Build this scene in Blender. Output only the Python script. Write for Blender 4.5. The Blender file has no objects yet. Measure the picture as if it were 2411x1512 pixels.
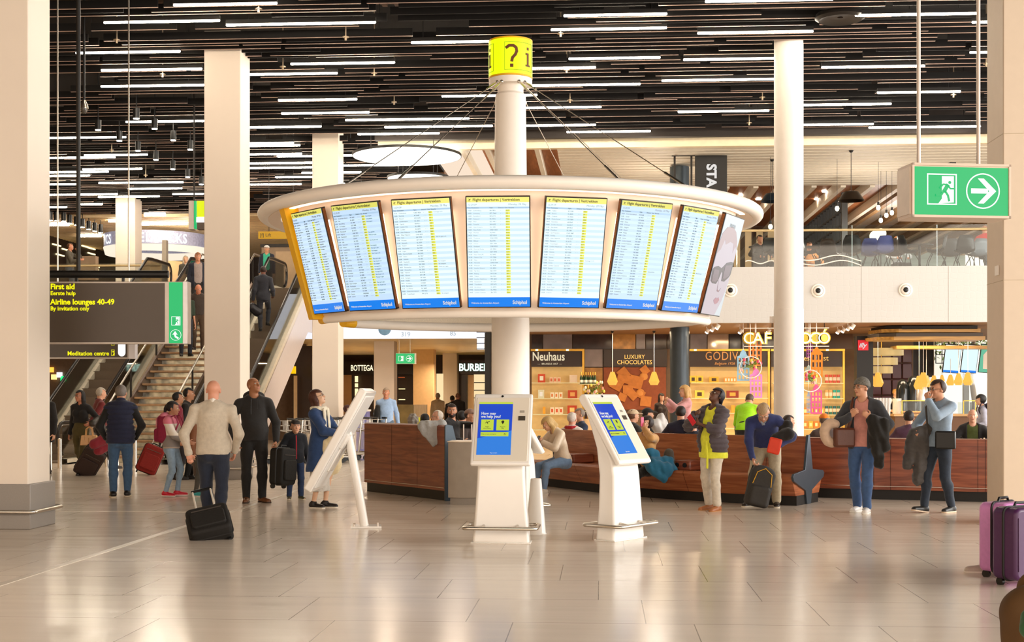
import bpy, math, random
import numpy as np
from mathutils import Vector, Matrix
random.seed(7)
SC = bpy.context.scene
COL = SC.collection
# ---------------------------------------------------------------- camera
FPX, CX, HY, CH = 3200.0, 1205.5, 930.0, 1.58      # focal length and horizon in photo pixels, eye height
PHI = math.atan((1415-CX)/FPX)
FW = Vector((-math.sin(PHI), math.cos(PHI), 0)); RT = Vector((math.cos(PHI), math.sin(PHI), 0))
cam_d = bpy.data.cameras.new('camera'); cam = bpy.data.objects.new('camera', cam_d); COL.objects.link(cam)
cam_d.sensor_width = 36; cam_d.lens = 36*FPX/2411; cam_d.shift_y = (HY-756)/2411; cam_d.clip_end = 300
cam.location = (0, 0, CH); cam.rotation_euler = (math.pi/2, 0, PHI)
SC.camera = cam
# ---------------------------------------------------------------- world, light, exposure
W = bpy.data.worlds.new('world'); SC.world = W; W.use_nodes = True
nt = W.node_tree; nt.nodes.clear()
wo = nt.nodes.new('ShaderNodeOutputWorld'); bg = nt.nodes.new('ShaderNodeBackground')
tc = nt.nodes.new('ShaderNodeTexCoord'); sx = nt.nodes.new('ShaderNodeSeparateXYZ')
mr = nt.nodes.new('ShaderNodeMapRange'); mr.inputs[1].default_value = -1; mr.inputs[2].default_value = 1
cr = nt.nodes.new('ShaderNodeValToRGB')
cr.color_ramp.elements[0].position = 0.0; cr.color_ramp.elements[0].color = (0.42, 0.32, 0.24, 1)
cr.color_ramp.elements[1].position = 1.0; cr.color_ramp.elements[1].color = (3.3, 3.25, 3.1, 1)
e = cr.color_ramp.elements.new(0.5); e.color = (0.92, 0.74, 0.58, 1)
e = cr.color_ramp.elements.new(0.75); e.color = (1.5, 1.4, 1.25, 1)
nt.links.new(tc.outputs['Generated'], sx.inputs[0]); nt.links.new(sx.outputs[0], mr.inputs[0])
nt.links.new(mr.outputs[0], cr.inputs[0])
m2 = nt.nodes.new('ShaderNodeMapRange'); m2.inputs[1].default_value = .25; m2.inputs[2].default_value = -1; nt.links.new(sx.outputs[1], m2.inputs[0])
mx = nt.nodes.new('ShaderNodeMix'); mx.data_type = 'RGBA'; mx.blend_type = 'ADD'; mx.inputs[7].default_value = (1.55, 1.26, 1.0, 1)      # the hall behind the camera
nt.links.new(m2.outputs[0], mx.inputs[0]); nt.links.new(cr.outputs[0], mx.inputs[6]); nt.links.new(mx.outputs[2], bg.inputs[0])
bg.inputs[1].default_value = 1.0
nt.links.new(bg.outputs[0], wo.inputs[0])
VS = SC.view_settings
VS.view_transform = 'Standard'; VS.look = 'None'; VS.gamma = 1.0; VS.use_curve_mapping = False
VS.exposure = 0.17
SC.cycles.max_bounces = 7; SC.cycles.diffuse_bounces = 3; SC.cycles.glossy_bounces = 3
SC.cycles.transmission_bounces = 6; SC.cycles.transparent_max_bounces = 40
SC.cycles.caustics_reflective = False; SC.cycles.caustics_refractive = False
SC.cycles.sample_clamp_indirect = 4.0
def lamp(name, kind, loc, power, color, **kw):
    ld = bpy.data.lights.new(name, kind); ld.energy = power; ld.color = color
    tgt = kw.pop('target', None)
    for k, v in kw.items(): setattr(ld, k, v)
    o = bpy.data.objects.new(name, ld); o.location = loc; COL.objects.link(o)
    if tgt is not None:
        o.rotation_euler = (Vector(tgt)-Vector(loc)).to_track_quat('-Z', 'Y').to_euler()
    return o
# daylight from the glazed side of the hall to the right
lamp('window_daylight', 'AREA', (17.5, 18, 4.6), 2700, (1.0, 0.98, 0.95), shape='RECTANGLE', size=28, size_y=5, target=(-6, 19.5, 3.5))
# shop and cafe downlights under the gallery, shops under the left gallery, upper floors
for q, (x, y, z, p, c) in enumerate([(1.5, 37.5, 3.1, 130, (1, .74, .45)), (5, 37.5, 3.1, 130, (1, .74, .45)), (8.5, 37.5, 3.1, 110, (1, .8, .55)),
        (-5.5, 40, 2.9, 120, (1, .76, .5)), (-5, 52, 2.6, 160, (1, .76, .5)), (-9.5, 53, 2.6, 200, (1, .76, .5)), (-13.5, 30, 3.1, 60, (1, .8, .6)),
        (1.5, 37, 6.2, 100, (1, .88, .74)), (7, 37.5, 6.0, 100, (1, .9, .78)), (-4, 37, 6.2, 80, (1, .82, .64)), (9.5, 46, 6.2, 200, (1, .9, .8)), (2, 46, 6.2, 120, (1, .8, .6)),
        (-15, 49, 7.2, 110, (1, .8, .6)), (-11, 40, 7.3, 110, (1, .8, .6)), (-7, 44, 7.2, 90, (1, .8, .6))]):
    lamp('downlight', 'AREA', (x, y, z+.2), p, c, shape='RECTANGLE', size=2.6, size_y=.5) if z < 3.5 else lamp('downlight', 'POINT', (x, y, z), p, c, shadow_soft_size=.3)
# ---------------------------------------------------------------- pixel helpers (pixel -> place in the hall)
def P(px, py, d):
    return Vector((0, 0, CH)) + FW*d + RT*((px-CX)/FPX*d) + Vector((0, 0, (HY-py)/FPX*d))
def ray(px, py): return FW + RT*((px-CX)/FPX) + Vector((0, 0, (HY-py)/FPX))
def G(px, py, z=0.0):
    r = ray(px, py); t = (z-CH)/r.z; return Vector((0, 0, CH)) + r*t
def PY(px, py, Y):
    r = ray(px, py); return Vector((0, 0, CH)) + r*(Y/r.y)
# ---------------------------------------------------------------- materials
def lin(c):
    if isinstance(c, str): c = tuple(int(c[i:i+2], 16)/255 for i in (0, 2, 4))
    return tuple(v/12.92 if v <= .04045 else ((v+.055)/1.055)**2.4 for v in c[:3])
MATS = {}
def mat(name, col, rough=.6, metal=0., emit=0., ecol=None, var=.06, scale=8., bump=0., alpha=1., trans=0., spec=.5, stretch=(1, 1, 1), coat=0., sheen=0., ior=1.45):
    if name in MATS: return MATS[name]
    m = bpy.data.materials.new(name); m.use_nodes = True; t = m.node_tree; b = t.nodes['Principled BSDF']
    c = lin(col)
    b.inputs['Roughness'].default_value = rough; b.inputs['Metallic'].default_value = metal
    b.inputs['Specular IOR Level'].default_value = spec; b.inputs['IOR'].default_value = ior
    b.inputs['Base Color'].default_value = (*c, 1)
    if var or bump:
        tx = t.nodes.new('ShaderNodeTexCoord'); mp = t.nodes.new('ShaderNodeMapping'); mp.inputs['Scale'].default_value = stretch
        n = t.nodes.new('ShaderNodeTexNoise'); n.inputs['Scale'].default_value = scale; n.inputs['Detail'].default_value = 3
        t.links.new(tx.outputs['Object'], mp.inputs[0]); t.links.new(mp.outputs[0], n.inputs[0])
        if var:
            r = t.nodes.new('ShaderNodeMix'); r.data_type = 'RGBA'
            r.inputs[6].default_value = (*[max(0, v*(1-var*2)) for v in c], 1); r.inputs[7].default_value = (*[min(1, v*(1+var*2)) for v in c], 1)
            t.links.new(n.outputs[0], r.inputs[0]); t.links.new(r.outputs[2], b.inputs['Base Color'])
        if bump:
            bu = t.nodes.new('ShaderNodeBump'); bu.inputs['Strength'].default_value = bump; bu.inputs['Distance'].default_value = .02
            t.links.new(n.outputs[0], bu.inputs['Height']); t.links.new(bu.outputs[0], b.inputs['Normal'])
    if emit:
        if emit > .4: b.inputs['Base Color'].default_value = (*[v*.10 for v in c], 1)
        if var == 0 or emit > .4:
            for l_ in list(t.links):
                if l_.to_socket == b.inputs['Base Color']: t.links.remove(l_)
        b.inputs['Emission Color'].default_value = (*lin(ecol or col), 1); b.inputs['Emission Strength'].default_value = emit/1.07
    if alpha < 1: b.inputs['Alpha'].default_value = alpha
    if trans: b.inputs['Transmission Weight'].default_value = trans
    if coat: b.inputs['Coat Weight'].default_value = coat; b.inputs['Coat Roughness'].default_value = .08
    if sheen: b.inputs['Sheen Weight'].default_value = sheen
    MATS[name] = m; return m
def glass(name, tint, alpha=.16, rough=.03):
    if name in MATS: return MATS[name]
    m = bpy.data.materials.new(name); m.use_nodes = True; t = m.node_tree; t.nodes.clear()
    o = t.nodes.new('ShaderNodeOutputMaterial'); tr = t.nodes.new('ShaderNodeBsdfTransparent'); gl = t.nodes.new('ShaderNodeBsdfGlossy')
    mx = t.nodes.new('ShaderNodeMixShader'); fr = t.nodes.new('ShaderNodeFresnel'); ad = t.nodes.new('ShaderNodeMath'); ad.operation = 'MULTIPLY_ADD'
    tr.inputs[0].default_value = (*[1-(1-v)*alpha*2 for v in lin(tint)], 1); gl.inputs['Roughness'].default_value = rough
    ad.inputs[1].default_value = .8; ad.inputs[2].default_value = .02
    t.links.new(fr.outputs[0], ad.inputs[0]); t.links.new(ad.outputs[0], mx.inputs[0])
    t.links.new(tr.outputs[0], mx.inputs[1]); t.links.new(gl.outputs[0], mx.inputs[2]); t.links.new(mx.outputs[0], o.inputs[0])
    MATS[name] = m; return m
def wood(name, c1, c2, scale=3., stretch=(1, 1, 8), rough=.35, bump=.1):
    if name in MATS: return MATS[name]
    m = bpy.data.materials.new(name); m.use_nodes = True; t = m.node_tree; b = t.nodes['Principled BSDF']
    tx = t.nodes.new('ShaderNodeTexCoord'); mp = t.nodes.new('ShaderNodeMapping'); mp.inputs['Scale'].default_value = stretch
    n = t.nodes.new('ShaderNodeTexNoise'); n.inputs['Scale'].default_value = scale; n.inputs['Detail'].default_value = 6; n.inputs['Distortion'].default_value = 1.2
    r = t.nodes.new('ShaderNodeValToRGB'); r.color_ramp.elements[0].position = .35; r.color_ramp.elements[1].position = .68
    r.color_ramp.elements[0].color = (*lin(c1), 1); r.color_ramp.elements[1].color = (*lin(c2), 1)
    t.links.new(tx.outputs['Object'], mp.inputs[0]); t.links.new(mp.outputs[0], n.inputs[0]); t.links.new(n.outputs[0], r.inputs[0])
    t.links.new(r.outputs[0], b.inputs['Base Color']); b.inputs['Roughness'].default_value = rough
    if bump:
        bu = t.nodes.new('ShaderNodeBump'); bu.inputs['Strength'].default_value = bump; bu.inputs['Distance'].default_value = .01
        t.links.new(n.outputs[0], bu.inputs['Height']); t.links.new(bu.outputs[0], b.inputs['Normal'])
    MATS[name] = m; return m
# ---------------------------------------------------------------- object helpers
def tag(o, label=None, cat=None, group=None, kind=None):
    if label: o['label'] = label
    if cat: o['category'] = cat
    if group: o['group'] = group
    if kind: o['kind'] = kind
    return o
def empty(name, loc=(0, 0, 0), rz=0., label=None, cat=None, group=None):
    o = bpy.data.objects.new(name, None); COL.objects.link(o); o.location = loc; o.rotation_euler = (0, 0, rz); o.empty_display_size = .1
    return tag(o, label, cat, group)
class MB:
    def __init__(s): s.v = []; s.f = []; s.m = []; s.mi = 0
    def add(s, vs, fs, M=None):
        n = len(s.v)
        s.v += [tuple(M @ Vector(v)) if M is not None else tuple(v) for v in vs]
        s.f += [tuple(i+n for i in f) for f in fs]; s.m += [s.mi]*len(fs); return s
    def box(s, c, d, rz=0., M=None):
        x, y, z = d[0]/2, d[1]/2, d[2]/2
        vs = [(i*x, j*y, k*z) for i in (-1, 1) for j in (-1, 1) for k in (-1, 1)]
        T = Matrix.Translation(c) @ Matrix.Rotation(rz, 4, 'Z')
        if M is not None: T = M @ T
        return s.add(vs, [(0, 1, 3, 2), (4, 6, 7, 5), (0, 4, 5, 1), (2, 3, 7, 6), (0, 2, 6, 4), (1, 5, 7, 3)], T)
    def box2(s, a, b, M=None):
        return s.box([(a[i]+b[i])/2 for i in range(3)], [abs(a[i]-b[i]) for i in range(3)], M=M)
    def cyl(s, a, b, r, r2=None, n=16, caps=True):
        a = Vector(a); b = Vector(b); r2 = r if r2 is None else r2
        q = (b-a).to_track_quat('Z', 'Y').to_matrix()
        vs = []
        for p, rr in ((a, r), (b, r2)):
            for i in range(n):
                t = 2*math.pi*i/n; vs.append(p + q @ Vector((rr*math.cos(t), rr*math.sin(t), 0)))
        fs = [(i, (i+1) % n, n+(i+1) % n, n+i) for i in range(n)]
        if caps: fs += [tuple(range(n))[::-1], tuple(range(n, 2*n))]
        return s.add(vs, fs)
    def tube(s, pts, r, n=10, closed=False, flat=1.0):
        pts = [Vector(p) for p in pts]; N = len(pts); rings = []
        up = Vector((0, 0, 1)); prev = None
        for i, p in enumerate(pts):
            if closed: t = pts[(i+1) % N]-pts[i-1]
            else: t = pts[min(i+1, N-1)]-pts[max(i-1, 0)]
            t.normalize()
            if prev is None:
                u = t.cross(up)
                if u.length < .1: u = t.cross(Vector((1, 0, 0)))
            else: u = prev - t*prev.dot(t)
            u.normalize(); w = t.cross(u); prev = u
            rr = r[i] if isinstance(r, (list, tuple)) else r
            rings.append([p + u*rr*math.cos(2*math.pi*k/n) + w*rr*flat*math.sin(2*math.pi*k/n) for k in range(n)])
        vs = [v for R in rings for v in R]; fs = []
        for i in range(N if closed else N-1):
            j = (i+1) % N
            for k in range(n): fs.append((i*n+k, i*n+(k+1) % n, j*n+(k+1) % n, j*n+k))
        if not closed: fs += [tuple(range(n))[::-1], tuple(range((N-1)*n, N*n))]
        return s.add(vs, fs)
    def lathe(s, prof, c=(0, 0, 0), n=48, a0=0., a1=2*math.pi, closed=False):
        full = abs(a1-a0-2*math.pi) < 1e-4; K = n if full else n+1; m = len(prof); vs = []
        for i in range(K):
            a = a0+(a1-a0)*i/n
            for r, z in prof: vs.append((c[0]+r*math.cos(a), c[1]+r*math.sin(a), c[2]+z))
        fs = []; mm = m if closed else m-1
        for i in range(n):
            j = (i+1) % K
            for k in range(mm): fs.append((i*m+k, j*m+k, j*m+(k+1) % m, i*m+(k+1) % m))
        if closed and not full: fs += [tuple(range(m)), tuple(range((K-1)*m, K*m))[::-1]]
        return s.add(vs, fs)
    def prism(s, poly, t0, t1, M=None, s0=1., s1=1.):
        n = len(poly)     # polygon in XZ of frame M, extruded along Y
        vs = [(x, t0, z) for x, z in poly]+[(x, t1, z) for x, z in poly]
        fs = [tuple(range(n)), tuple(range(n, 2*n))[::-1]]+[(i, n+i, n+(i+1) % n, (i+1) % n) for i in range(n)]
        return s.add(vs, fs, M)
    def ell(s, c, r, n=16, m=10, M=None):
        vs = []; fs = []
        for i in range(m+1):
            a = math.pi*i/m
            for j in range(n):
                b = 2*math.pi*j/n; vs.append((c[0]+r[0]*math.sin(a)*math.cos(b), c[1]+r[1]*math.sin(a)*math.sin(b), c[2]+r[2]*math.cos(a)))
        for i in range(m):
            for j in range(n): fs.append((i*n+j, (i+1)*n+j, (i+1)*n+(j+1) % n, i*n+(j+1) % n))
        return s.add(vs, fs, M)
    def build(s, name, mt, parent=None, bevel=0., smooth=True, label=None, cat=None, group=None, kind=None, loc=None, seg=2):
        me = bpy.data.meshes.new(name); me.from_pydata(s.v, [], s.f); me.validate(); me.update()
        for x in (mt if isinstance(mt, (list, tuple)) else [mt]): me.materials.append(x)
        if isinstance(mt, (list, tuple)) and len(me.polygons) == len(s.m): me.polygons.foreach_set('material_index', s.m)
        import bmesh
        b = bmesh.new(); b.from_mesh(me); bmesh.ops.recalc_face_normals(b, faces=b.faces); b.to_mesh(me); b.free()
        if smooth:
            me.polygons.foreach_set('use_smooth', [True]*len(me.polygons)); me.set_sharp_from_angle(angle=.7)
        o = bpy.data.objects.new(name, me); COL.objects.link(o)
        if parent is not None: o.parent = parent
        if loc is not None: o.location = loc
        if bevel:
            md = o.modifiers.new('bevel', 'BEVEL'); md.width = bevel; md.segments = seg; md.limit_method = 'ANGLE'; md.angle_limit = .6
        return tag(o, label, cat, group, kind)
def T(*a): return Matrix.Translation(a)
def RX(a): return Matrix.Rotation(a, 4, 'X')
def RY(a): return Matrix.Rotation(a, 4, 'Y')
def RZ(a): return Matrix.Rotation(a, 4, 'Z')
def text(body, size, M, mt, parent=None, name='lettering', bold=0., align='LEFT', extr=.0008, sx=1., shear=0., sp=1., ls=1., **kw):
    """lettering standing in the XZ plane of frame M, reading from -Y"""
    c = bpy.data.curves.new(name, 'FONT'); c.body = body; c.size = size; c.align_x = align; c.extrude = extr; c.offset = bold; c.shear = shear
    c.space_character = sp; c.space_line = ls; c.resolution_u = 3; c.materials.append(mt)
    t_ = bpy.data.objects.new(name, c); me = bpy.data.meshes.new_from_object(t_); me.name = name
    bpy.data.objects.remove(t_); o = bpy.data.objects.new(name, me); COL.objects.link(o)
    if parent is not None: o.parent = parent
    o.matrix_local = M @ RX(math.pi/2) @ Matrix.Diagonal((sx, 1, 1, 1))
    return tag(o, **kw)
def copy_tree(o, parent=None):
    c = o.copy(); COL.objects.link(c); c.parent = parent
    for ch in o.children: copy_tree(ch, c)
    return c
ORD = 'first second third fourth fifth sixth seventh eighth ninth tenth eleventh twelfth thirteenth fourteenth fifteenth sixteenth seventeenth eighteenth nineteenth twentieth twenty-first twenty-second twenty-third twenty-fourth'.split()
# common materials
M_WHITE = mat('white_paint', 'f4ece2', .45, var=.015)
M_PILLAR = mat('pillar_paint', 'efe0cf', .55, var=.02, scale=1.5)
M_GLOSS = mat('white_gloss_plastic', 'f6f1ea', .22, var=.01, coat=.4)
M_STEEL = mat('brushed_steel', 'cfc6ba', .28, 1., var=.05, scale=30)
M_DSTEEL = mat('dark_metal', '2b2724', .45, .6)
M_BLACK = mat('black_paint', '15120f', .5)
M_BLACKPL = mat('black_plastic', '121110', .4)
M_LED = mat('lamp_tube', 'fff2dc', .4, emit=56., ecol='fff0d8', var=0)
M_YELL = mat('yellow_paint', 'f2b705', .4, var=.02)
M_BRASS = mat('brushed_brass', 'd8a648', .3, .9)
M_CREAM = mat('cream_ceiling', 'e6d2b0', .6)
M_GREY = mat('grey_laminate', '8f857a', .55, bump=.03, scale=60)
M_GLASS = glass('clear_glass', 'd4e6df', .12)
M_TXTW = mat('white_letters', 'ffffff', .5, emit=.6, ecol='ffffff', var=0)
M_TXTD = mat('dark_letters', '2c2620', .6, var=0)
# ================================================================ FLOOR
def floor_mat():
    m = bpy.data.materials.new('stone_tiles'); m.use_nodes = True; t = m.node_tree; b = t.nodes['Principled BSDF']
    N = t.nodes.new; L = t.links.new
    tx = N('ShaderNodeTexCoord'); sp = N('ShaderNodeSeparateXYZ'); L(tx.outputs['Object'], sp.inputs[0])
    def mth(op, a, bb=None, c=None):
        n = N('ShaderNodeMath'); n.operation = op
        for i, v in enumerate((a, bb, c)):
            if v is None: continue
            if isinstance(v, (int, float)): n.inputs[i].default_value = v
            else: L(v, n.inputs[i])
        return n.outputs[0]
    ry = mth('DIVIDE', mth('ADD', sp.outputs[1], -0.82), 1.075)     # rows across the hall
    row = mth('FLOOR', ry); fy = mth('FRACT', ry)
    rx = mth('DIVIDE', mth('ADD', mth('ADD', sp.outputs[0], 3.44+12.5), mth('MULTIPLY', mth('ADD', row, -8), .33)), 1.25)
    colm = mth('FLOOR', rx); fx = mth('FRACT', rx)
    ln = mth('MAXIMUM', mth('GREATER_THAN', mth('ABSOLUTE', mth('ADD', fy, -.5)), .5-.0035), mth('GREATER_THAN', mth('ABSOLUTE', mth('ADD', fx, -.5)), .5-.003))
    cb = N('ShaderNodeCombineXYZ'); L(row, cb.inputs[0]); L(colm, cb.inputs[1])
    wn = N('ShaderNodeTexWhiteNoise'); L(cb.outputs[0], wn.inputs[0])
    mp = N('ShaderNodeMapping'); mp.inputs['Scale'].default_value = (.35, 2.2, 1); L(tx.outputs['Object'], mp.inputs[0])
    n1 = N('ShaderNodeTexNoise'); n1.inputs['Scale'].default_value = 2.4; n1.inputs['Detail'].default_value = 5; L(mp.outputs[0], n1.inputs[0])
    v = mth('ADD', mth('MULTIPLY', wn.outputs[0], .05), mth('MULTIPLY', n1.outputs[0], .09))
    hs = N('ShaderNodeMix'); hs.data_type = 'RGBA'; hs.inputs[6].default_value = (*lin('d0beaa'), 1); hs.inputs[7].default_value = (*lin('f4e4d2'), 1)
    L(mth('ADD', mth('MULTIPLY', v, 3.2), .25), hs.inputs[0])
    mx = N('ShaderNodeMix'); mx.data_type = 'RGBA'; L(mth('MULTIPLY', ln, .75), mx.inputs[0]); L(hs.outputs[2], mx.inputs[6]); mx.inputs[7].default_value = (*lin('5b4c3f'), 1)
    L(mx.outputs[2], b.inputs['Base Color'])
    L(mth('ADD', mth('MULTIPLY', n1.outputs[0], .12), .12), b.inputs['Roughness'])
    b.inputs['Specular IOR Level'].default_value = .40
    bu = N('ShaderNodeBump'); bu.inputs['Strength'].default_value = .05; bu.inputs['Distance'].default_value = .01; L(n1.outputs[0], bu.inputs['Height']); L(bu.outputs[0], b.inputs['Normal'])
    return m
MB().box2((-22, -4, -.1), (24, 64, 0)).build('floor', floor_mat(), kind='structure')
M_STRIP = mat('joint_strip', 'd9cbb9', .3)
MB().box2((-5.03, 4, -.01), (-4.95, 30, .003)).build('trim_1', M_STRIP, kind='structure')
MB().box2((-9.0, 17.97, -.01), (-5.04, 18.0, .003)).build('trim_2', M_STRIP, kind='structure')
# ================================================================ CEILING with slats (one continuous slatted ceiling)
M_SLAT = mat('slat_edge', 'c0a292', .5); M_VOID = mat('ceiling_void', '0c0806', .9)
def slats(mb, x0, x1, y0, y1, z, step, seed, h=.14, w=.035, gaps=.28, ml=1.5, mxl=6.):
    r = random.Random(seed); y = y0
    while y < y1:
        x = x0 - r.random()*4
        while x < x1:
            L = r.uniform(ml, mxl); xa = max(x0, x); xb = min(x1, x+L)
            if r.random() > gaps and xb > xa+.2:
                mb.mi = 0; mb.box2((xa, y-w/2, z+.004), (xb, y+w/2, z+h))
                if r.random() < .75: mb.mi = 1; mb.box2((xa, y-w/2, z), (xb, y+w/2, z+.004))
            x += L + r.uniform(.05, .5)
        y += step*r.choice((1, 1, 1, .6, 1.4))
c = MB(); c.mi = 0
c.box2((-24, -4, 9.4), (16, 33.4, 9.5)); c.box2((-24, 33.4, 9.4), (-5.5, 47.5, 9.5))
slats(c, -24, 16, 17.5, 33.2, 8.0, .27, 3); slats(c, -24, -5.5, 33.3, 47.4, 8.0, .27, 5)
c.build('ceiling', [M_VOID, M_SLAT], kind='structure', smooth=False)
# ducts above the slats that show through the gaps
M_DUCT = mat('duct_metal', '8a6f5c', .4, .7)
d = MB(); d.cyl((-20, 22.6, 9.1), (15, 22.6, 9.1), .28, n=20); d.build('air_duct', M_DUCT, label='round metal air duct above the dark ceiling slats', cat='duct')
d = MB(); d.box2((-16, 25.9, 9.2), (14, 26.3, 9.4))
for k in range(120): d.box2((-16+k*.25, 25.9, 9.15), (-15.9+k*.25, 26.3, 9.2))
d.build('cable_tray', M_DUCT, label='ribbed metal cable tray seen between the ceiling slats behind the yellow drum sign', cat='cable tray')
d = MB(); d.lathe([(.05, .0), (.20, .01), (.36, -.05), (.42, -.01), (.40, .06), (.05, .08)], n=32)
v = d.build('ceiling_vent', M_DSTEEL, label='round swirl ceiling vent near the long lamp above the exit sign', cat='vent', loc=P(1978, 45, 23.0)); v.location.z = 7.97
# linear lamps, placed where the photo shows them
LED = [(408,653,10),(244,518,51),(532,885,56),(178,425,123),(238,476,164),(237,481,202),(296,481,286),(100,297,324),(198,348,365),(100,272,371),(194,335,398),(100,256,405),(100,212,414),(232,432,430),(100,182,434),(301,429,444),(100,277,458),(231,376,463),(406,480,457),(100,158,488),(190,242,481),
 (575,795,174),(684,930,149),(655,841,235),(662,870,266),(575,757,299),(813,1105,281),(905,1160,298),(842,1035,315),(575,692,337),(575,707,343),(575,711,363),(652,745,368),(575,745,384),(575,745,395),(710,745,407),(648,745,417),(800,830,366),(800,961,389),(800,851,406),(800,851,433),(575,710,434),(968,1156,99),(1040,1172,226),
 (1327,1571,35),(1297,1570,68),(1642,1915,76),(1660,1962,1),(1339,1555,137),(1609,1830,139),(1250,1403,160),(1558,1830,188),(1230,1508,200),(1230,1265,224),(1230,1416,253),(1596,1811,262),(1230,1403,295),(1334,1532,310),
 (2013,2302,34),(2288,2380,52),(1934,2178,157),(2283,2380,123),(2065,2262,217),(1885,2099,246),(1885,2057,293),(2045,2309,299)]
ZON = ((480, 'between the two nearest square pillars'), (1000, 'between the second square pillar and pylon'), (1240, 'close to the yellow drum'), (1830, 'between the pylon and round white column'), (9999, 'between round white column and right pillar'))
def zone(x): return next(i for i, q in enumerate(ZON) if x < q[0])
def zlabel(what, pts):
    by = {}
    for i, (x, y) in enumerate(pts): by.setdefault(zone(x), []).append((y, x, i))
    out = {}
    for z_, l in by.items():
        for k, (y, x, i) in enumerate(sorted(l)): out[i] = what+' '+ZON[z_][1]+', '+ORD[k]+' from the top'
    return out
LL = zlabel('white ceiling tube lamp', [((a+b)/2, y) for a, b, y in LED])
for li, (xa, xb, y) in enumerate(LED):
    z = 7.93; m = G((xa+xb)/2, y, z); a = PY(xa, y, m.y).x; b_ = PY(xb, y, m.y).x
    w = MB(); L = (b_-a)/2; R = .013+.00032*m.y
    w.cyl((-L+R, 0, 0), (L-R, 0, 0), R, n=8); w.ell((-L+R, 0, 0), (R, R, R), 8, 6); w.ell((L-R, 0, 0), (R, R, R), 8, 6)
    o = empty('linear_lamp', ((a+b_)/2, m.y, z), 0, LL[li], 'ceiling lamp', 'linear lamps in the slatted ceiling')
    w.build('lamp_tube', M_LED, o)
    h = MB(); h.box2((-L, -.03, R*.8), (L, .03, R*.8+.07)); h.build('housing', M_BLACK, o, smooth=False)
    for t in (-.7, .7): MB().cyl((L*t, 0, .06), (L*t, 0, 9.42-z), .008, n=6).build('hanger', M_BLACK, o)
# sprinklers
M_SPR = mat('sprinkler_metal', 'c9b59a', .3, .8)
sp0 = None
SPR = [(275,95),(383,176),(609,22),(814,88),(1320,80),(1334,166),(881,173),(1795,230),(1764,290),(2322,151),(2245,224),(666,158),(343,413),(1342,237),(263,354),(928,241)]
SL = zlabel('small pale ceiling sprinkler', SPR)
for si, (x, y) in enumerate(SPR):
    p = G(x, y, 7.9)
    if sp0 is None:
        s_ = MB(); s_.cyl((0, 0, 0), (0, 0, 1.51), .012, n=6); s_.cyl((0, 0, 0), (0, 0, .012), .06, n=12); s_.cyl((0, 0, -.05), (0, 0, 0), .02, n=8)
        o = s_.build('sprinkler', M_SPR); sp0 = o
    else: o = sp0.copy(); COL.objects.link(o)
    o.location = p; tag(o, SL[si], 'sprinkler', 'sprinklers under the slatted ceiling')
# fascia at the edge of the hall ceiling and the upper gallery ceilings
MB().box2((-5.6, 33.4, 7.9), (16, 33.6, 9.5)).build('trim_3', mat('dark_fascia', '2a211b', .6), kind='structure')
MB().box2((-5.6, 33.9, 7.74), (16, 34.1, 8.1)).build('trim_4', mat('cream_fascia', 'f0dfba', .5), kind='structure')
M_BEAM = mat('cream_beam', 'ded4c0', .6); M_WOODP = wood('orange_wood', '8f5732', 'ad6f43', 2., (6, .6, 1), .5, 0)
cb = MB(); cb.mi = 0; cb.box2((-3.1, 34.1, 7.98), (-1.05, 62, 8.05)); cb.box2((-1.1, 40.6, 7.98), (9.0, 62, 8.05))
cb.mi = 2; cb.box2((9.0, 40.6, 7.98), (24, 62, 8.05))
cb.mi = 1
for k in range(16):      # ribbed cream ceiling
    y = 34.1+k*.41; cb.box2((-1.1, y, 7.75+.0*k), (16, y+.30, 7.8)); cb.box2((-1.1, y+.30, 7.80), (16, y+.41, 7.84))
for k in range(7): cb.box2((-5.45+k*.63, 34.1, 7.74), (-5.33+k*.63, 35.6 if k < 3 else 50, 7.98))
for k in range(12): cb.box2((-.6+k*.85, 40.6, 7.7), (-.45+k*.85, 62, 7.98))
cb.mi = 3
for k in range(10): cb.box2((9.1+k*.95, 40.6, 7.72), (9.28+k*.95, 62, 7.98))
cb.build('ceiling_upper', [M_WOODP, M_BEAM, mat('white_panel', 'f2ece0', .5), wood('beam_wood', '8a6844', 'a8845a', 2., (3, .4, 1), .5, 0)], kind='structure', smooth=False)
# luminous round skylights
for (x, y, r, lb) in [(958, 369, 1.36, 'large round glowing skylight disc beyond the cream fascia'), (985, 421, .85, 'smaller round glowing skylight disc just above the ring of screens')]:
    p = G(x, y, 7.60); o = empty('round_skylight', p, 0, lb, 'skylight')
    MB().lathe([(.001, .0), (r, .0), (r, .04), (.001, .04)], n=64).build('glowing_panel', mat('skylight_glow', 'ffffff', .5, emit=3.2, ecol='fff6e6', var=0), o)
    MB().lathe([(r, .0), (r+.02, .0), (r+.02, .06), (r, .06)], n=64, closed=True).build('rim', M_BLACK, o)
    for t in (.8, 2.4, 3.9, 5.5): MB().cyl((r*.8*math.cos(t), r*.8*math.sin(t), .04), (r*.8*math.cos(t), r*.8*math.sin(t), 9.42-7.6), .01, n=6).build('hanger', M_BLACK, o)
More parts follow.
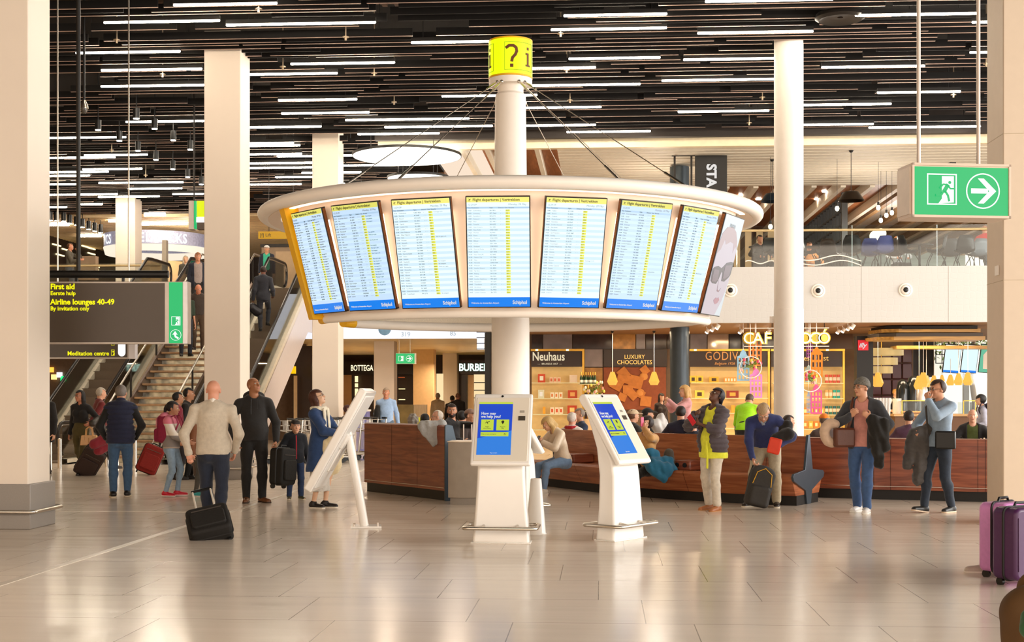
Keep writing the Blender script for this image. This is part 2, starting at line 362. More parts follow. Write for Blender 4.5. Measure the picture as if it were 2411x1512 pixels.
# ================================================================ PILLARS
def pillar(name, fx, by, w, xr, label, plinth=True, top=8.9, z0=0., dep=None, m=None, pg=.0):
    """square pillar: fx = photo x of the front face's right corner, d = depth"""
    d = dep; c = P(fx, HY, d); dep_ = w
    o = empty('pillar', (c.x-w/2, c.y+w/2, z0), 0, label, 'pillar')
    MB().box2((-w/2, -w/2, 0), (w/2, w/2, top-z0)).build('shaft', m or M_PILLAR, o, bevel=.012)
    if plinth:
        MB().box2((-w/2-.05, -w/2-.05, 0), (w/2+.05, w/2+.05, .53)).build('plinth', mat('plinth_grey', '948c84', .45, var=.03, bump=.04, scale=80), o, bevel=.01)
        q = w/2+.12; rr = []
        for a, (sx_, sy_) in enumerate([(1, 1), (-1, 1), (-1, -1), (1, -1)]):
            for k in range(5):
                t = math.pi/2*(a+k/4); rr.append((sx_*(q-.08)+.08*math.cos(t), sy_*(q-.08)+.08*math.sin(t), .21))
        MB().tube(rr, .022, 10, True).build('bumper_rail', M_STEEL, o)
        b = MB()
        for s in (-1, 1):
            for t in (-.6, .6): b.cyl((s*(w/2+.04), t*w/2, .2), (s*q, t*w/2, .2), .01, n=8); b.cyl((t*w/2, s*(w/2+.04), .2), (t*w/2, s*q, .2), .01, n=8)
        b.build('rail_bracket', M_STEEL, o)
    return o
pillar('pillar', 66, 0, .64, 0, 'square beige pillar with grey plinth, cut by the left picture edge', dep=16.0, top=9)
pillar('pillar', 566, 0, .69, 0, 'square beige pillar with grey plinth right behind the bald man', dep=25.4, top=8.4)
pillar('pillar', 797, 0, .67, 0, 'square beige pillar standing between the right escalator and the luxury boutiques', dep=34.2, top=8.4, plinth=False)
pillar('pillar', 318, 0, .66, 0, 'pale pillar on the upper floor in front of the book shop ring', dep=44.5, top=8.4, plinth=False, z0=4.76)
pr = pillar('pillar', 0, 0, .7, 0, 'wide pale pillar cut by the right picture edge behind the suitcases', dep=16.5, top=9, plinth=False, m=mat('pillar_cream', 'd6c3ad', .55, var=.02))
pr.location = P(2362, HY, 16.5)+Vector((.35, .35, -CH)); 
_s = MB(); 
for z in (2.97, 4.75): _s.box2((-.352, -.352, z), (.352, .352, z+.006))
_s.build('seam', mat('seam_tan', 'b7a488', .7), pr, smooth=False)  # seam lines in a darker tan than the shaft
b_ = MB(); b_.box2((-.37, -.2, 3.05), (-.35, -.06, 3.17)); b_.build('junction_box', M_WHITE, pr, bevel=.004)
c = P(1857, HY, 24.9); o = empty('round_column', (c.x, c.y, 0), 0, 'tall round white column rising to the ceiling behind the bending man', 'column')
MB().lathe([(0, 0), (.27, 0), (.27, 3.15), (.265, 3.155), (.265, 8.3), (0, 8.3)], n=48).build('shaft', M_WHITE, o)
_j = MB(); _j.box2((-.34, -.03, 2.9), (-.26, .05, 3.02)); _j.build('junction_box', M_WHITE, o, bevel=.004)
# ================================================================ INFORMATION PYLON
DC = 16.8
pc = P(1202, HY, DC); PCX, PCY = pc.x, pc.y
pyl = empty('information_pylon', (PCX, PCY, 0), 0, 'white information pylon with a ring of departure screens and yellow question mark drum', 'information pylon')
AC = math.atan2(-PCY, -PCX)          # direction from the pylon towards the camera
MB().lathe([(0, 0), (.30, 0), (.30, .03), (.238, .05), (.234, 2.4), (.222, 3.0), (.205, 3.9), (.190, 5.2), (.188, 5.28), (.16, 5.31), (.16, 5.42), (0, 5.42)], n=64).build('mast', M_WHITE, pyl)
zT = 3.745
MB().lathe([(2.99+.088*math.cos(t), zT+.07*math.sin(t)) for t in [2*math.pi*k/20 for k in range(20)]], n=160, closed=True).build('ring_rim', M_WHITE, pyl)
MB().lathe([(2.95, zT-.065), (2.80, zT-.05), (2.78, zT+.03), (2.95, zT+.04)], n=160, closed=True).build('ring_soffit', mat('soffit_white', 'f3e2d2', .5, var=0), pyl)
# screen wall: cone open on the left, ends finished in yellow
def ang(deg): return AC + math.radians(deg)     # 0 = towards the camera, positive = to the right seen from the camera
A0, A1 = ang(-62), ang(70); B0, B1 = ang(97), ang(245)
M_WALLW = mat('satin_white_panel', 'f5e4d6', .4, var=.01)
def cone(r0, z0, r1, z1, th, a0, a1, n=80):
    m = MB(); m.lathe([(r0, z0), (r1, z1), (r1-th, z1), (r0-th, z0)], n=n, a0=a0, a1=a1, closed=True); return m
cone(2.48, 2.46, 2.80, 3.70, .05, A0, A1).build('screen_wall', M_WALLW, pyl)
M_PERF = mat('perforated_panel', 'ecdcc6', .6, var=.12, scale=90)
cone(2.46, 2.56, 2.80, 3.70, .05, B0, B1).build('rear_wall', M_PERF, pyl)
def arctube(r, z, a0, a1, rad, n=70): return [(r*math.cos(a0+(a1-a0)*i/n), r*math.sin(a0+(a1-a0)*i/n), z) for i in range(n+1)]
MB().tube(arctube(2.46, 2.44, A0+.055, A1, .045), .045, 12).build('bottom_tube', M_WHITE, pyl)
MB().tube(arctube(2.42, 2.53, B0, B1-.1, .06), .06, 12).build('rear_tube', M_WHITE, pyl)
MB().tube(arctube(2.46, 2.44, A0, A0+.055, .046, 6), .047, 12).build('yellow_tube_end', M_YELL, pyl)
MB().tube(arctube(2.42, 2.53, B1-.1, B1, .06, 6), .062, 12).build('yellow_tube_end', M_YELL, pyl)
for a, w_, z0_ in ((A0, .05, 2.44), (B1, -.04, 2.53)):
    y = MB(); y.lathe([(2.44, z0_), (2.60, z0_), (2.955, 3.69), (2.60, 3.70)] if z0_ < 2.5 else [(2.46, z0_), (2.80, 3.70), (2.60, 3.70), (2.28, z0_)], n=4, a0=min(a, a+w_), a1=max(a, a+w_), closed=True)
    for v_ in range(len(y.v)): pass
    oo = y.build('yellow_end_panel', M_YELL, pyl); oo.scale = (1.006, 1.006, 1)
# hidden light trough under the rim and glow strips behind the screens
M_GLOW = mat('warm_light_strip', 'ffe6cc', .4, emit=3.2, ecol='ffd9b4', var=0)
MB().lathe([(2.84, zT-.052), (2.90, zT-.056), (2.90, zT-.07), (2.84, zT-.066)], n=120, a0=A0, a1=A1, closed=True).build('light_trough', M_GLOW, pyl)
# perforations on the underside near the far wall
# drum sign on the mast head
M_DRUM = mat('lit_yellow_drum', 'dcff00', .4, emit=1.15, ecol='dcff00', var=0)
MB().lathe([(0, 5.50), (.27, 5.50), (.27, 5.93), (0, 5.93)], n=64).build('sign_drum', M_DRUM, pyl)
MB().lathe([(.262, 5.93), (.272, 5.93), (.272, 5.95), (0, 5.955)], n=64).build('drum_band', M_YELL, pyl)
MB().lathe([(0, 5.478), (.272, 5.478), (.272, 5.50), (.262, 5.50)], n=64).build('drum_band', M_YELL, pyl)
MB().lathe([(0, 5.40), (.266, 5.40), (.268, 5.476), (0, 5.476)], n=64).build('drum_base', M_WHITE, pyl)
M_BRN = mat('brown_sign_ink', '6a3512', .6, var=0)
def curved(pts_poly, zc, a, r, mt, name, parent):
    """flat glyph outlines wrapped on the drum: pts in metres (u right, v up)"""
    m = MB()
    for poly in pts_poly:
        n = len(poly); vs = []
        for rr in (r, r+.003):
            for u, v_ in poly:
                t = a + u/.27; vs.append((rr*math.cos(t), rr*math.sin(t), zc+v_))
        m.add(vs, [tuple(range(n)), tuple(range(n, 2*n))[::-1]]+[(i, n+i, n+(i+1) % n, (i+1) % n) for i in range(n)])
    return m.build(name, mt, parent, smooth=False)
def strip(pts, w):       # thick polyline as quads
    out = []
    for i in range(len(pts)-1):
        (x0, y0), (x1, y1) = pts[i], pts[i+1]; L = math.hypot(x1-x0, y1-y0); nx, ny = -(y1-y0)/L*w/2, (x1-x0)/L*w/2
        ex, ey = (x1-x0)/L*w*.12, (y1-y0)/L*w*.12
        out.append([(x0+nx-ex, y0+ny-ey), (x1+nx+ex, y1+ny+ey), (x1-nx+ex, y1-ny+ey), (x0-nx-ex, y0-ny-ey)])
    return out
qm = [(-.075+.0, .115)]
qm = [(-.07, .10), (-.03, .128), (.02, .128), (.055, .105), (.062, .06), (.045, .02), (.01, -.02), (0, -.065)]
for k, (a, sh) in enumerate(((3, 1), (123, 1), (243, 1))):
    curved(strip([(x, y-.005) for x, y in qm], .036)+[[(-.02, -.14), (.02, -.14), (.02, -.10), (-.02, -.10)]], 5.71, ang(a), .2705, M_BRN, 'question_mark', pyl)
    ia = a+47
    curved([[(-.013, .085), (.022, .085), (.022, .12), (-.013, .12)], [(-.035, .05), (.022, .05), (.022, -.095), (-.013, -.095), (-.013, .025), (-.035, .025)], [(-.035, -.115), (.045, -.115), (.045, -.093), (-.035, -.093)]], 5.71, ang(ia), .2705, M_BRN, 'letter_i', pyl)
    b0, b1 = math.radians(a-19), math.radians(a+66)
    fr = [[((b0)*.27, -.17), ((b0)*.27+.003, -.17), ((b0)*.27+.003, .17), (b0*.27, .17)], [((b1)*.27, -.17), ((b1)*.27+.003, -.17), ((b1)*.27+.003, .17), (b1*.27, .17)]]
    for q in range(20):
        u0 = (b0+(b1-b0)*q/20)*.27; u1 = (b0+(b1-b0)*(q+1)/20)*.27
        fr += [[(u0, .167), (u1, .167), (u1, .170), (u0, .170)], [(u0, -.170), (u1, -.170), (u1, -.167), (u0, -.167)]]
    curved(fr, 5.71, AC, .2705, M_BRN, 'frame_line', pyl)
# cables
for a in (-38, -24, 23, 41, 155, 205, 128, 232):
    t = ang(a); p0 = Vector((.262*math.cos(t), .262*math.sin(t), 5.40)); p1 = Vector((2.93*math.cos(t), 2.93*math.sin(t), zT+.05)); dd = (p1-p0).normalized()
    m = MB(); m.cyl(p0, p1, .0055, n=6); m.cyl(p0+dd*.02, p0+dd*.24, .012, n=8); m.cyl(p1-dd*.42, p1, .014, n=8); m.ell(tuple(p0), (.024, .024, .024), 8, 6)
    m.build('steel_cable', M_STEEL, pyl)
# ================================================================ DEPARTURE SCREENS
ROWS = {
 1: "12:30 Gothenburg|12:30 Amman|12:30 Norwich|12:35 Milan Malpensa|12:35 Zurich|12:35 Athens|12:35 Oslo|12:35 Prague|12:40 Rome|12:40 Tirana|12:40 Billund|12:40 London Gatwick|12:45 Birmingham|12:45 Berlin|12:45 Porto|12:45 Paris de Gaulle|12:45 Lisbon|12:45 Dublin|12:45 Munich|12:45 Edinburgh|12:45 Salt Lake City|12:45 Detroit|12:50 London Luton|12:50 Copenhagen|12:50 Bristol|12:50 Nice|12:50 Leeds|12:50 Cairo|12:50 Vienna|12:55 Budapest|12:55 Madrid|12:55 Mexico",
 2: "12:45 Amsterdam Airport|12:45 Pisa|12:45 Nuremberg|12:45 Los Angeles|12:45 Rio de Janeiro|12:50 Minneapolis|12:50 Belgrade|12:50 Manchester|12:50 Nice|12:50 Split|12:55 Vancouver|12:55 Atlanta|12:55 Luxembourg|13:00 Atlanta|13:00 Tunis|13:00 Kigali|13:00 Panama City|13:00 Turin|13:00 Hong Kong|13:00 St Petersburg|13:10 Hamburg|13:10 Dusseldorf|13:10 Edinburgh|13:15 Bari|13:15 Warsaw|13:20 New York JFK|13:20 Washington|13:20 London Heathrow|13:25 Curacao|13:25 Boston|13:30 Geneva",
 3: "13:35 Gothenburg|13:35 Kortrijk|13:35 Munich|13:35 Southampton|13:40 Zagreb|13:40 London City|13:40 London|13:40 Milan Malpensa|13:40 Milan Malpensa|13:45 Oslo|13:45 Brussels|13:50 Norwich|13:50 Madrid|13:50 Manchester|13:55 Lagos|13:55 Paris de Gaulle|13:55 Lisbon|14:00 Helsinki|14:05 Reykjavik|14:05 Vienna|14:05 Paramaribo|14:05 Montpellier|14:05 Valencia|14:05 Alicante|14:10 Bologna|14:10 Dublin|14:15 Frankfurt|14:15 Barcelona|14:15 Las Palmas|14:20 Dubai International|14:20 Copenhagen",
 4: "14:20 Gothenburg|14:20 Linkoping|14:20 Sandefjord|14:20 Aalesund|14:20 Nice|14:25 Tenerife|14:25 Gran Canaria|14:25 New Delhi|14:25 Mumbai|14:25 Rome|14:25 Toulouse|14:25 Billund|14:25 Venice|14:25 Budapest|14:30 Paris de Gaulle|14:30 Seville|14:30 New York JFK|14:30 Mexico City|14:30 Oslo|14:30 Marseille|14:30 Warsaw|14:35 Istanbul Airport|14:35 Tel Aviv|14:40 Beijing|14:40 Tokyo|14:40 London Heathrow|14:40 Stockholm|14:40 Trondheim|14:40 Bordeaux|14:40 Istanbul Airport|14:40 London Gatwick",
 5: "14:40 Tallinn|14:45 Boston|14:45 Orlando|14:45 Osaka Kansai|14:45 Katowice|14:45 London Stansted|14:50 Barcelona|14:50 Frankfurt|14:50 San Francisco|14:50 Antalya|14:55 Milan Malpensa|14:55 Florence|14:55 Copenhagen|14:55 London Heathrow|14:55 Zurich|15:00 Geneva|15:00 Toronto|15:05 Vienna|15:05 Bremen|15:05 Rome|15:05 London Gatwick|15:10 Bergen|15:15 Los Angeles|15:15 Marrakesh|15:15 Zurich|15:15 Barcelona|15:15 New York JFK|15:15 Antalya|15:20 Berlin Tegel|15:20 Montreal|15:20 Krakow",
 6: "15:20 Dubai International|15:25 Zurich|15:25 Hannover|15:25 Rome|15:25 Edinburgh|15:25 Glasgow|15:30 Munich|15:30 Malaga|15:40 Cairo|15:45 Lisbon|15:50 London Gatwick|15:50 London Heathrow|15:50 Gdansk|15:55 Birmingham|15:55 Muscat|15:55 Santiago|16:00 Zurich|16:00 Dublin|16:00 Lyon|16:00 Frankfurt|16:05 Nice|16:10 Belfast City|16:10 Aberdeen|16:10 London Heathrow|16:15 Edinburgh|16:15 Doha|16:20 Paris|16:20 Nice|16:20 Newcastle|16:20 Gothenburg|16:20 Stuttgart",
 7: "16:20 Prague|16:20 London Heathrow|16:25 Zurich|16:25 Stockholm|16:25 Stuttgart|16:25 Copenhagen|16:30 Aalborg|16:30 Paris de Gaulle|16:30 Nuremberg|16:30 Berlin|16:35 Strasbourg|16:35 Belgrade|16:35 Birmingham|16:35 London City|16:40 Vienna|16:40 Malaga|16:40 Zagreb|16:40 Oslo|16:40 Luxembourg|16:40 Durham|16:40 London|16:40 Rome|16:40 Turin|16:45 Budapest|16:45 Barcelona|16:45 Kiev|16:45 Hamburg|16:50 Berlin Tegel|16:50 Lisbon|16:55 London City|16:55 Paris"}
M_CASE = mat('screen_casing', '1a120c', .4); M_CASB = mat('screen_side_mesh', '7a4a26', .5, .4, var=.3, scale=60)
SW, SH = .665, 1.165
scr_lbl = {1: 'leftmost departures screen on the ring, beside the yellow edge', 2: 'second departures screen from the yellow edge of the ring', 3: 'third departures screen from the yellow edge of the ring',
 4: 'departures screen straight above the front kiosk, fourth from the yellow edge', 5: 'departures screen with times from 14:40 to 15:20, right of the centre screen', 6: 'departures screen with times from 15:20 to 16:20 on the ring',
 7: 'last departures screen before the advertising face, times from 16:20', 8: 'advertising screen showing a face with dark sunglasses at the end of the ring'}
rng = random.Random(11)
tilt = math.radians(15.3)
for k in range(1, 9):
    th = -2.6+(k-4)*16.3; a = ang(th)
    rr, zz = 2.735, 3.055
    o = empty('departure_screen' if k < 8 else 'advertising_screen', (PCX+rr*math.cos(a), PCY+rr*math.sin(a), zz), 0, scr_lbl[k], 'screen', 'screens on the ring')
    o.matrix_world = T(PCX+rr*math.cos(a), PCY+rr*math.sin(a), zz) @ RZ(a+math.pi/2) @ RX(tilt)
    # local frame: x right seen from the camera, z up along the screen, -y out of the screen
    c = MB(); c.mi = 0; c.box((0, .024, 0), (SW, .048, SH)); c.mi = 1; c.box((0, .027, 0), (SW+.002, .036, SH*.97))
    c.build('casing', [M_CASE, M_CASB], o, bevel=.003)
    g = MB()
    for s in (-1, 1): g.box((s*(SW/2-.03), .07, -.05), (.03, .02, SH-.2))
    g.build('backlight', M_GLOW, o, smooth=False)
    w, h = SW-.022, SH-.022
    side = k in (1, 2, 6, 7)  # oblique screens: bluer viewing-angle look put into their display colours
    if k < 8:
        M_D = mat('display_angle_tint' if side else 'display_white', 'bcd8f2' if side else 'd6ecf6', .15, emit=1.0 if side else 1.1, ecol='c2dcf6' if side else 'dcf2fa', var=0)
        M_H = mat('display_header_angle_tint' if side else 'display_header', 'dcd97a' if side else 'f3e57c', .15, emit=1.0, ecol='dcd868' if side else 'f4e87c', var=0)
        M_F = mat('display_footer', '1a7ae0', .15, emit=.95, ecol='0a80ee', var=0)
        M_C = mat('gate_cell', 'f0ee3c', .3, emit=.9, ecol='eeee58', var=0)
        M_B = mat('column_bar', 'a9c9ea', .3, emit=.9, ecol='b4d4f0', var=0)
        M_R2 = mat('row_stripe', 'c2dcf2', .3, emit=1.0, ecol='cce6f4', var=0)
        MB().box((0, -.001, 0), (w, .004, h)).build('display', M_D, o, smooth=False)
        MB().box((0, -.004, h/2-.026), (w, .004, .052)).build('header_bar', M_H, o, smooth=False)
        MB().box((0, -.004, -h/2+.05), (w, .004, .10)).build('footer_bar', M_F, o, smooth=False)
        MB().box((0, -.004, h/2-.108), (w, .002, .018)).build('column_bar', M_B, o, smooth=False)
        f = lambda x, z: T(x, -.0075, z)
        text('Flight departures | Vertrekken', .0395, f(-w/2+.062, h/2-.039), M_TXTD, o, 'title', .0004)
        pl = MB(); px_, pz_ = -w/2+.03, h/2-.024
        pl.prism([(px_-.013, pz_-.006), (px_+.012, pz_+.008), (px_+.014, pz_+.004), (px_-.01, pz_-.009)], -.008, -.007); pl.prism([(px_-.006, pz_+.01), (px_+.001, pz_+.001), (px_+.005, pz_-.012), (px_+.001, pz_-.012), (px_-.004, pz_), (px_-.009, pz_+.010)], -.008, -.007)
        pl.prism([(px_-.012, pz_-.016), (px_+.012, pz_-.016), (px_+.012, pz_-.0175), (px_-.012, pz_-.0175)], -.008, -.007)
        pl.build('plane_symbol', M_TXTD, o, smooth=False)
        MT = mat('display_grey_text', '8b98a3', .6, emit=.12, var=0); MT2 = mat('display_dark_text', '5c6a74', .6, var=0)
        text('12:29:39', .026, f(-w/2+.012, h/2-.085), MT, o, 'clock', shear=.2)
        text('Monday, 20 May', .028, f(w/2-.03, h/2-.083), MT, o, 'date', align='RIGHT', shear=.2)
        text('Time  Destination', .016, f(-w/2+.008, h/2-.113), MT2, o, 'column_title')
        text('Flight', .016, f(-w/2+.235, h/2-.113), MT2, o, 'column_title')
        text('Distance  Gate  Remarks', .016, f(-w/2+.325, h/2-.113), MT2, o, 'column_title')
        rows = ROWS[k].split('|'); n = len(rows); z0 = h/2-.142; dz = (h-.142-.118)/n
        tm = []; ds = []; fl = []; dd = []; gt = []; rk = []; cells = MB(); st = MB()
        lead = {1: 'KL', 2: 'KL', 3: 'KL'}
        for i, r_ in enumerate(rows):
            tm.append(r_[:5]); ds.append(r_[6:])
            fl.append(rng.choice(['KL', 'KL', 'KL', 'DL', 'HV', 'EZY', 'BA', '9W', 'AF', 'CND'])+' '+str(rng.randint(410, 9899)))
            far = rng.random() > .08
            dd.append('• ·····' if far else ' ')
            gt.append(rng.choice('BCDDEFG')+str(rng.randint(1, 29) if rng.random() < .85 else rng.randint(51, 87)) if far else rng.choice('MH'))
            pr_ = {1: .95, 2: .75, 3: .22, 4: 0, 5: .04, 6: .07, 7: .04}[k]
            rk.append(rng.choice(['Naar de gate a.u.b.', 'Vertraagd 13:15', 'Gate gesloten', 'Please go to gate', 'Nu instappen']) if rng.random() < pr_ else ' ')
            z = z0-i*dz
            cells.box((-w/2+.4225, -.004, z+.0045), (.045, .003, dz*.74))
            if i % 2: st.box((0, -.0030, z+.0045), (w, .0015, dz))
        cells.build('gate_cells', M_C, o, smooth=False); st.build('row_stripes', M_R2, o, smooth=False)
        sz = .0172; LS = dz/sz
        def col_(body, x, m_, nm, sxx=1.):
            text('\n'.join(body), sz, f(x, z0), m_, o, nm, sx=sxx, ls=LS)
        col_(tm, -w/2+.010, MT2, 'times'); col_(ds, -w/2+.066, MT, 'destinations'); col_(fl, -w/2+.236, MT2, 'flight_numbers')
        col_(dd, -w/2+.345, MT, 'distances'); col_(gt, -w/2+.404, MT2, 'gate_numbers')
        if any(x.strip() for x in rk): col_(rk, -w/2+.457, mat('remark_text', '6aa0b8', .6, var=0) if k == 2 else MT, 'remarks', .9)
        text('Welcome to Amsterdam Airport', .0215, f(-w/2+.03, -h/2+.033), M_TXTW, o, 'welcome_line', .0004)
        text('Schiphol', .052, f(w/2-.03, -h/2+.03), M_TXTW, o, 'airport_name', .0016, 'RIGHT', sx=.86)
    else:
        # advertising picture: a face in sunglasses
        def em(n, c_, e_=.62): return mat(n, c_, .15, emit=e_, ecol=c_, var=0)
        MB().box((0, -.001, 0), (w, .004, h)).build('display', em('ad_back', 'c4d2dc', .75), o, smooth=False)
        def pp(name, poly, m_, y): 
            q = MB(); q.prism([(x*w/2, z*h/2) for x, z in poly], -.002-y, -.0035-y); return q.build(name, m_, o, smooth=False)
        pp('face', [(-1, .45), (-.9, .62), (-.55, .76), (0, .8), (.45, .72), (.8, .55), (1, .3), (1, -.2), (.92, -.45), (.75, -.7), (.5, -.9), (.4, -1), (-1, -1)], em('ad_skin', 'c7bccb'), .001)
        pp('hair', [(-1, .45), (-.9, .62), (-.55, .76), (0, .8), (.45, .72), (.8, .55), (.95, .38), (.75, .45), (.62, .3), (.5, .48), (.1, .5), (-.3, .42), (-.5, .52), (-.7, .3), (-1, .2)], em('ad_hair', 'b59aa0'), .002)
        pp('sunglasses', [(-1, -.12), (-.85, -.06), (-.5, -.02), (-.1, -.05), (0, -.02), (.3, .08), (.7, .12), (1, .12), (1, -.14), (.8, -.22), (.5, -.3), (.2, -.3), (.1, -.14), (0, -.1), (-.15, -.3), (-.3, -.38), (-.7, -.38), (-.9, -.34)], em('ad_dark', '2c2738'), .003)
        pp('lens', [(-.85, -.1), (-.3, -.1), (-.2, -.28), (-.4, -.34), (-.8, -.34)], em('ad_lens', '6a5668'), .004)
        pp('lens', [(.2, .02), (.9, .06), (.85, -.16), (.5, -.24), (.25, -.24)], em('ad_lens', '6a5668'), .004)
        pp('nose', [(-.1, -.3), (.02, -.48), (.22, -.50), (.34, -.44), (.3, -.47), (.2, -.53), (0, -.52)], em('ad_shade', '8d6876'), .003)
        pp('lips', [(-.1, -.70), (.1, -.64), (.22, -.66), (.34, -.63), (.5, -.68), (.36, -.75), (.15, -.78), (0, -.75)], em('ad_lips', 'b57c8e'), .003)
        text('PRADA', .06, T(-.02, -.006, h/2-.13), mat('ad_ink', '8a959c', .6, var=0), o, 'brand_lettering', 0, 'CENTER')
# ================================================================ KIOSKS
def kiosk(loc, rz, label, screen=True, rail=True):
    o = empty('information_kiosk', loc, rz, label, 'kiosk', 'touch screen kiosks round the pylon')
    # local: user stands on -Y side; profile in (y,z)
    col_ = [(.13, 0), (.115, .35), (.12, .7), (.16, 1.0), (.235, 1.22), (.31, 1.40), (.345, 1.50), (.28, 1.50), (.18, 1.32), (.09, 1.14), (.0, .98), (-.06, .86), (-.085, .7), (-.10, .35), (-.115, 0)]
    m = MB(); n = len(col_)
    def wd(z): return .25+.055*max(0, 1-z/.8)**1.3
    vs = [(-wd(z), y, z) for y, z in col_]+[(wd(z), y, z) for y, z in col_]
    m.add(vs, [tuple(range(n)), tuple(range(n, 2*n))[::-1]]+[(i, n+i, n+(i+1) % n, (i+1) % n) for i in range(n)])
    m.build('column', M_GLOSS, o, bevel=.03, seg=4)
    # head slab
    top, bot = Vector((0, .27, 1.60)), Vector((0, -.20, .845)); dv = (top-bot).normalized(); L = (top-bot).length
    nrm = Vector((0, -dv.z, dv.y))       # outwards, towards the user and up
    M = Matrix(((1, 0, 0, 0), (0, -nrm.y, dv.y, (top.y+bot.y)/2), (0, -nrm.z, dv.z, (top.z+bot.z)/2), (0, 0, 0, 1)))
    h = MB(); hw = .318
    prof = [(0, -L/2), (0, L/2-.03), (.015, L/2-.005), (.04, L/2+.008), (.075, L/2+.005), (.10, L/2-.02), (.105, L/2-.07), (.075, L/2-.3), (.06, -L/2+.02), (.05, -L/2)]
    k = len(prof); vs = [(-hw, y, z) for y, z in prof]+[(hw, y, z) for y, z in prof]
    h.add(vs, [tuple(range(k)), tuple(range(k, 2*k))[::-1]]+[(i, k+i, k+(i+1) % k, (i+1) % k) for i in range(k)], M)
    h.build('head', M_GLOSS, o, bevel=.018, seg=4)
    MB().box((0, -.003, -.012), (.57, .006, L-.10), M=M).build('bezel', mat('kiosk_bezel', 'e6dccb', .25, coat=.3, var=0), o, bevel=.004)
    if screen:
        sw, sh = .365, .655; cx_, cz_ = -.075, -.005
        MB().box((cx_, -.0065, cz_), (sw, .003, sh), M=M).build('touch_screen', mat('kiosk_blue', '2c52d8', .08, emit=.72, ecol='2f56dc', var=.04, scale=3), o, smooth=False)
        MB().prism([(cx_-sw/2, cz_-sh/2), (cx_+sw/2, cz_-sh/2), (cx_+sw/2, cz_-sh/2+.30), (cx_-sw/2, cz_-sh/2+.2)], -.0083, -.0087, M).build('screen_lower_field', mat('kiosk_azure', '3f8cf0', .08, emit=.75, ecol='3f8cf0', var=.03, scale=3), o, smooth=False)
        MLm = mat('kiosk_lime', 'd6e85a', .2, emit=.72, ecol='d4e84e', var=0)
        MB().box((cx_, -.009, cz_+sh/2-.012), (sw, .002, .024), M=M).build('top_bar', MLm, o, smooth=False)
        for x in (-.083, .083): MB().box((cx_+x, -.009, cz_+.04), (.135, .002, .135), M=M).build('button', MLm, o, smooth=False)
        MB().box((cx_, -.009, cz_-.075), (.30, .002, .052), M=M).build('search_bar', MLm, o, smooth=False)
        F = lambda x, z: M @ T(cx_+x, -.0105, cz_+z)
        text('How may\nwe help you?', .044, F(-.155, .17), M_TXTW, o, 'question', .0012, sx=.92, ls=.9)
        text('Flight\ninformation', .018, F(-.083, .01), M_TXTD, o, 'button_text', 0, 'CENTER'); text('Airport\nMap', .018, F(.083, .01), M_TXTD, o, 'button_text', 0, 'CENTER')
        text('What are you looking for', .016, F(-.145, -.08), M_TXTD, o, 'search_text'); text('? i', .03, F(.10, -.085), M_TXTD, o, 'search_symbol', .0008)
        text('Tap to start', .016, F(0, -.31), M_TXTW, o, 'start_text', 0, 'CENTER')
        pm = MB(); X, Z = cx_-.083, cz_+.073
        pm.prism([(X-.026, Z-.008), (X+.024, Z+.014), (X+.026, Z+.008), (X-.022, Z-.014)], -.0105, -.0110, M); pm.prism([(X-.012, Z+.018), (X-.006, Z+.018), (X+.008, Z-.022), (X+.002, Z-.022)], -.0105, -.0110, M); pm.build('button_symbol', M_TXTD, o, smooth=False); pm = MB()
        X = cx_+.083; pm.prism([(X+.016*math.cos(t), Z+.006+.016*math.sin(t)) for t in [math.pi*2*q/16 for q in range(16)]], -.0105, -.0110, M); pm.prism([(X-.014, Z), (X+.014, Z), (X, Z-.026)], -.0105, -.0110, M)
        pm.build('button_symbol', M_TXTD, o, smooth=False)
        q = MB(); q.cyl(M @ Vector((-.01, -.008, L/2-.045)), M @ Vector((-.01, -.004, L/2-.045)), .013); q.build('camera_eye', M_BLACKPL, o)
        MB().box((.21, -.008, .12), (.075, .006, .055), M=M).build('card_reader', mat('reader_grey', '4a4238', .3), o, bevel=.002)
        bc = MB()
        for t in range(9): bc.box((.187+t*.006, -.0065, .205), (.0025 if t % 3 else .004, .001, .028), M=M)
        bc.build('barcode_symbol', mat('grey_ink', '8a8378', .6), o, smooth=False)
    if rail:
        for nm, yy in (('guard_rail', 0.0),):
            q = []; hx, hy, r = .39, .25, .07
            for a, (sx_, sy_) in enumerate([(1, 1), (-1, 1), (-1, -1), (1, -1)]):
                for kk in range(6):
                    t = math.pi/2*(a+kk/5); q.append((sx_*(hx-r)+r*math.cos(t), yy+sy_*(hy-r)+r*math.sin(t), .17))
            MB().tube(q, .02, 12, True).build(nm, M_STEEL, o)
        br = MB()
        for x in (-.18, .18):
            for s in (-1, 1): br.cyl((x, s*.1, .19), (x, s*.24, .17), .013, n=10)
        br.build('rail_bracket', M_STEEL, o)
        MB().box((.0, 0, .006), (.64, .27, .012)).build('base_plate', M_GLOSS, o, bevel=.003)
    return o
def aim(p): return math.atan2(-p.y, -p.x)+math.pi/2       # rotation that turns local -Y to the camera
k1 = P(1181, HY, 14.55); k1.z = 0; kiosk(k1, aim(k1)+math.radians(-5), 'white touch screen kiosk facing the camera in front of the pylon mast')
k2 = P(1462, HY, 14.9); k2.z = 0; kiosk(k2, aim(k2)+math.radians(56), 'white touch screen kiosk turned sideways to the right of the pylon mast')
k3 = P(1225, HY, 17.6); k3.z = 0; kiosk(k3, aim(k3)+math.radians(118), 'white kiosk turned away, half hidden behind the front kiosk', False)
k4 = P(1452, HY, 18.0); k4.z = 0
# info stand on the left seen from behind
p = P(862, HY, 16.2); st = empty('map_stand', (p.x, p.y, 0), aim(p), 'white slanted map panel on a round leg, by the woman in the blue coat', 'information stand')
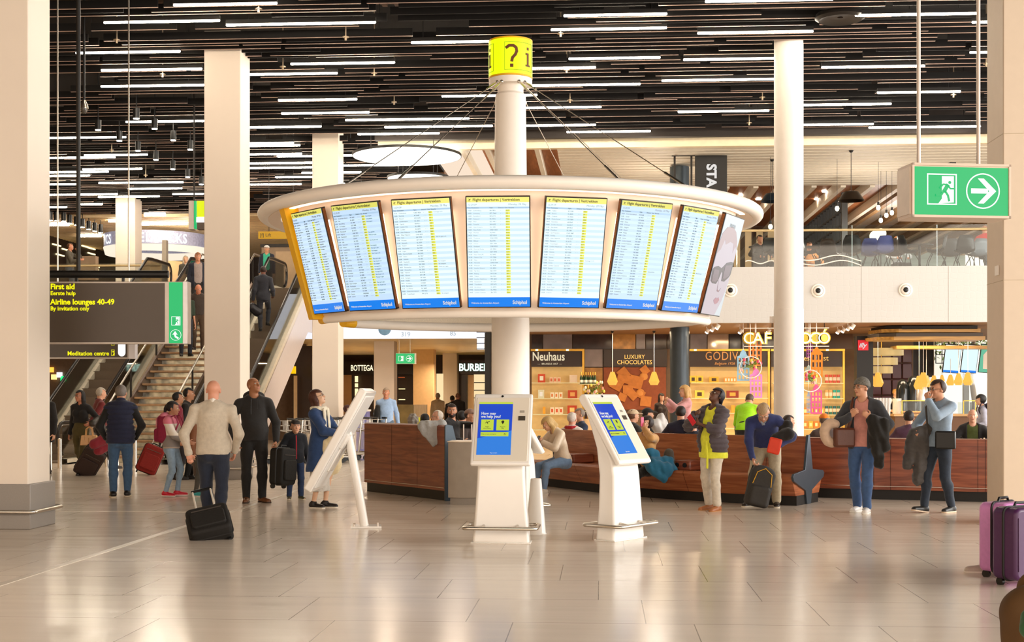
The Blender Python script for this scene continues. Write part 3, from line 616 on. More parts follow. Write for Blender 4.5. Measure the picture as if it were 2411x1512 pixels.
# local x right in picture, -y to camera. panel slab: normal mostly along -x
Mx = T(-.30, .02, 1.05) @ RZ(math.radians(-11)) @ RY(math.radians(29.5))
q = MB(); q.box((0, 0, 0), (.10, .66, 1.36), M=Mx); q.build('panel', M_GLOSS, st, bevel=.02, seg=3)
q = MB(); q.box((.055, 0, 0), (.02, .56, 1.24), M=Mx); q.build('rear_cover', mat('pale_grey_panel', 'e9e6e1', .35, var=.01), st, bevel=.01)
q = MB(); q.box((.075, 0, .02), (.04, .36, .20), M=Mx); q.box((.07, 0, -.22), (.03, .30, .34), M=Mx); q.build('mount', M_GLOSS, st, bevel=.015)
q = MB(); q.tube([(-.02, 0, .02), (-.10, 0, .5), (-.18, 0, .95), (-.205, 0, 1.16)], [.052, .052, .05, .03], 20); q.build('leg', M_GLOSS, st)
q = MB(); q.box((0, 0, .012), (.36, .30, .024)); q.build('base_plate', M_GLOSS, st, bevel=.004)
for x in (-.14, .14):
    for y in (-.11, .11): MB().cyl((x, y, .02), (x, y, .045), .014, n=8).build('bolt', M_STEEL, st)
# slim white litter cone behind the front kiosk
p = G(1262, 1257); MB().lathe([(0, 0), (.125, 0), (.115, .02), (.062, .62), (.055, .63), (0, .63)], n=32).build('tapered_post', M_GLOSS, label='small tapered white post standing just behind the front kiosk', cat='post', loc=p)
# bench-end info box (grey counter) beside the left bench
p = G(1081, 1189); o = empty('charging_counter', (p.x+.12, p.y+.28, 0), math.radians(4), 'grey six sided counter box at the end of the left bench', 'counter')
MB().prism([(-.30, -.22), (-.12, -.30), (.34, -.30), (.42, 0), (.30, .30), (-.25, .30)], 0, .80, Matrix(((1, 0, 0, 0), (0, 0, 1, 0), (0, 1, 0, .10), (0, 0, 0, 1)))).build('body', mat('counter_taupe', '9c8f80', .45), o, bevel=.006)
MB().prism([(-.27, -.20), (-.1, -.27), (.32, -.27), (.39, 0), (.28, .28), (-.22, .28)], 0, .10, Matrix(((1, 0, 0, 0), (0, 0, 1, 0), (0, 1, 0, 0), (0, 0, 0, 1)))).build('plinth', M_GREY, o)
MB().prism([(-.31, -.23), (-.12, -.31), (.35, -.31), (.43, 0), (.31, .31), (-.26, .31)], 0, .012, Matrix(((1, 0, 0, 0), (0, 0, 1, 0), (0, 1, 0, .90), (0, 0, 0, 1)))).build('top', mat('counter_top', 'e4cfb4', .35), o)
# ================================================================ HALL SHELL BEYOND
def SX(px, Y, py=HY): return PY(px, py, Y).x
def SZ(py, Y, px=CX): return PY(px, py, Y).z
def rect(m, x0, y0, x1, y1, Y, th=.04, dy=0.):
    """box from a photo rectangle, standing upright at hall depth Y; front face at Y-dy"""
    X0, X1 = PY(x0, HY, Y).x, PY(x1, HY, Y).x; xm = (x0+x1)/2
    return m.box2((X0, Y-dy-th, PY(xm, y1, Y).z), (X1, Y-dy, PY(xm, y0, Y).z))
M_FASC = mat('mezzanine_cladding', 'c9c6c2', .5, var=0)
_t = M_FASC.node_tree; _v = _t.nodes.new('ShaderNodeTexVoronoi'); _v.feature = 'DISTANCE_TO_EDGE'; _v.inputs['Scale'].default_value = 6.5; _v.inputs['Randomness'].default_value = .35; _x = _t.nodes.new('ShaderNodeTexCoord'); _b = _t.nodes.new('ShaderNodeBump'); _b.inputs['Strength'].default_value = .10; _b.inputs['Distance'].default_value = .03
_r = _t.nodes.new('ShaderNodeMapRange'); _r.inputs[2].default_value = .06
_t.links.new(_x.outputs['Object'], _v.inputs['Vector']); _t.links.new(_v.outputs['Distance'], _r.inputs[0]); _t.links.new(_r.outputs[0], _b.inputs['Height']); _t.links.new(_b.outputs[0], _t.nodes['Principled BSDF'].inputs['Normal'])
M_DARKW = mat('dark_brown_wall', '2e1f17', .5, var=.1); M_BROWN = mat('brown_wall', '5a4030', .6, var=.1)
M_WARMW = mat('warm_wall', 'd8b88a', .6, var=.05)
MB().box2((-22.2, -4, 0), (-22, 64, 9.5)).build('wall_left', M_WARMW, kind='structure')
f = MB(); f.box2((SX(1148, 34), 34, 3.37), (16, 34.25, 4.75)); f.build('trim_5', M_FASC, kind='structure')
f = MB()
for x in (2028, 2233): f.box2((SX(x, 34)-.006, 33.998, 3.37), (SX(x, 34)+.006, 34.0, 4.75))
f.build('trim_8', mat('panel_joint', 'a8a098', .6), kind='structure')
f = MB(); f.box2((SX(1148, 34), 34.25, 3.9), (16, 62, 4.75)); f.build('floor_upper', mat('upper_floor_slab', 'a98c6b', .5), kind='structure')
f = MB(); f.box2((SX(1148, 34), 34.25, 3.40), (16, 46, 3.46)); f.build('ceiling_lower', mat('shop_ceiling', '8a6644', .6, var=.1), kind='structure')
f = MB(); f.box2((-22, 42.2, 4.2), (-3.3, 62, 4.75)); f.build('floor_gallery', mat('gallery_slab', 'a98c6b', .5), kind='structure')
f = MB(); f.box2((-22, 42.2, 3.36), (-3.3, 62, 3.5)); f.build('ceiling_boutiques', mat('boutique_ceiling', 'f0d49c', .4, var=.12, scale=1.2, bump=1.), kind='structure')
MB().box2((-22, 62, 4.75), (SX(1985, 62), 62.2, 9.5)).build('wall_back', M_DARKW, kind='structure')
MB().box2((SX(1985, 61), 61, 4.75), (16, 61.2, 9.5)).build('wall_far', mat('streaked_window_tone', '9fb0ae', .5, var=.3, scale=1.2, stretch=(.3, 1, 6)), kind='structure')  # stands in for far windows; their bright streaks are put into the colour
MB().box2((-22, 60, 0), (-3.3, 60.2, 3.4)).build('wall_boutiques', M_DARKW, kind='structure')
MB().box2((-22, 47, 0), (-10.3, 47.2, 3.4)).build('wall_under_stairs', mat('dim_wall', '6a5442', .6, var=.15), kind='structure')
MB().box2((-21.99, 42, 4.75), (-21.95, 62, 9.4)).build('trim_7', M_DARKW, kind='structure')
MB().box2((SX(1148, 41), 41, 0), (SX(2150, 41), 41.2, 3.4)).build('wall_shops', mat('shop_back_wall', '6b5138', .5, var=.1), kind='structure')
MB().box2((-3.4, 41, 0), (-3.2, 60, 3.4)).build('wall_passage', M_BROWN, kind='structure')
# right end cafe wall with the dark tufted panel and the window
Yw = 43.
w = MB(); rect(w, 2150, 762, 2186, 1200, 41.2, .1); rect(w, 2349, 762, 2364, 1200, 36, .1); w.build('trim_6', M_BLACK, kind='structure')
w = MB(); rect(w, 2186, 780, 2420, 1100, Yw, .02); w.build('window_1', M_GLASS, kind='structure')
# ================================================================ GALLERY FRONT
for (px, py) in ((1720, 684), (1926, 685), (2132, 683)):
    p = PY(px, py, 34); o = empty('air_nozzle', p, 0, {1720: 'round white air nozzle half hidden by the advertising screen', 1926: 'round white air nozzle on the gallery front beside the round column', 2132: 'round white air nozzle below the glass, furthest from the column'}[px], 'air nozzle', 'air nozzles on the gallery front')
    MB().lathe([(0, 0), (.175, 0), (.165, .03), (.13, .045), (.12, .02), (.06, .02), (0, .02)], n=32).build('flange', M_WHITE, o).matrix_local = RX(math.pi/2)
    q = MB(); q.ell((0, -.035, .0), (.12, .07, .12), 24, 16); q.build('ball', M_WHITE, o)
    q = MB(); q.ell((-.01, -.09, -.0), (.065, .03, .065), 20, 12); q.build('nozzle', M_BLACKPL, o)
gl = empty('glass_balustrade', (0, 34.05, 4.75), 0, 'clear glass balustrade with tan handrail along the upper right gallery', 'balustrade')
xs = [SX(x, 34.05) for x in (1560, 1735, 1830, 2006, 2206, 2400)]
for a, b_ in zip(xs, xs[1:]):
    MB().box2((a+.008, -.01, 0), (b_-.008, .01, 1.02)).build('glass_pane', M_GLASS, gl, smooth=False)
    MB().box2((b_-.006, -.011, 0), (b_+.006, .011, 1.02)).build('glass_edge', mat('glass_edge', 'cfe8e6', .2, emit=.2), gl, smooth=False)
MB().cyl((xs[0], -.06, .90), (xs[-1], -.06, .90), .03).build('handrail', mat('tan_rail', 'c9b183', .4, .3), gl)
gl2 = empty('glass_balustrade', (0, 42.2, 4.75), 0, 'glass balustrade with pale handrail on the upper floor left of the escalators', 'balustrade')
MB().box2((-20, -.01, 0), (-13.9, .01, 1.0)).build('glass_pane', M_GLASS, gl2, smooth=False)
MB().cyl((-20, 0, .93), (-13.9, 0, .93), .035).build('handrail', mat('tan_rail', 'c9b183', .4, .3), gl2)
# big white advertising board under the left gallery
bd = empty('advertising_board', (0, 41.9, 3.33), 0, 'long bright white advertising board above the boutiques, below the ring of screens', 'advertising board')
MB().box2((-10.6, 0, 0), (SX(1143, 42), .14, 1.4)).build('lit_panel', mat('white_board', 'fdfdff', .3, emit=.95, ecol='f6f6ff', var=0), bd)
text('319', .2, T(SX(945, 42)+.0, -.01, -.005+.12-.05), mat('board_blue_ink', '9cc0e2', .5, var=0), bd, 'number')
text('85', .2, T(SX(1060, 42), -.01, .09), mat('board_blue_ink', '9cc0e2', .5, var=0), bd, 'number')
q = MB(); q.ell((SX(907, 42), -.02, .30), (.20, .02, .20)); q.build('blue_globe_picture', mat('board_globe', '6f9ac0', .5, var=.2), bd)
# ================================================================ ESCALATORS AND STAIRS
M_DECK = mat('escalator_deck', 'e9dcc4', .35, .2); M_STEP = mat('escalator_step', '6b5a49', .45, .3, var=.2, scale=40, stretch=(6, 1, 1))
M_HAND = mat('handrail_rubber', '1b1613', .3); M_CLAD = mat('satin_cladding', 'e2d6d0', .3, .12, var=.02)
SL = math.tan(math.radians(30)); YB, ZT = 31.8, 4.75; YT = YB+ZT/SL
def prof_line(dz, y0=None, y1=None, round_=True):
    y0 = YB-1.6 if y0 is None else y0; y1 = YT+1.9 if y1 is None else y1
    return [(y0, dz), (YB-.35, dz), (YB+.1, dz+.03), (YB+.6, dz+.33), (YT-.6, ZT+dz-.33), (YT-.1, ZT+dz-.03), (YT+.35, ZT+dz), (y1, ZT+dz)]
def escalator(xa, xb, label, clad=True):
    o = empty('escalator', ((xa+xb)/2, YB, 0), 0, label, 'escalator'); xa -= o.location.x; xb -= o.location.x; ys = -YB
    st_ = MB(); y = YB-1.2; 
    while y < YT+1.4:
        z = max(0, min(ZT, (y-YB+.2)*SL)); zn = max(0, min(ZT, (y-YB-.2)*SL))
        st_.box2((xa+.16, y+ys, z-.25), (xb-.16, y+ys+.40, z+.02)); y += .4
    st_.build('steps', M_STEP, o, smooth=False)
    for x in (xa+.08, xb-.08):
        g = MB(); lo = prof_line(.1); hi = prof_line(.92)
        for (a, b2), (c_, d_) in zip(zip(lo, lo[1:]), zip(hi, hi[1:])):
            g.add([(x-.006, a[0]+ys, a[1]), (x-.006, b2[0]+ys, b2[1]), (x-.006, d_[0]+ys, d_[1]), (x-.006, c_[0]+ys, c_[1]), (x+.006, a[0]+ys, a[1]), (x+.006, b2[0]+ys, b2[1]), (x+.006, d_[0]+ys, d_[1]), (x+.006, c_[0]+ys, c_[1])],
                  [(0, 1, 2, 3), (7, 6, 5, 4), (0, 4, 5, 1), (2, 6, 7, 3)])
        g.build('glass_side', M_GLASS, o, smooth=False)
        hp = prof_line(.95); e0 = hp[0]; e1 = hp[-1]
        pts = [(x, e0[0]+ys-.28*math.sin(t), e0[1]-.36+.36*math.cos(t)) for t in [math.pi*(1-q/8) for q in range(8)]]
        pts += [(x, a+ys, b2) for a, b2 in hp]
        pts += [(x, e1[0]+ys+.28*math.sin(t), e1[1]-.36+.36*math.cos(t)) for t in [math.pi*q/8 for q in range(1, 9)]]
        MB().tube(pts, .04, 8).build('handrail', M_HAND, o)
        MB().tube([(p[0], p[1], p[2]-.055) for p in pts], .018, 6).build('handrail_track', M_STEEL, o)
        d_ = MB(); pr = prof_line(.12); lo = prof_line(-.06)
        for (a, b2), (c_, e_) in zip(zip(lo, lo[1:]), zip(pr, pr[1:])):
            d_.add([(x-.11, a[0]+ys, a[1]), (x-.11, b2[0]+ys, b2[1]), (x-.11, e_[0]+ys, e_[1]), (x-.11, c_[0]+ys, c_[1]), (x+.11, a[0]+ys, a[1]), (x+.11, b2[0]+ys, b2[1]), (x+.11, e_[0]+ys, e_[1]), (x+.11, c_[0]+ys, c_[1])],
                  [(0, 1, 2, 3), (7, 6, 5, 4), (0, 4, 5, 1), (2, 6, 7, 3)])
        d_.build('deck', M_DECK, o)
    if clad:
        c_ = MB(); up = [(a, max(b2, .03)) for a, b2 in prof_line(-.06)]
        up = [u for u in up[:3]]+[(YB+2.0, 2.0*SL-.06+.0)]+up[3:] if 0 else sorted(up+[(YB+2.0, 2.0*SL-.04)])
        lz = lambda a: 0 if a <= YB+2 else (ZT-1.3)*(a-YB-2)/(YT-.1-YB-2) if a < YT-.1 else ZT-1.3
        for x in (xa-.03, xb+.01):
            for (a, z1), (b2, z2) in zip(up, up[1:]):
                c_.add([(x+q, v+ys, z) for q in (0, .02) for v, z in ((a, lz(a)), (b2, lz(b2)), (b2, z2), (a, z1))], [(0, 1, 2, 3), (7, 6, 5, 4), (0, 4, 5, 1), (2, 6, 7, 3)])
        c_.build('side_cladding', M_CLAD, o, smooth=False)
    return o
escalator(-9.95, -8.72, 'escalator carrying the man in the dark suit, beside the square pillar')
escalator(-13.65, -12.15, 'escalator with dark steps behind the woman in olive leggings')
sr = empty('staircase', (-10.9, 30.8, 0), 0, 'open staircase with wooden treads between the two escalators', 'staircase')
tr = MB(); n = 28
for i in range(n): tr.box2((-.72, i*.30, (i+1)*.17-.055), (.72, i*.30+.34, (i+1)*.17))
tr.build('treads', wood('tread_wood', '8c6a48', 'b08a60', 3, (1, 6, 1)), sr, bevel=.01)
rs = MB()
for i in range(n): rs.box2((-.70, i*.30+.30, i*.17), (.70, i*.30+.31, i*.17+.12))
rs.build('risers', mat('riser_glass', 'c9bfae', .12, .5, var=.5, scale=6), sr, smooth=False)
for s in (-1, 1):
    b_ = MB(); b_.prism([(-.1, -.02), (0.2, .32), (n*.30, n*.17+.2), (n*.30, n*.17-.2), (.3, -.02)], s*.76-.03, s*.76+.03, Matrix(((0, 1, 0, 0), (1, 0, 0, 0), (0, 0, 1, 0), (0, 0, 0, 1))))
    b_.build('stringer', mat('stringer_brown', '5b4433', .4, .3), sr, smooth=False)
    MB().tube([(s*.78, -.2, .85), (s*.78, .1, .95), (s*.78, n*.30, n*.17+.95), (s*.78, n*.3+.6, n*.17+.95)], .026, 10).build('handrail', M_STEEL, sr)
    for k in range(5):
        y = .4+k*1.95; MB().prism([(y-.03, y*.567+.1), (y+.03, y*.567+.1), (y+.015, y*.567+.93), (y-.015, y*.567+.93)], s*.78-.02, s*.78+.02, Matrix(((0, 1, 0, 0), (1, 0, 0, 0), (0, 0, 1, 0), (0, 0, 0, 1)))).build('baluster', M_DSTEEL, sr, smooth=False)
# steel bollards before the escalator
bo = None
for (x, y) in ((118, 1100), (141, 1098), (252, 1095), (276, 1096), (318, 1094)):
    p = G(x, y+4)
    if bo is None: m = MB(); m.cyl((0, 0, 0), (0, 0, .62), .045, n=16); m.ell((0, 0, .62), (.045, .045, .02)); bo = m.build('bollard', M_STEEL); q = bo
    else: q = bo.copy(); COL.objects.link(q)
    q.location = p
    tag(q, {118: 'polished steel bollard hard against the left pillar, before the escalator', 141: 'polished steel bollard left of the woman in olive leggings', 252: 'polished steel bollard glimpsed beside the man in the padded vest', 276: 'polished steel bollard behind the legs of the man in the padded vest', 318: 'polished steel bollard above the red suitcase'}[x], 'bollard', 'bollards before the escalator')
# ================================================================ LEFT SIGNS
def box_sign(name, px0, py0, px1, py1, d, th, label, cat='sign', rot=0.):
    a = P(px0, py0, d); b_ = P(px1, py1, d); o = empty(name, (0, 0, 0), 0, label, cat)
    wd = (b_-a).dot(RT); ht = a.z-b_.z
    o.matrix_world = Matrix.Translation(Vector((a.x, a.y, b_.z))) @ RZ(PHI+rot)
    return o, wd, ht
M_SIGNG = mat('sign_charcoal', '55493f', .4, var=.02); M_SIGNY = mat('sign_yellow', 'f6ee00', .5, emit=1.0, ecol='f6ee00', var=0)
M_EXG = mat('exit_green', '00b36b', .4, emit=.95, ecol='00b868', var=0); M_EXW = mat('exit_white', 'ffffff', .4, emit=1.0, ecol='ffffff', var=0); M_FRAME = mat('sign_frame', 'c9bdb2', .4, .3)
def running_man(o, cx, cz, s, y):
    """running figure leaving through a door, inside a square outline of side s"""
    w = MB(); t = .012*s/.3
    for a, b_, c_, d_ in ((-s/2, -s/2, s/2, -s/2+t), (-s/2, s/2-t, s/2, s/2), (-s/2, -s/2, -s/2+t, s/2), (s/2-t, -s/2, s/2, s/2)): w.box2((cx+a, y-.002, cz+b_), (cx+c_, y, cz+d_))
    w.build('pictogram_frame', M_EXW, o, smooth=False)
    q = MB(); P_ = lambda pts, a=0., b=.002: q.prism([(cx+x*s, cz+z*s) for x, z in pts], y-b, y-a)
    P_([(.0, .42), (.40, .42), (.40, -.42), (-.12, -.46), (0, -.30)]); q.build('pictogram_door', M_EXW, o, smooth=False)
    q = MB(); q.prism([(cx+s*(.26+.05*math.cos(a)), cz+s*(.22+.05*math.sin(a))) for a in [k*math.pi/8 for k in range(16)]], y-.004, y-.002)
    for pts, wd in (([(.20, .14), (.06, -.08)], .13), ([(.2, .14), (.04, .16), (-.06, .04)], .05), ([(.2, .13), (.28, .02), (.4, .02)], .05), ([(.1, -.05), (.2, -.2), (.24, -.38)], .07), ([(.06, -.05), (-.02, -.18), (-.2, -.19)], .07)):
        for k, poly in enumerate(strip(pts, wd)): q.prism([(cx+x*s, cz+z*s) for x, z in poly], y-.004-.0003*k, y-.002)
    q.build('running_figure', M_EXG, o, smooth=False)
def arrow_disc(o, cx, cz, r, y, up=False):
    q = MB(); n = 40
    for k in range(n):
        a, b_ = 2*math.pi*k/n, 2*math.pi*(k+1)/n
        q.prism([(cx+r*math.cos(a), cz+r*math.sin(a)), (cx+r*math.cos(b_), cz+r*math.sin(b_)), (cx+r*.93*math.cos(b_), cz+r*.93*math.sin(b_)), (cx+r*.93*math.cos(a), cz+r*.93*math.sin(a))], y-.002, y)
    q.build('arrow_ring', M_EXW, o, smooth=False)
    q = MB()
    if not up:
        q.prism([(cx-.7*r, cz-.14*r), (cx+.3*r, cz-.14*r), (cx+.3*r, cz+.14*r), (cx-.7*r, cz+.14*r)], y-.002, y)
        q.prism([(cx-.3*r, cz+.7*r), (cx+.05*r, cz+.7*r), (cx+.78*r, cz), (cx+.05*r, cz-.7*r), (cx-.3*r, cz-.7*r), (cx+.38*r, cz)], y-.003, y)
    else:
        q.prism([(cx-.6*r, cz+.05*r), (cx-.1*r, cz+.7*r), (cx+.35*r, cz+.05*r), (cx+.05*r, cz+.1*r), (cx+.1*r, cz-.2*r), (cx+.6*r, cz-.5*r), (cx+.4*r, cz-.75*r), (cx-.15*r, cz-.4*r), (cx-.3*r, cz+.08*r)], y-.003, y)
    q.build('arrow', M_EXW, o, smooth=False)
o, w_, h_ = box_sign('wayfinding_sign', -60, 663, 443, 810, 17.4, .2, 'large charcoal hanging sign with yellow First aid and Airline lounges lettering')
U = w_/503
MB().box2((0, 0, 0), (w_, .16, h_)).build('frame', M_FRAME, o, bevel=.006)
MB().box2((.02, -.006, .02), (448*U, 0, h_-.02)).build('panel', M_SIGNG, o, smooth=False)
MB().box2((458*U, -.006, .01), (490*U, 0, h_-.01)).build('green_panel', M_EXG, o, smooth=False)
MB().box2((491*U, -.012, 0), (502*U, .16, h_)).build('end_cap', mat('pale_aluminium', 'd6d2d4', .35, .4), o, bevel=.003)
for s, sz, y, b in (('First aid', .105, 681, .003), ('Eerste hulp', .077, 695, .0018), ('Airline lounges 40-49', .103, 717, .003), ('By invitation only', .077, 731, .0018)):
    text(s, sz*.95, T((179)*U, -.0075, (810-y)*U), M_SIGNY, o, 'lettering', b, sx=.97)
running_man(o, 474.5*U, (810-756)*U, 21*U, -.008); arrow_disc(o, 474*U, (810-789)*U, 13*U, -.008, True)
o, w_, h_ = box_sign('sign_support_tube', -60, 637, 397, 655, 17.5, .2, 'horizontal black tube with a vertical black rod holding the First aid sign', 'sign support')
MB().cyl((0, 0, h_/2), (w_, 0, h_/2), h_/2, n=24).build('tube', M_BLACKPL, o)
xr = (186+60)*U; MB().cyl((xr, 0, h_/2), (xr, 0, 9.42-o.matrix_world.translation.z), .028, n=12).build('vertical_rod', mat('rod_grey', '2c2a28', .35, .5), o)
for t in (.4, 1.3, 1.9): MB().box2((t, -.02, -.06), (t+.03, .02, .03)).build('bracket', M_BLACKPL, o)
o, w_, h_ = box_sign('wayfinding_sign', -60, 800, 320, 845, 20.2, .2, 'lower charcoal hanging sign reading Meditation centre in yellow')
U = w_/380
MB().box2((0, 0, 0), (363*U, .14, .30)).build('frame', M_FRAME, o, bevel=.006); MB().box2((0, -.006, .02), (363*U-.02, 0, .29)).build('panel', M_SIGNG, o, smooth=False)
text('Meditation centre', .088, T(219*U, -.0075, 8*U), M_SIGNY, o, 'lettering', .002, sx=.97)
MB().box2((363*U, -.01, 0), (378*U, .14, .30)).build('end_cap', mat('pale_aluminium', 'd6d2d4', .35, .4), o)
q = MB(); q.prism([(347*U+.055*math.cos(a), .09+.055*math.sin(a)) for a in [math.pi+math.pi*k/10 for k in range(11)]]+[(347*U+.055, .27), (347*U-.055, .27)], -.009, -.006); q.build('white_badge', M_EXW, o, smooth=False)
q = MB()
for z0 in (.045, .20): 
    for a in ((327*U, z0, 341*U-.04, z0+.004), (327*U, z0+.085, 341*U-.04, z0+.089), (327*U, z0, 327*U+.004, z0+.089), (341*U-.044, z0, 341*U-.04, z0+.089)): q.box2((a[0]-.03, -.008, a[1]), (a[2]-.03, -.006, a[3]))
q.ell((330*U-.02, -.007, .105), (.012, .002, .012)); q.prism([(327*U-.01, .055), (329*U, .09), (331*U-.01, .10), (332*U-.01, .075), (330*U, .06)], -.009, -.006)
q.build('kneeling_symbol', M_SIGNY, o, smooth=False)
for x in (192, 360): MB().cyl((x*U, .07, .3), (x*U, .07, 9.42-o.matrix_world.translation.z), .012, n=8).build('hanging_rod', M_STEEL, o)
# lift sign and lift lobby upstairs
o, w_, h_ = box_sign('lift_sign', 608, 545, 712, 562, 39, .1, 'yellow strip sign reading Lift above the escalator')
MB().box2((0, 0, 0), (w_, .1, h_)).build('panel', mat('lift_yellow', 'f2b800', .4, emit=.5, ecol='f0b000', var=0), o)
text('[f] Lift', .13, T(.05, -.005, .06), M_TXTD, o, 'lettering', .0005)
for x in (.3, 1.): MB().cyl((x, .05, h_), (x, .05, 9.42-o.matrix_world.translation.z), .008, n=6).build('hanging_rod', M_DSTEEL, o)
o = empty('lift_shaft', (SX(680, 46), 46, 4.75), 0, 'brown panelled lift front behind the man in the white cap', 'lift')
MB().box2((-.95, 0, 0), (1.6, 1.2, 1.95)).build('shaft', mat('lift_panel', '8a7258', .5, var=.1), o)
for x in (-.45, .5): MB().box2((x, -.03, 0), (x+.9, 0, 1.75)).build('door_leaf', mat('lift_door', 'a58a68', .4, .2), o)
MB().box2((-.98, -.05, 1.9), (1.6, 0, 2.0)).build('lintel', M_DSTEEL, o)
# security camera on its pole
p = P(198, 256, 24); o = empty('dome_camera', p, 0, 'dome security camera hanging on a thin pole beside the black rod', 'security camera')
MB().lathe([(0, .16), (.03, .15), (.07, .05), (.075, 0), (0, 0)], n=24).build('housing', M_STEEL, o)
MB().lathe([(0, -.09), (.03, -.08), (.05, -.04), (.055, 0), (0, 0)], n=24).build('dome', mat('smoked_dome', '4b4640', .1), o)
MB().cyl((0, 0, .15), (0, 0, 9.42-p.z), .022, n=10).build('pole', M_BLACKPL, o)
# spotlights under the slatted ceiling at the upper left
for i, (x, y) in enumerate([(321,279),(231,306),(364,303),(281,331),(408,330),(325,355),(448,352),(367,376),(407,398),(442,417),(474,434)]):
    p = G(x, y, 7.55); o = empty('spotlight', p, 0, ORD[i]+' small black spotlight from the front among the upper left slats', 'spotlight', 'spotlights under the slats at the upper left')
    m = MB(); m.cyl((0, 0, 0), (0, 0, .22), .07, n=12); m.cyl((0, 0, .2), (0, 0, 9.42-p.z), .012, n=6); m.build('body', M_BLACKPL, o)
    MB().cyl((0, 0, -.012), (0, 0, 0), .06, n=12).build('lens', M_LED, o)
tk = [(118,523),(133,524),(150,525),(164,530),(180,534),(194,539),(209,544),(223,548),(237,552)]
for i, (x, y) in enumerate(tk):
    p = P(x, y-4, 47+i*.3); o = empty('track_spotlight', p, 0, ORD[i]+' black track spotlight from the left pillar, beside the book shop ring', 'spotlight', 'track spotlights beside the book shop ring')
    m = MB(); m.cyl((0, 0, 0), (0, 0, .30), .085, n=12); m.cyl((0, 0, .28), (0, 0, (7.95 if p.y > 47.6 else 9.42)-p.z), .015, n=6); m.build('body', M_BLACKPL, o)
    MB().cyl((0, 0, -.012), (0, 0, 0), .075, n=12).build('lens', M_LED, o)
# cream slatted ceiling of the book shop zone upstairs
c = MB(); c.mi = 0; c.box2((-22, 47.6, 8.05), (-5.5, 62, 9.5)); c.mi = 1
for k in range(48): c.box2((-22, 47.6+k*.3, 7.93), (-5.5, 47.74+k*.3, 8.06))
c.build('ceiling_far', [mat('warm_dark_gap', '6b4a2c', .7), mat('cream_slat', 'e8cda0', .5)], kind='structure', smooth=False)
for (xa, xb, y) in ((340, 389, 508), (332, 440, 529), (190, 238, 557), (117, 162, 531), (256, 276, 522)):
    m_ = G((xa+xb)/2, y, 7.86); a = PY(xa, y, m_.y).x; b_ = PY(xb, y, m_.y).x
    o = empty('linear_lamp', ((a+b_)/2, m_.y, 7.90), 0, 'tube lamp on the cream slats over the book shop, '+{340: 'nearer the hanging green sign', 332: 'just above the ring lettering', 190: 'lowest, beside the black rod', 117: 'hard against the left pillar', 256: 'shortest, left of the upstairs pillar'}[xa], 'ceiling lamp', 'tube lamps over the book shop')
    MB().cyl((-(b_-a)/2, 0, 0), ((b_-a)/2, 0, 0), .06, n=8).build('lamp_tube', M_LED, o)
# book shop ring
p = P(370, HY, 53); o = empty('book_shop_ring_sign', (p.x, p.y, 0), 0, 'round LED band sign reading TRAVEL BOOKS over the upper floor shop', 'sign')
zb0, zb1 = 1.58+(930-572)*51/3200, 1.58+(930-541)*51/3200
MB().lathe([(2.0, zb0), (2.0, zb1), (1.9, zb1), (1.9, zb0)], n=96, closed=True).build('led_band', mat('led_band', '8e90a4', .4, var=.5, scale=60, stretch=(1, 1, .2), emit=.3, ecol='9c9cb8'), o)
MB().lathe([(1.95, zb0-.28), (2.02, zb0-.02), (1.7, zb0-.02), (1.75, zb0-.12)], n=96, closed=True).build('lower_rim', mat('ring_glow', 'fff2dc', .4, emit=.95, ecol='fff0da', var=0), o)
MB().lathe([(1.55, 4.76), (1.55, zb0-.6), (1.5, zb0-.6), (1.5, 4.76)], n=48, closed=True).build('shop_counter', mat('warm_wall', 'd8b88a'), o)
a0 = math.atan2(-p.y, -p.x)
m_ = mat('led_letters', 'ffffff', .4, emit=1.0, ecol='ffffff', var=0)
for k, ch in enumerate('ELECTRONICS'[-3:]):
    a = a0-math.radians(72-k*6.5); text(ch, .50, T(2.03*math.cos(a), 2.03*math.sin(a), zb0+.05) @ RZ(a+math.pi/2), m_, o, 'letter', .012, 'CENTER', sx=.8)
for k, ch in enumerate('TRAVEL BOOKS'):
    a = a0+math.radians(-16+(k-4)*6.6)
    if ch != ' ': text(ch, .50, T(2.03*math.cos(a), 2.03*math.sin(a), zb0+.05) @ RZ(a+math.pi/2), m_, o, 'letter', .012, 'CENTER', sx=.8)
# vertical wayfinding box at the upper floor next to the pillar
o, w_, h_ = box_sign('hanging_sign', 444, 473, 484, 540, 30, .2, 'grey, green and yellow hanging sign at the edge of the square pillar')
MB().box2((0, 0, 0), (w_*.32, .25, h_)).build('case', M_FRAME, o, bevel=.005)
MB().box2((w_*.33, -.01, .02), (w_*.43, .2, h_)).build('green_panel', M_EXG, o); MB().box2((w_*.5, -.01, h_*.45), (w_, .2, h_)).build('yellow_panel', mat('lit_yellow_panel', 'e8f000', .4, emit=.9, ecol='e4f000', var=0), o)
MB().box2((w_*.46, -.01, h_*.25), (w_, .2, h_*.43)).build('white_panel', M_EXW, o); MB().box2((w_*.5, -.01, 0), (w_, .2, h_*.24)).build('lower_panel', M_SIGNG, o)
MB().cyl((.1, .1, h_), (.1, .1, 9.42-o.matrix_world.translation.z), .02, n=8).build('hanging_rod', M_DSTEEL, o)
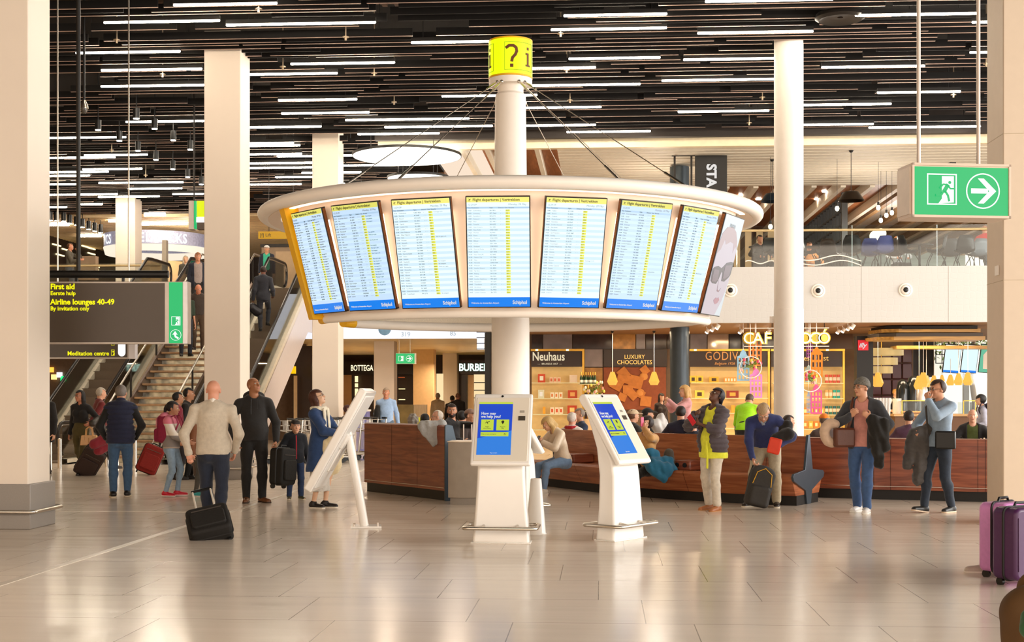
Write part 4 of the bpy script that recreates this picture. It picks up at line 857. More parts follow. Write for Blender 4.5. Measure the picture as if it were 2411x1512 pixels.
# ================================================================ EXIT SIGNS
o, w_, h_ = box_sign('exit_sign', 2147, 383, 2392, 511, 11.4, .3, 'large green exit sign with running man and arrow, hanging from two rods', 'exit sign', math.radians(7))
MB().box2((0, 0, 0), (w_, .30, h_)).build('housing', mat('exit_housing', 'd8c4b2', .45, var=.01), o, bevel=.006)
MB().box2((.022, -.002, .022), (w_-.022, .01, h_-.03)).build('green_panel', M_EXG, o, smooth=False)
fr = MB()
for a in ((0, -.012, 0, w_, 0, .02), (0, -.012, h_-.02, w_, 0, h_), (0, -.012, 0, .018, 0, h_), (w_-.018, -.012, 0, w_, 0, h_)): fr.box2(a[:3], a[3:])
fr.build('face_frame', mat('exit_housing', 'd8c4b2'), o, smooth=False)
running_man(o, w_*.30, h_*.52, .262, -.004); arrow_disc(o, w_*.716, h_*.50, .15, -.004)
MB().box2((-.012, .02, .03), (0, .28, h_-.03)).build('side_cover', mat('exit_side', 'e3d2c0', .45), o)
for px in (2182, 2332): MB().cyl(((px-2147)/245*w_, .15, h_), ((px-2147)/245*w_, .15, 7.98-o.matrix_world.translation.z), .0165, n=12).build('hanging_rod', M_FRAME, o)
MB().box2((w_*.44, .1, h_), (w_*.50, .2, h_+.03)).build('cable_entry', M_DSTEEL, o)
o, w_, h_ = box_sign('exit_sign', 932, 832, 976, 857, 43, .3, 'small green exit sign hanging in front of the boutiques', 'exit sign')
MB().box2((0, 0, 0), (w_+.05, .12, h_)).build('housing', M_FRAME, o); MB().box2((0, -.012, .01), (w_, 0, h_-.01)).build('green_panel', M_EXG, o, smooth=False)
running_man(o, w_*.28, h_*.5, .16, -.014); arrow_disc(o, w_*.72, h_*.5, .10, -.014)
for x in (.1, .45): MB().cyl((x, .06, h_), (x, .06, 3.38-o.matrix_world.translation.z), .008, n=6).build('hanging_rod', M_STEEL, o)
# ================================================================ BENCHES
M_BW = wood('bench_wood', '6d3422', '9a5437', 2.2, (.5, .5, 7), .28, .05); M_BW2 = wood('bench_wood_warm', '8a4a2c', 'b56f47', 2.2, (.5, .5, 7), .3, .05)
M_BEND = mat('bench_end_steel', '47525c', .4, .5)
def spline(pts, n=24):
    out = []; P4 = [pts[0]]+pts+[pts[-1]]
    for i in range(1, len(P4)-2):
        for k in range(n):
            t = k/n; a, b_, c_, d_ = P4[i-1], P4[i], P4[i+1], P4[i+2]
            out.append(.5*((2*b_)+(c_-a)*t+(2*a-5*b_+4*c_-d_)*t*t+(3*b_-a-3*c_+d_)*t**3))
    return out+[pts[-1]]
def sweep(path, prof, sides=(1,)):
    """profile (offset away from the viewer side, z) carried along the floor path"""
    m = MB(); n = len(prof); N = len(path); vs = []
    for i, p in enumerate(path):
        t = (path[min(i+1, N-1)]-path[max(i-1, 0)]).normalized(); nr = Vector((-t.y, t.x, 0))
        if nr.y < 0: nr = -nr
        vs += [tuple(p+nr*a+Vector((0, 0, z))) for a, z in prof]
    fs = [(i*n+k, (i+1)*n+k, (i+1)*n+(k+1) % n, i*n+(k+1) % n) for i in range(N-1) for k in range(n)]
    fs += [tuple(range(n)), tuple(range((N-1)*n, N*n))[::-1]]
    m.add(vs, fs); return m
def seams(o, path, prof, fr):
    N = len(path); m_ = mat('groove_dark', '3a1a10', .6)
    for f in fr:
        i = int(f*(N-1)); p = path[i]; t = (path[min(i+1, N-1)]-path[max(i-1, 0)]).normalized(); nr = Vector((-t.y, t.x, 0)); nr = nr if nr.y > 0 else -nr
        m = MB(); 
        for (a, z), (b_, z2) in zip(prof, prof[1:]):
            A, B_ = p+nr*(a-.004)+Vector((0, 0, z)), p+nr*(b_-.004)+Vector((0, 0, z2)); m.add([A-t*.003, A+t*.003, B_+t*.003, B_-t*.003], [(0, 1, 2, 3)])
        m.build('board_joint', m_, o, smooth=False)
# middle bench facing the camera, double sided with star shaped end
pm = spline([G(1262, 1143), G(1400, 1160), G(1531, 1173), G(1700, 1184), G(1872, 1192)])
ob = empty('curved_bench', (0, 0, 0), 0, 'long curved wooden bench facing the camera, ending in a star shaped steel end', 'bench')
sweep(pm, [(.06, 0), (.06, .14), (.95, .14), (.95, 0)]).build('plinth', M_BLACK, ob)
sweep(pm, [(.02, .14), (-.10, .36), (-.13, .42), (-.11, .455), (.30, .44), (.38, .46), (.47, .98), (.53, .98), (.62, .46), (.70, .44), (1.11, .455), (1.13, .42), (1.10, .36), (.98, .14)]).build('seat_and_back', M_BW2, ob)
seams(ob, pm, [(.02, .14), (-.10, .36), (-.13, .42), (-.11, .455), (.30, .44), (.38, .46), (.47, .98)], (.2, .42, .64, .86))
t = (pm[-1]-pm[-6]).normalized(); nr = Vector((-t.y, t.x, 0)); nr = nr if nr.y > 0 else -nr
star = [(.42, 0), (.58, 0), (.64, .20), (1.15, .36), (1.18, .42), (1.13, .46), (.66, .50), (.535, 1.0), (.465, 1.0), (.34, .50), (-.13, .46), (-.17, .42), (-.14, .36), (.36, .20)]
q = MB(); n = len(star); A = [pm[-1]+nr*(a)+Vector((0, 0, z)) for a, z in star]; B_ = [v+t*.035 for v in A]
q.add(A+B_, [tuple(range(n)), tuple(range(n, 2*n))[::-1]]+[(i, n+i, n+(i+1) % n, (i+1) % n) for i in range(n)]); q.build('star_end', M_BEND, ob, bevel=.004)
def console(parent, fr, w=.34):
    i = int(fr*(len(pm)-1)); p = pm[i]; t = (pm[i+1]-pm[i-1]).normalized(); a = math.atan2(t.y, t.x)
    M = Matrix.Translation(p) @ RZ(a)
    m = MB(); m.prism([(-w/2, .45), (w/2, .45), (w/2-.02, .60), (-w/2+.02, .60)], -.02, .38, M); b_ = m.build('socket_box', M_BW, parent, bevel=.02)
    for s in (-.07, .07): q = MB(); q.cyl(M @ Vector((s, -.035, .53)), M @ Vector((s, -.018, .53)), .035); q.build('power_socket', M_BLACKPL, b_)
console(ob, .16); console(ob, .62)
q = MB(); i = int(.40*(len(pm)-1)); p = pm[i]
q.tube([p+Vector((0, -.02, .45)), p+Vector((0, -.02, .62)), p+Vector((.03, .02, .66)), p+Vector((.1, .34, .66))], .014, 8); q.build('armrest', M_DSTEEL, ob)
# right bench, back turned to the camera
pr_ = spline([G(1893, 1171), G(2050, 1176), G(2250, 1181), G(2440, 1186)])
orr = empty('curved_bench', (0, 0, 0), 0, 'wooden bench with its back to the camera, running to the right picture edge', 'bench')
sweep(pr_, [(.05, 0), (.05, .16), (.95, .16), (.95, 0)]).build('plinth', M_BLACK, orr)
sweep(pr_, [(-.0, .15), (-.03, .50), (.02, .92), (.10, .93), (.22, .46), (.62, .44), (.66, .40), (.60, .15)]).build('back_panel', M_BW, orr)
sweep(pr_, [(-.012, .20), (-.012, .206), (.0, .206), (.0, .20)]).build('metal_inlay', M_STEEL, orr)
seams(orr, pr_, [(-.0, .15), (-.03, .50), (.02, .92)], (.36, .42, .75, .79))
# left bench, back turned to the camera
pl_ = spline([G(858, 1157), G(925, 1165), G(985, 1172), G(1046, 1180)])
ol = empty('curved_bench', (0, 0, 0), 0, 'tall dark red wooden bench back between the map panel and the grey counter', 'bench')
sweep(pl_, [(.05, 0), (.05, .16), (.75, .16), (.75, 0)]).build('plinth', M_BLACK, ol)
sweep(pl_, [(0, .15), (0, 1.11), (.02, 1.13), (.08, 1.13), (.20, .46), (.60, .44), (.62, .15)]).build('back_panel', M_BW, ol)
sweep(pl_, [(-.008, .19), (-.008, .196), (.0, .196), (.0, .19)]).build('metal_inlay', M_STEEL, ol)
seams(ol, pl_, [(0, .15), (0, 1.11)], (.33, .66))
t = (pl_[-1]-pl_[-6]).normalized(); nr = Vector((-t.y, t.x, 0)); nr = nr if nr.y > 0 else -nr
end = [(.0, 0), (.70, 0), (.66, .42), (.62, .48), (.30, .48), (.13, 1.12), (.03, 1.14), (.0, 1.12)]
q = MB(); n = len(end); A = [pl_[-1]+nr*a+Vector((0, 0, z)) for a, z in end]; B_ = [v+t*.03 for v in A]
q.add(A+B_, [tuple(range(n)), tuple(range(n, 2*n))[::-1]]+[(i, n+i, n+(i+1) % n, (i+1) % n) for i in range(n)]); q.build('end_panel', M_BEND, ol, bevel=.004)
# ================================================================ BOUTIQUES UNDER THE LEFT GALLERY
def shop_box(name, px0, py0, px1, py1, Y, th, mt, label, cat, group=None, **k):
    m = MB(); rect(m, px0, py0, px1, py1, Y, th); return m.build(name, mt, label=label, cat=cat, group=group, **k)
pillar('pillar', 928, 0, .68, 0, 'beige pillar behind the man in the light blue shirt', plinth=False, top=3.37, dep=45)
pillar('pillar', 1021, 0, .80, 0, 'beige pillar between the two boutiques, behind the small exit sign', plinth=False, top=3.37, dep=53, m=M_WARMW)
pillar('pillar', 1076, 0, .62, 0, 'beige pillar left of the boutique with green lit letters', plinth=False, top=3.37, dep=58)
M_BLKF = mat('shopfront_black', '1d1512', .35); M_GLOWW = mat('shop_glow', 'ffe2a8', .4, emit=1.6, ecol='ffdf9e', var=0)
bt = empty('boutique_front', (0, 59.9, 0), 0, 'black boutique front with warm lit letters behind the map panel', 'shop front')
m = MB(); rect(m, 806, 852, 985, 882, 59.9, .3); m.build('fascia', M_BLKF, bt).location = (0, -59.9, 0)
text('BOTTEGA', .36, T(SX(825, 59.5), -.35, SZ(873, 59.5, 850)), mat('warm_lit_letters', 'fff0c0', .4, emit=1.5, ecol='ffeec0', var=0), bt, 'lettering', .004, sx=.62)
for (a, b_, c_, d_) in ((836, 886, 843, 900), (836, 903, 843, 912), (836, 915, 843, 960)):
    m = MB(); rect(m, a, b_, c_, d_, 59.8, .05); m.build('lit_column', M_GLOWW, bt, smooth=False).location = (0, -59.9, 0)
m = MB(); rect(m, 806, 883, 828, 1000, 59.8, .05); m.build('wall_panel', mat('tan_panel', 'b98f60', .5), bt, smooth=False).location = (0, -59.9, 0)
for (x, y) in ((940, 888), (941, 915), (941, 940)):
    m = MB(); rect(m, x, y, x+13, y+2, 59.7, .3); m.build('shelf', M_GLOWW if y > 900 else mat('shelf_red', 'd06030', .5, emit=.6), bt, smooth=False).location = (0, -59.9, 0)
m = MB(); rect(m, 935, 953, 975, 1010, 47, .3); m.build('stone_plinth_wall', mat('green_marble', 'a89a68', .4, var=.25, scale=3), label='low marble clad wall below the dark boutique window', cat='wall panel')
shop_box('timber_panel', 975, 953, 1006, 1040, 46, .1, wood('pale_timber', 'cdb28a', 'dcc49c', 2, (6, 1, 1)), 'pale timber panel standing beside the marble clad wall', 'panel')
bb = empty('boutique_front', (0, 59.9, 0), 0, 'boutique front with green white lit letters, right of the small exit sign', 'shop front')
m = MB(); rect(m, 1086, 849, 1152, 882, 57, .3); m.build('fascia', M_BLKF, bb).location = (0, -59.9, 0)
text('BURBERRY', .42, T(SX(1080, 56.6), -3.25, SZ(873, 56.6, 1100)), mat('mint_lit_letters', 'e8fff2', .4, emit=1.7, ecol='d8ffea', var=0), bb, 'lettering', .012, sx=.84)
m = MB(); rect(m, 1088, 883, 1101, 1019, 57, .3); m.build('door_jamb', M_BLKF, bb).location = (0, -59.9, 0)
m = MB(); rect(m, 1102, 883, 1116, 1019, 57, .1); m.build('wall_panel', M_WARMW, bb).location = (0, -59.9, 0)
m = MB(); rect(m, 1116, 880, 1150, 1019, 58, .1); m.build('lit_shelving', mat('lit_shelf_wall', 'ffe9b8', .4, emit=.9, ecol='ffe4b0', var=.1), bb).location = (0, -59.9, 0)
for y in (900, 918, 936, 955):
    m = MB(); rect(m, 1116, y, 1150, y+2, 57.8, .1); m.build('shelf', M_BLKF, bb, smooth=False).location = (0, -59.9, 0)
for x in (1035,): shop_box('lit_window', 1028, 880, 1044, 1019, 57, .05, mat('lit_shelf_wall', 'ffe9b8'), 'tall glowing shop window between the two rear pillars', 'shop window')
shop_box('black_column', 1144, 785, 1158, 1100, 40.5, .4, M_BLACK, 'slim black column immediately left of the pylon mast, at the shop corner', 'column')
o = empty('lantern', (SX(1136, 41), 40.6, SZ(824, 41)), 0, 'white lit cage lantern on the black shop corner column', 'lantern')
MB().box2((-.12, -.12, 0), (.08, .12, .5)).build('light_body', mat('lantern_glow', 'f4f6ff', .4, emit=1.5, ecol='f0f4ff', var=0), o)
for z in (0, .17, .34, .5): MB().box2((-.13, -.14, z), (.16, -.12, z+.025)).build('bar', M_BLACK, o)
# blue counter behind the map stand, scanner desk
o = empty('blue_counter', (SX(850, 36.5), 36.5, 0), 0, 'blue and white counter seen between the map panel and the left bench', 'counter')
MB().box2((-.14, 0, 0), (.16, .5, 1.13)).build('body', mat('periwinkle', '7c7cb4', .4), o); MB().box2((-.18, -.03, 1.13), (.18, .55, 1.18)).build('top', M_WHITE, o); MB().box2((-.17, -.02, .0), (-.13, .5, 1.13)).build('edge_post', M_WHITE, o)
# dark passage behind the right escalator
MB().cyl((SX(688, 45), 44.95, SZ(863, 45, 688)), (SX(688, 45), 44.95, 3.38), .015).build('sign_rod', M_DSTEEL, label='thin rod holding the small yellow lit sign', cat='rod')
o = empty('passage_partition', (0, 46, 0), 0, 'dark glazed partition below the right escalator', 'partition')
m = MB(); rect(m, 690, 815, 735, 1010, 46.5, .05); m.build('panel', mat('passage_panel', '3d2e25', .3), o).location = (0, -46, 0)
m = MB(); rect(m, 693, 885, 700, 1010, 46, .1); m.build('post', M_WARMW, o).location = (0, -46, 0)
shop_box('yellow_sign', 679, 863, 697, 880, 45, .1, mat('lit_yellow_sign', 'ffc400', .4, emit=1.0, ecol='ffc400', var=0), 'small square yellow lit sign below the right escalator', 'sign')
for i, (x, y, c_) in enumerate(((121, 872, 'ffb040'), (150, 893, '20d070'), (141, 884, 'f0f4ff'), (128, 889, 'ffd080'))):
    shop_box('shop_light', x-5, y-7, x+6, y+5, 47, .1, mat('shop_light_%d' % i, c_, .4, emit=1.6, ecol=c_, var=0), {0: 'orange lit shop sign seen under the left escalator', 1: 'green lit sign seen under the left escalator', 2: 'small white lit sign seen under the left escalator', 3: 'pale yellow lit panel seen under the left escalator'}[i], 'shop light')
# row lights far back upstairs
rr = random.Random(4)
for i in range(26):
    x = rr.uniform(118, 470); y = rr.uniform(574, 640); p = PY(x, y, 61.97)
    if p.x < -21.6: r_ = ray(x, y); p = Vector((0, 0, CH))+r_*(-21.93/r_.x)
    m = MB(); m.box((0, 0, 0), (.06, .8, .05) if p.x < -21.6 else (rr.uniform(.2, .9), .06, .05)); m.build('shelf_light', mat('shelf_lights', 'ffeab0', .4, emit=2.2, ecol='ffe6a8', var=0), loc=p, label='tiny warm shelf light on the far wall of the upper floor shop', cat='lamp', group='shelf lights on the far upstairs wall')
shop_box('shop_partition', 190, 605, 232, 660, 47, .3, mat('taupe_board', '9a8268', .5), 'plain taupe board standing upstairs behind the balustrade', 'board')
shop_box('grey_post', 386, 567, 396, 703, 43.5, .2, mat('grey_post', 'a09484', .5), 'grey post rising between the escalator rails upstairs', 'post')
# ================================================================ SHOPS UNDER THE RIGHT GALLERY
YS = 41.
def R_(m, x0, y0, x1, y1, dy=0., th=.04): return rect(m, x0, y0, x1, y1, YS-dy, th)
M_STONE = mat('polished_stone', '8d7f7c', .15, var=.2, scale=2); M_STONED = mat('dark_polished_stone', '3a2a26', .12, var=.5, scale=2.5); M_RUST = mat('gilded_stone', '9a6c34', .2, var=.6, scale=4, metal=.3)
M_CHOCO = mat('chocolate_sign', '33221a', .3); M_GOLDL = mat('gold_letters', 'f0c070', .3, .5, emit=.35, ecol='f0b860'); M_CREML = mat('cream_letters', 'fff3d0', .4, emit=.7, ecol='ffeec8', var=0)
M_SHELFB = mat('lit_shelf_back', 'd9b878', .5, emit=.16, ecol='ffcf80'); M_GSH = mat('shelf_glass_edge', 'd8d0a0', .2, emit=.15)
# upper stone tiles
tl = empty('stone_band', (0, YS, 0), 0, 'band of polished brown stone tiles above the chocolate shops', 'wall cladding')
for (a, b_, mt_) in ((1252, 1278, M_STONED), (1279, 1348, M_STONE), (1349, 1442, M_STONED), (1443, 1497, M_RUST), (1498, 1520, M_STONE), (1521, 1570, M_STONED), (1571, 1624, M_STONED), (1625, 1665, M_STONE), (1666, 1716, mat('mirror_tile', 'b9a48e', .08, .6)), (1717, 1745, M_STONED), (1746, 1822, M_STONED), (1822, 2008, mat('brown_tile', '50301f', .3))):
    m = MB(); R_(m, a, 786, b_-1, 822, .02, .03); m.build('tile', mt_, tl, smooth=False).location = (0, -YS, 0)
def unit(x0, x1, label, shelves, signtxt):
    o = empty('shop_shelf_unit', (0, YS, 0), 0, label, 'shelf unit')
    def pt(nm, mt_, *a, **k):
        m = MB(); R_(m, *a, **k); q = m.build(nm, mt_, o, smooth=False); q.location = (0, -YS, 0); return q
    pt('back_panel', M_SHELFB, x0+2, 863, x1-2, 1100, 0, .03)
    pt('gold_header', M_BRASS, x0, 822, x1, 827, .45, .1)
    pt('gold_upright', M_BRASS, x1-5, 827, x1, 1100, .40, .08)
    pt('sign_panel', M_CHOCO, x0+1, 828, x1-6, 864, .36, .06)
    for x in (x0+14, x1-40): pt('header_spot', mat('spot_glow', 'fff0b0', .4, emit=4, ecol='ffe8a0', var=0), x-3, 822.5, x+3, 826, .56, .02)
    for y in shelves: pt('glass_shelf', M_GSH, x0+3, y, x1-6, y+2, .30, .28)
    return o
u1 = unit(1250, 1376, 'lit shelf unit with cream letters on a dark sign beside the pylon mast', (901, 938, 975, 1011), 0)
def T_(px, py, dy): return T(SX(px, YS-dy), -dy-.01, SZ(py, YS-dy, px))
text('Neuhaus', .36, T_(1253, 849, .43), M_CREML, u1, 'lettering', .006, sx=.76); text('—  BRUSSELS 1857  —', .075, T_(1266, 859, .43), M_CREML, u1, 'lettering')
u2 = unit(1623, 1812, 'lit shelf unit with copper letters on a dark sign beside the dark column', (901, 937, 972, 1008), 0)
text('GODIVA', .36, T_(1660, 848, .43), mat('copper_letters', 'c08a50', .35, .5, emit=.1), u2, 'lettering', 0, sp=1.1, sx=.80); text('Belgium 1926', .11, T_(1682, 859, .43), mat('copper_letters', 'c08a50'), u2, 'lettering', shear=.3)
u3 = unit(1814, 1988, 'lit shelf unit of patterned tins right of the round white column', (902, 938, 976, 1010), 0)
text('es', .2, T_(1892, 849, .43), M_GOLDL, u3, 'lettering'); text('st', .22, T_(1938, 849, .43), M_GOLDL, u3, 'lettering')
# stone side panels and the chocolate picture
m_ = empty('stone_cladding', (0, YS, 0), 0, 'grey and rusty stone panels between two chocolate displays', 'wall cladding')
for a, mt_ in (((1377, 823, 1419, 864), M_STONE), ((1377, 866, 1419, 925), M_RUST), ((1377, 927, 1419, 1100), M_STONED)):
    q = MB(); R_(q, *a, .05); q.build('tile', mt_, m_, smooth=False).location = (0, -YS, 0)
ch = empty('chocolate_display', (0, YS, 0), 0, 'wall sign lettered LUXURY CHOCOLATES over a large picture of broken chocolate', 'wall display')
q = MB(); R_(q, 1421, 823, 1570, 864, .1); q.build('sign_panel', M_CHOCO, ch).location = (0, -YS, 0)
q = MB(); R_(q, 1421, 865, 1568, 965, .1); q.build('picture_board', mat('picture_brown', '8a4522', .6, var=.15), ch).location = (0, -YS, 0)
text('LUXURY\nCHOCOLATES', .175, T_(1494, 845, .15), M_GOLDL, ch, 'lettering', .001, 'CENTER', ls=.92, sx=.92)
q = MB(); rc = random.Random(2); q.mi = 0
for (x, y, s, a) in ((1452, 905, 13, .5), (1468, 880, 12, .9), (1480, 895, 10, .3), (1478, 918, 11, 0), (1497, 900, 15, .25), (1490, 930, 10, .8), (1462, 890, 8, .2), (1508, 928, 9, .5), (1518, 872, 9, .9), (1465, 935, 9, .4), (1520, 945, 12, .1)):
    q.box((SX(x, YS), -.14, SZ(y, YS, x)), (s*.021, .05, s*.019), M=None) if 0 else q.add([(i*s*.0135, j*.03, k*s*.0125) for i in (-1, 1) for j in (-1, 1) for k in (-1, 1)], [(0, 1, 3, 2), (4, 6, 7, 5), (0, 4, 5, 1), (2, 3, 7, 6), (0, 2, 6, 4), (1, 5, 7, 3)], T(SX(x, YS), -.17, SZ(y, YS, x)) @ RY(a) @ RX(.1))
q.build('chocolate_pieces', mat('cocoa_slab', 'c07838', .7, var=.15), ch, smooth=False)
for (x, y) in ((1515, 887), (1507, 925)): q = MB(); q.ell((SX(x, YS), -.17, SZ(y, YS, x)), (.13, .05, .12)); q.build('truffle', mat('truffle', 'd08c48', .8), ch)
# dark round column standing at the shop line, through both floors
c = P(1600, HY, 36.5); o = empty('round_column', (c.x, c.y, 0), 0, 'dark slate round column right of the chocolate picture', 'column')
MB().lathe([(0, 0), (.26, 0), (.26, 7.7), (0, 7.7)], n=40).build('shaft', mat('slate_column', '3d474f', .35, .3), o)
o = empty('vertical_banner', (0, 0, 0), 0, 'tall black banner with vertical white letters beside the dark upper column', 'banner')
o.matrix_world = T(SX(1637, 35.2), 35.2, SZ(458, 35.2, 1670))
bw = SX(1712, 35.2)-SX(1637, 35.2)
MB().box2((0, 0, -.6), (bw, .12, SZ(366, 35.2, 1670)-SZ(458, 35.2, 1670))).build('board', M_BLACK, o, bevel=.01)
text('STA', .34, T(.30, -.01, .78) @ RY(math.pi/2), M_TXTW, o, 'lettering', .014, sx=1.0)
for x in (-.55, -.12): MB().box2((x, .02, .2), (x+.05, .08, 1.1)).build('bracket', M_DSTEEL, o)
MB().box2((-.6, .03, 1.0), (0, .07, 1.05)).build('bracket', M_DSTEEL, o)
# products on the shelves
def prod(name, px, y, w, h, col, Y, label, group, cat='gift box', rib=None, kind='box'):
    s = (SX(px+1, Y)-SX(px, Y)); x = SX(px, Y); z = SZ(y, Y, px)
    m = MB()
    if kind == 'box': m.box2((-w*s/2, 0, 0), (w*s/2, .12, h*s))
    elif kind == 'tin': m.cyl((0, .06, 0), (0, .06, h*s), w*s/2, n=14)
    elif kind == 'bottle': m.lathe([(0, 0), (w*s/2, 0), (w*s/2, h*s*.55), (w*s*.18, h*s*.75), (w*s*.16, h*s), (0, h*s)], n=12, c=(0, .06, 0))
    o = m.build(name, mat('prod_'+col, col, .45, emit=.12, ecol=col), label=label, cat=cat, group=group, loc=(x, Y, z), smooth=(kind != 'box'))
    if rib:
        q = MB()
        if kind == 'box': q.box2((-w*s*.25, -.004, h*s*.25), (w*s*.25, 0, h*s*.75))
        elif kind == 'tin': q.cyl((0, .06, h*s*.3), (0, .06, h*s*.7), w*s/2+.003, n=14)
        else: q.cyl((0, .06, h*s*.12), (0, .06, h*s*.35), w*s/2+.003, n=12)
        q.build('paper_label', mat('prod_'+rib, rib, .5, emit=.12, ecol=rib), o)
    return o
YP = YS-.28
for (x, w, h, c_, r_) in ((1275, 17, 20, 'd8502a', 'fff0d8'), (1298, 8, 13, 'f0c8a0', 'e07048'), (1307, 8, 13, 'f0c8a0', 'e07048'), (1316, 8, 13, 'f0c8a0', 'e07048'), (1350, 18, 18, 'f4d8b8', None)):
    prod('gift_box', x, 901, w, h, c_, YP, {1275: 'tall red box with a white picture, top shelf by the mast', 1350: 'wide pale box at the end of the top shelf of the unit by the mast'}.get(x, ORD[(x-1298)//9]+' small pink packet of three on the top shelf by the mast'), 'boxes on the top shelf by the mast', rib=r_)
for (x, w, h, c_, r_) in ((1274, 14, 20, 'e0dcc0', 'ffffff'), (1300, 8, 14, 'f8ead0', 'e08040'), (1310, 8, 14, 'f8ead0', 'e08040'), (1320, 8, 14, 'f8ead0', 'e08040'), (1348, 22, 19, 'c04828', 'e8a860')):
    prod('gift_box', x, 938, w, h, c_, YP, {1274: 'tall grey white box on the second shelf by the mast', 1348: 'wide red box with a gold mark on the second shelf by the mast'}.get(x, ORD[(x-1300)//10]+' cream bag of three on the second shelf by the mast'), 'boxes on the second shelf by the mast', rib=r_)
for (x, w, h, c_, r_) in ((1281, 6, 17, 'f0a830', None), (1300, 9, 16, 'f8e0c0', 'd85830'), (1311, 9, 16, 'f8e0c0', 'd85830'), (1321, 9, 16, 'f8e0c0', 'd85830'), (1347, 22, 20, 'c04020', 'f0d080')):
    prod('gift_box', x, 975, w, h, c_, YP, {1281: 'narrow orange box on the third shelf by the mast', 1347: 'wide red box on the third shelf by the mast'}.get(x, ORD[(x-1300)//10]+' cream and red bag of three on the third shelf by the mast'), 'boxes on the third shelf by the mast', rib=r_)
for (x, w, h, c_, r_) in ((1632, 15, 16, 'f2c440', '4a3018'), (1648, 15, 16, 'f2c440', '4a3018'), (1681, 22, 14, 'e8b030', '4a3018'), (1709, 7, 13, 'f0a050', 'f8e8d0'), (1716, 7, 13, 'f0a050', 'f8e8d0'), (1723, 7, 13, 'f0a050', 'f8e8d0'), (1730, 7, 13, 'f0a050', 'f8e8d0')):
    prod('gift_box', x, 901, w, h, c_, YP, {1632: 'yellow box nearest the dark column on the top shelf right of the dark column', 1648: 'second yellow box from the dark column on the top shelf right of the dark column', 1681: 'wide golden box in the middle of the top shelf right of the dark column'}.get(x, ORD[(x-1709)//7]+' small orange jar of four on the top shelf right of the dark column'), 'boxes on the top shelf right of the dark column', rib=r_)
for (x, w, h, c_, r_) in ((1647, 22, 18, 'f0c850', '4a3018'), (1725, 28, 17, '8a2c18', 'e0a040')):
    prod('gift_box', x, 937, w, h, c_, YP, {1647: 'large yellow box above the blonde woman on the second shelf right of the dark column', 1725: 'wide dark red box with gold band, second shelf right of the dark column'}[x], 'boxes on the second shelf right of the dark column', rib=r_)
for k in range(9): prod('gift_box', 1726+k*9, 972, 8, 18-(k % 3)*3, ['f0a030', 'e88030', 'f4c860'][k % 3], YP, ORD[k]+' orange or yellow packet from the left behind the man in lime green', 'orange packets behind the man in lime green')
for r_i, (yy, cs) in enumerate(((902, ['e06048']*4), (938, ['e8b070', 'e8b070', '38b0a0', '38b0a0']), (976, ['3a7078', '4a8068', '3a7078', '4a8068']))):
    for k in range(4): prod('tin', 1947+k*9.3, yy, 8, 20, cs[k], YP, ORD[k]+' from the left of four '+['red patterned tins on the top tin shelf', 'tan and teal tins on the middle tin shelf', 'dark green tins on the lower tin shelf'][r_i], 'tins on the %s shelf' % ['top', 'middle', 'lower'][r_i], 'tin', 'f6dcc0', 'tin')
for k in range(8): prod('gift_box', 1896+(k % 4)*13, 1008 if k > 3 else 976, 11, 16, ['f08030', 'f4b040'][k % 2], YS-.6, ORD[k % 4]+' orange paper bag from the round white column, '+('lower' if k > 3 else 'upper')+' row', 'orange paper bags by the round column', rib='fbe0a0')
# counter with bottles and flowers in front of the stone panels
o = empty('display_table', (SX(1385, 38.5), 38.5, 0), 0, 'round display counter with a glass shelf behind the sideways kiosk', 'display')
MB().lathe([(0, 0), (.5, 0), (.5, .9), (0, .9)], n=32).build('base', M_WARMW, o); MB().lathe([(0, 1.1), (.3, 1.1), (.3, 1.12), (0, 1.12)], n=32).build('lower_shelf', M_GSH, o)
MB().cyl((0, 0, .9), (0, 0, SZ(904, 38.5)-.02), .03).build('post', M_BRASS, o); zz = SZ(904, 38.5, 1385); MB().lathe([(0, zz-.02), (.28, zz-.02), (.28, zz), (0, zz)], n=32).build('top_shelf', M_GSH, o)
for k in range(7):
    x = o.location.x-.20+k*.065; b = prod('champagne_bottle', 1360, 904, 6, 26, '1e3a1c', 38.5, ORD[k]+' dark green gold necked bottle from the left on the glass shelf', 'champagne bottles on the round display', 'bottle', 'f2e8d0', 'bottle'); b.location = (x, 38.42+(k % 2)*.08, zz)
    q = MB(); q.cyl((0, .06, .25), (0, .06, .33), .02, n=10); q.build('foil', M_BRASS, b)
def flower_bunch(name, loc, n, rad, label, cols, seed, cat='flowers'):
    o = empty(name, loc, 0, label, cat); r = random.Random(seed); lf = MB(); st_ = MB()
    for i in range(n):
        a = r.uniform(0, 6.28); rr_ = r.uniform(.3, 1)*rad; tip = Vector((rr_*math.cos(a), rr_*math.sin(a)*.7, r.uniform(-.3, .9)*rad))
        st_.tube([(0, 0, 0), tuple(tip*.5+Vector((0, 0, .04))), tuple(tip)], .006, 5)
        for s in range(2):
            b = tip*r.uniform(.3, .8); d_ = Vector((r.uniform(-1, 1), r.uniform(-1, 1), r.uniform(-.3, 1))).normalized()*.13
            sd = d_.cross(Vector((.3, .4, 1))).normalized()*.028
            lf.add([b, b+d_*.5+sd, b+d_, b+d_*.5-sd, b+d_*.5+Vector((0, 0, .012))], [(0, 1, 4), (1, 2, 4), (2, 3, 4), (3, 0, 4), (0, 3, 2, 1)])
        q = MB(); q.lathe([(0, -.04), (.028, -.03), (.036, 0), (.024, .04), (.008, .05), (0, .045)], n=10); q.build('blossom', mat('petal_'+cols[i % len(cols)], cols[i % len(cols)], .6), o).location = tip
    st_.build('stems', mat('stem_green', '6f8a3a', .6), o); lf.build('leaves', mat('leaf_green', '86a840', .5, var=.3), o, smooth=False)
    return o
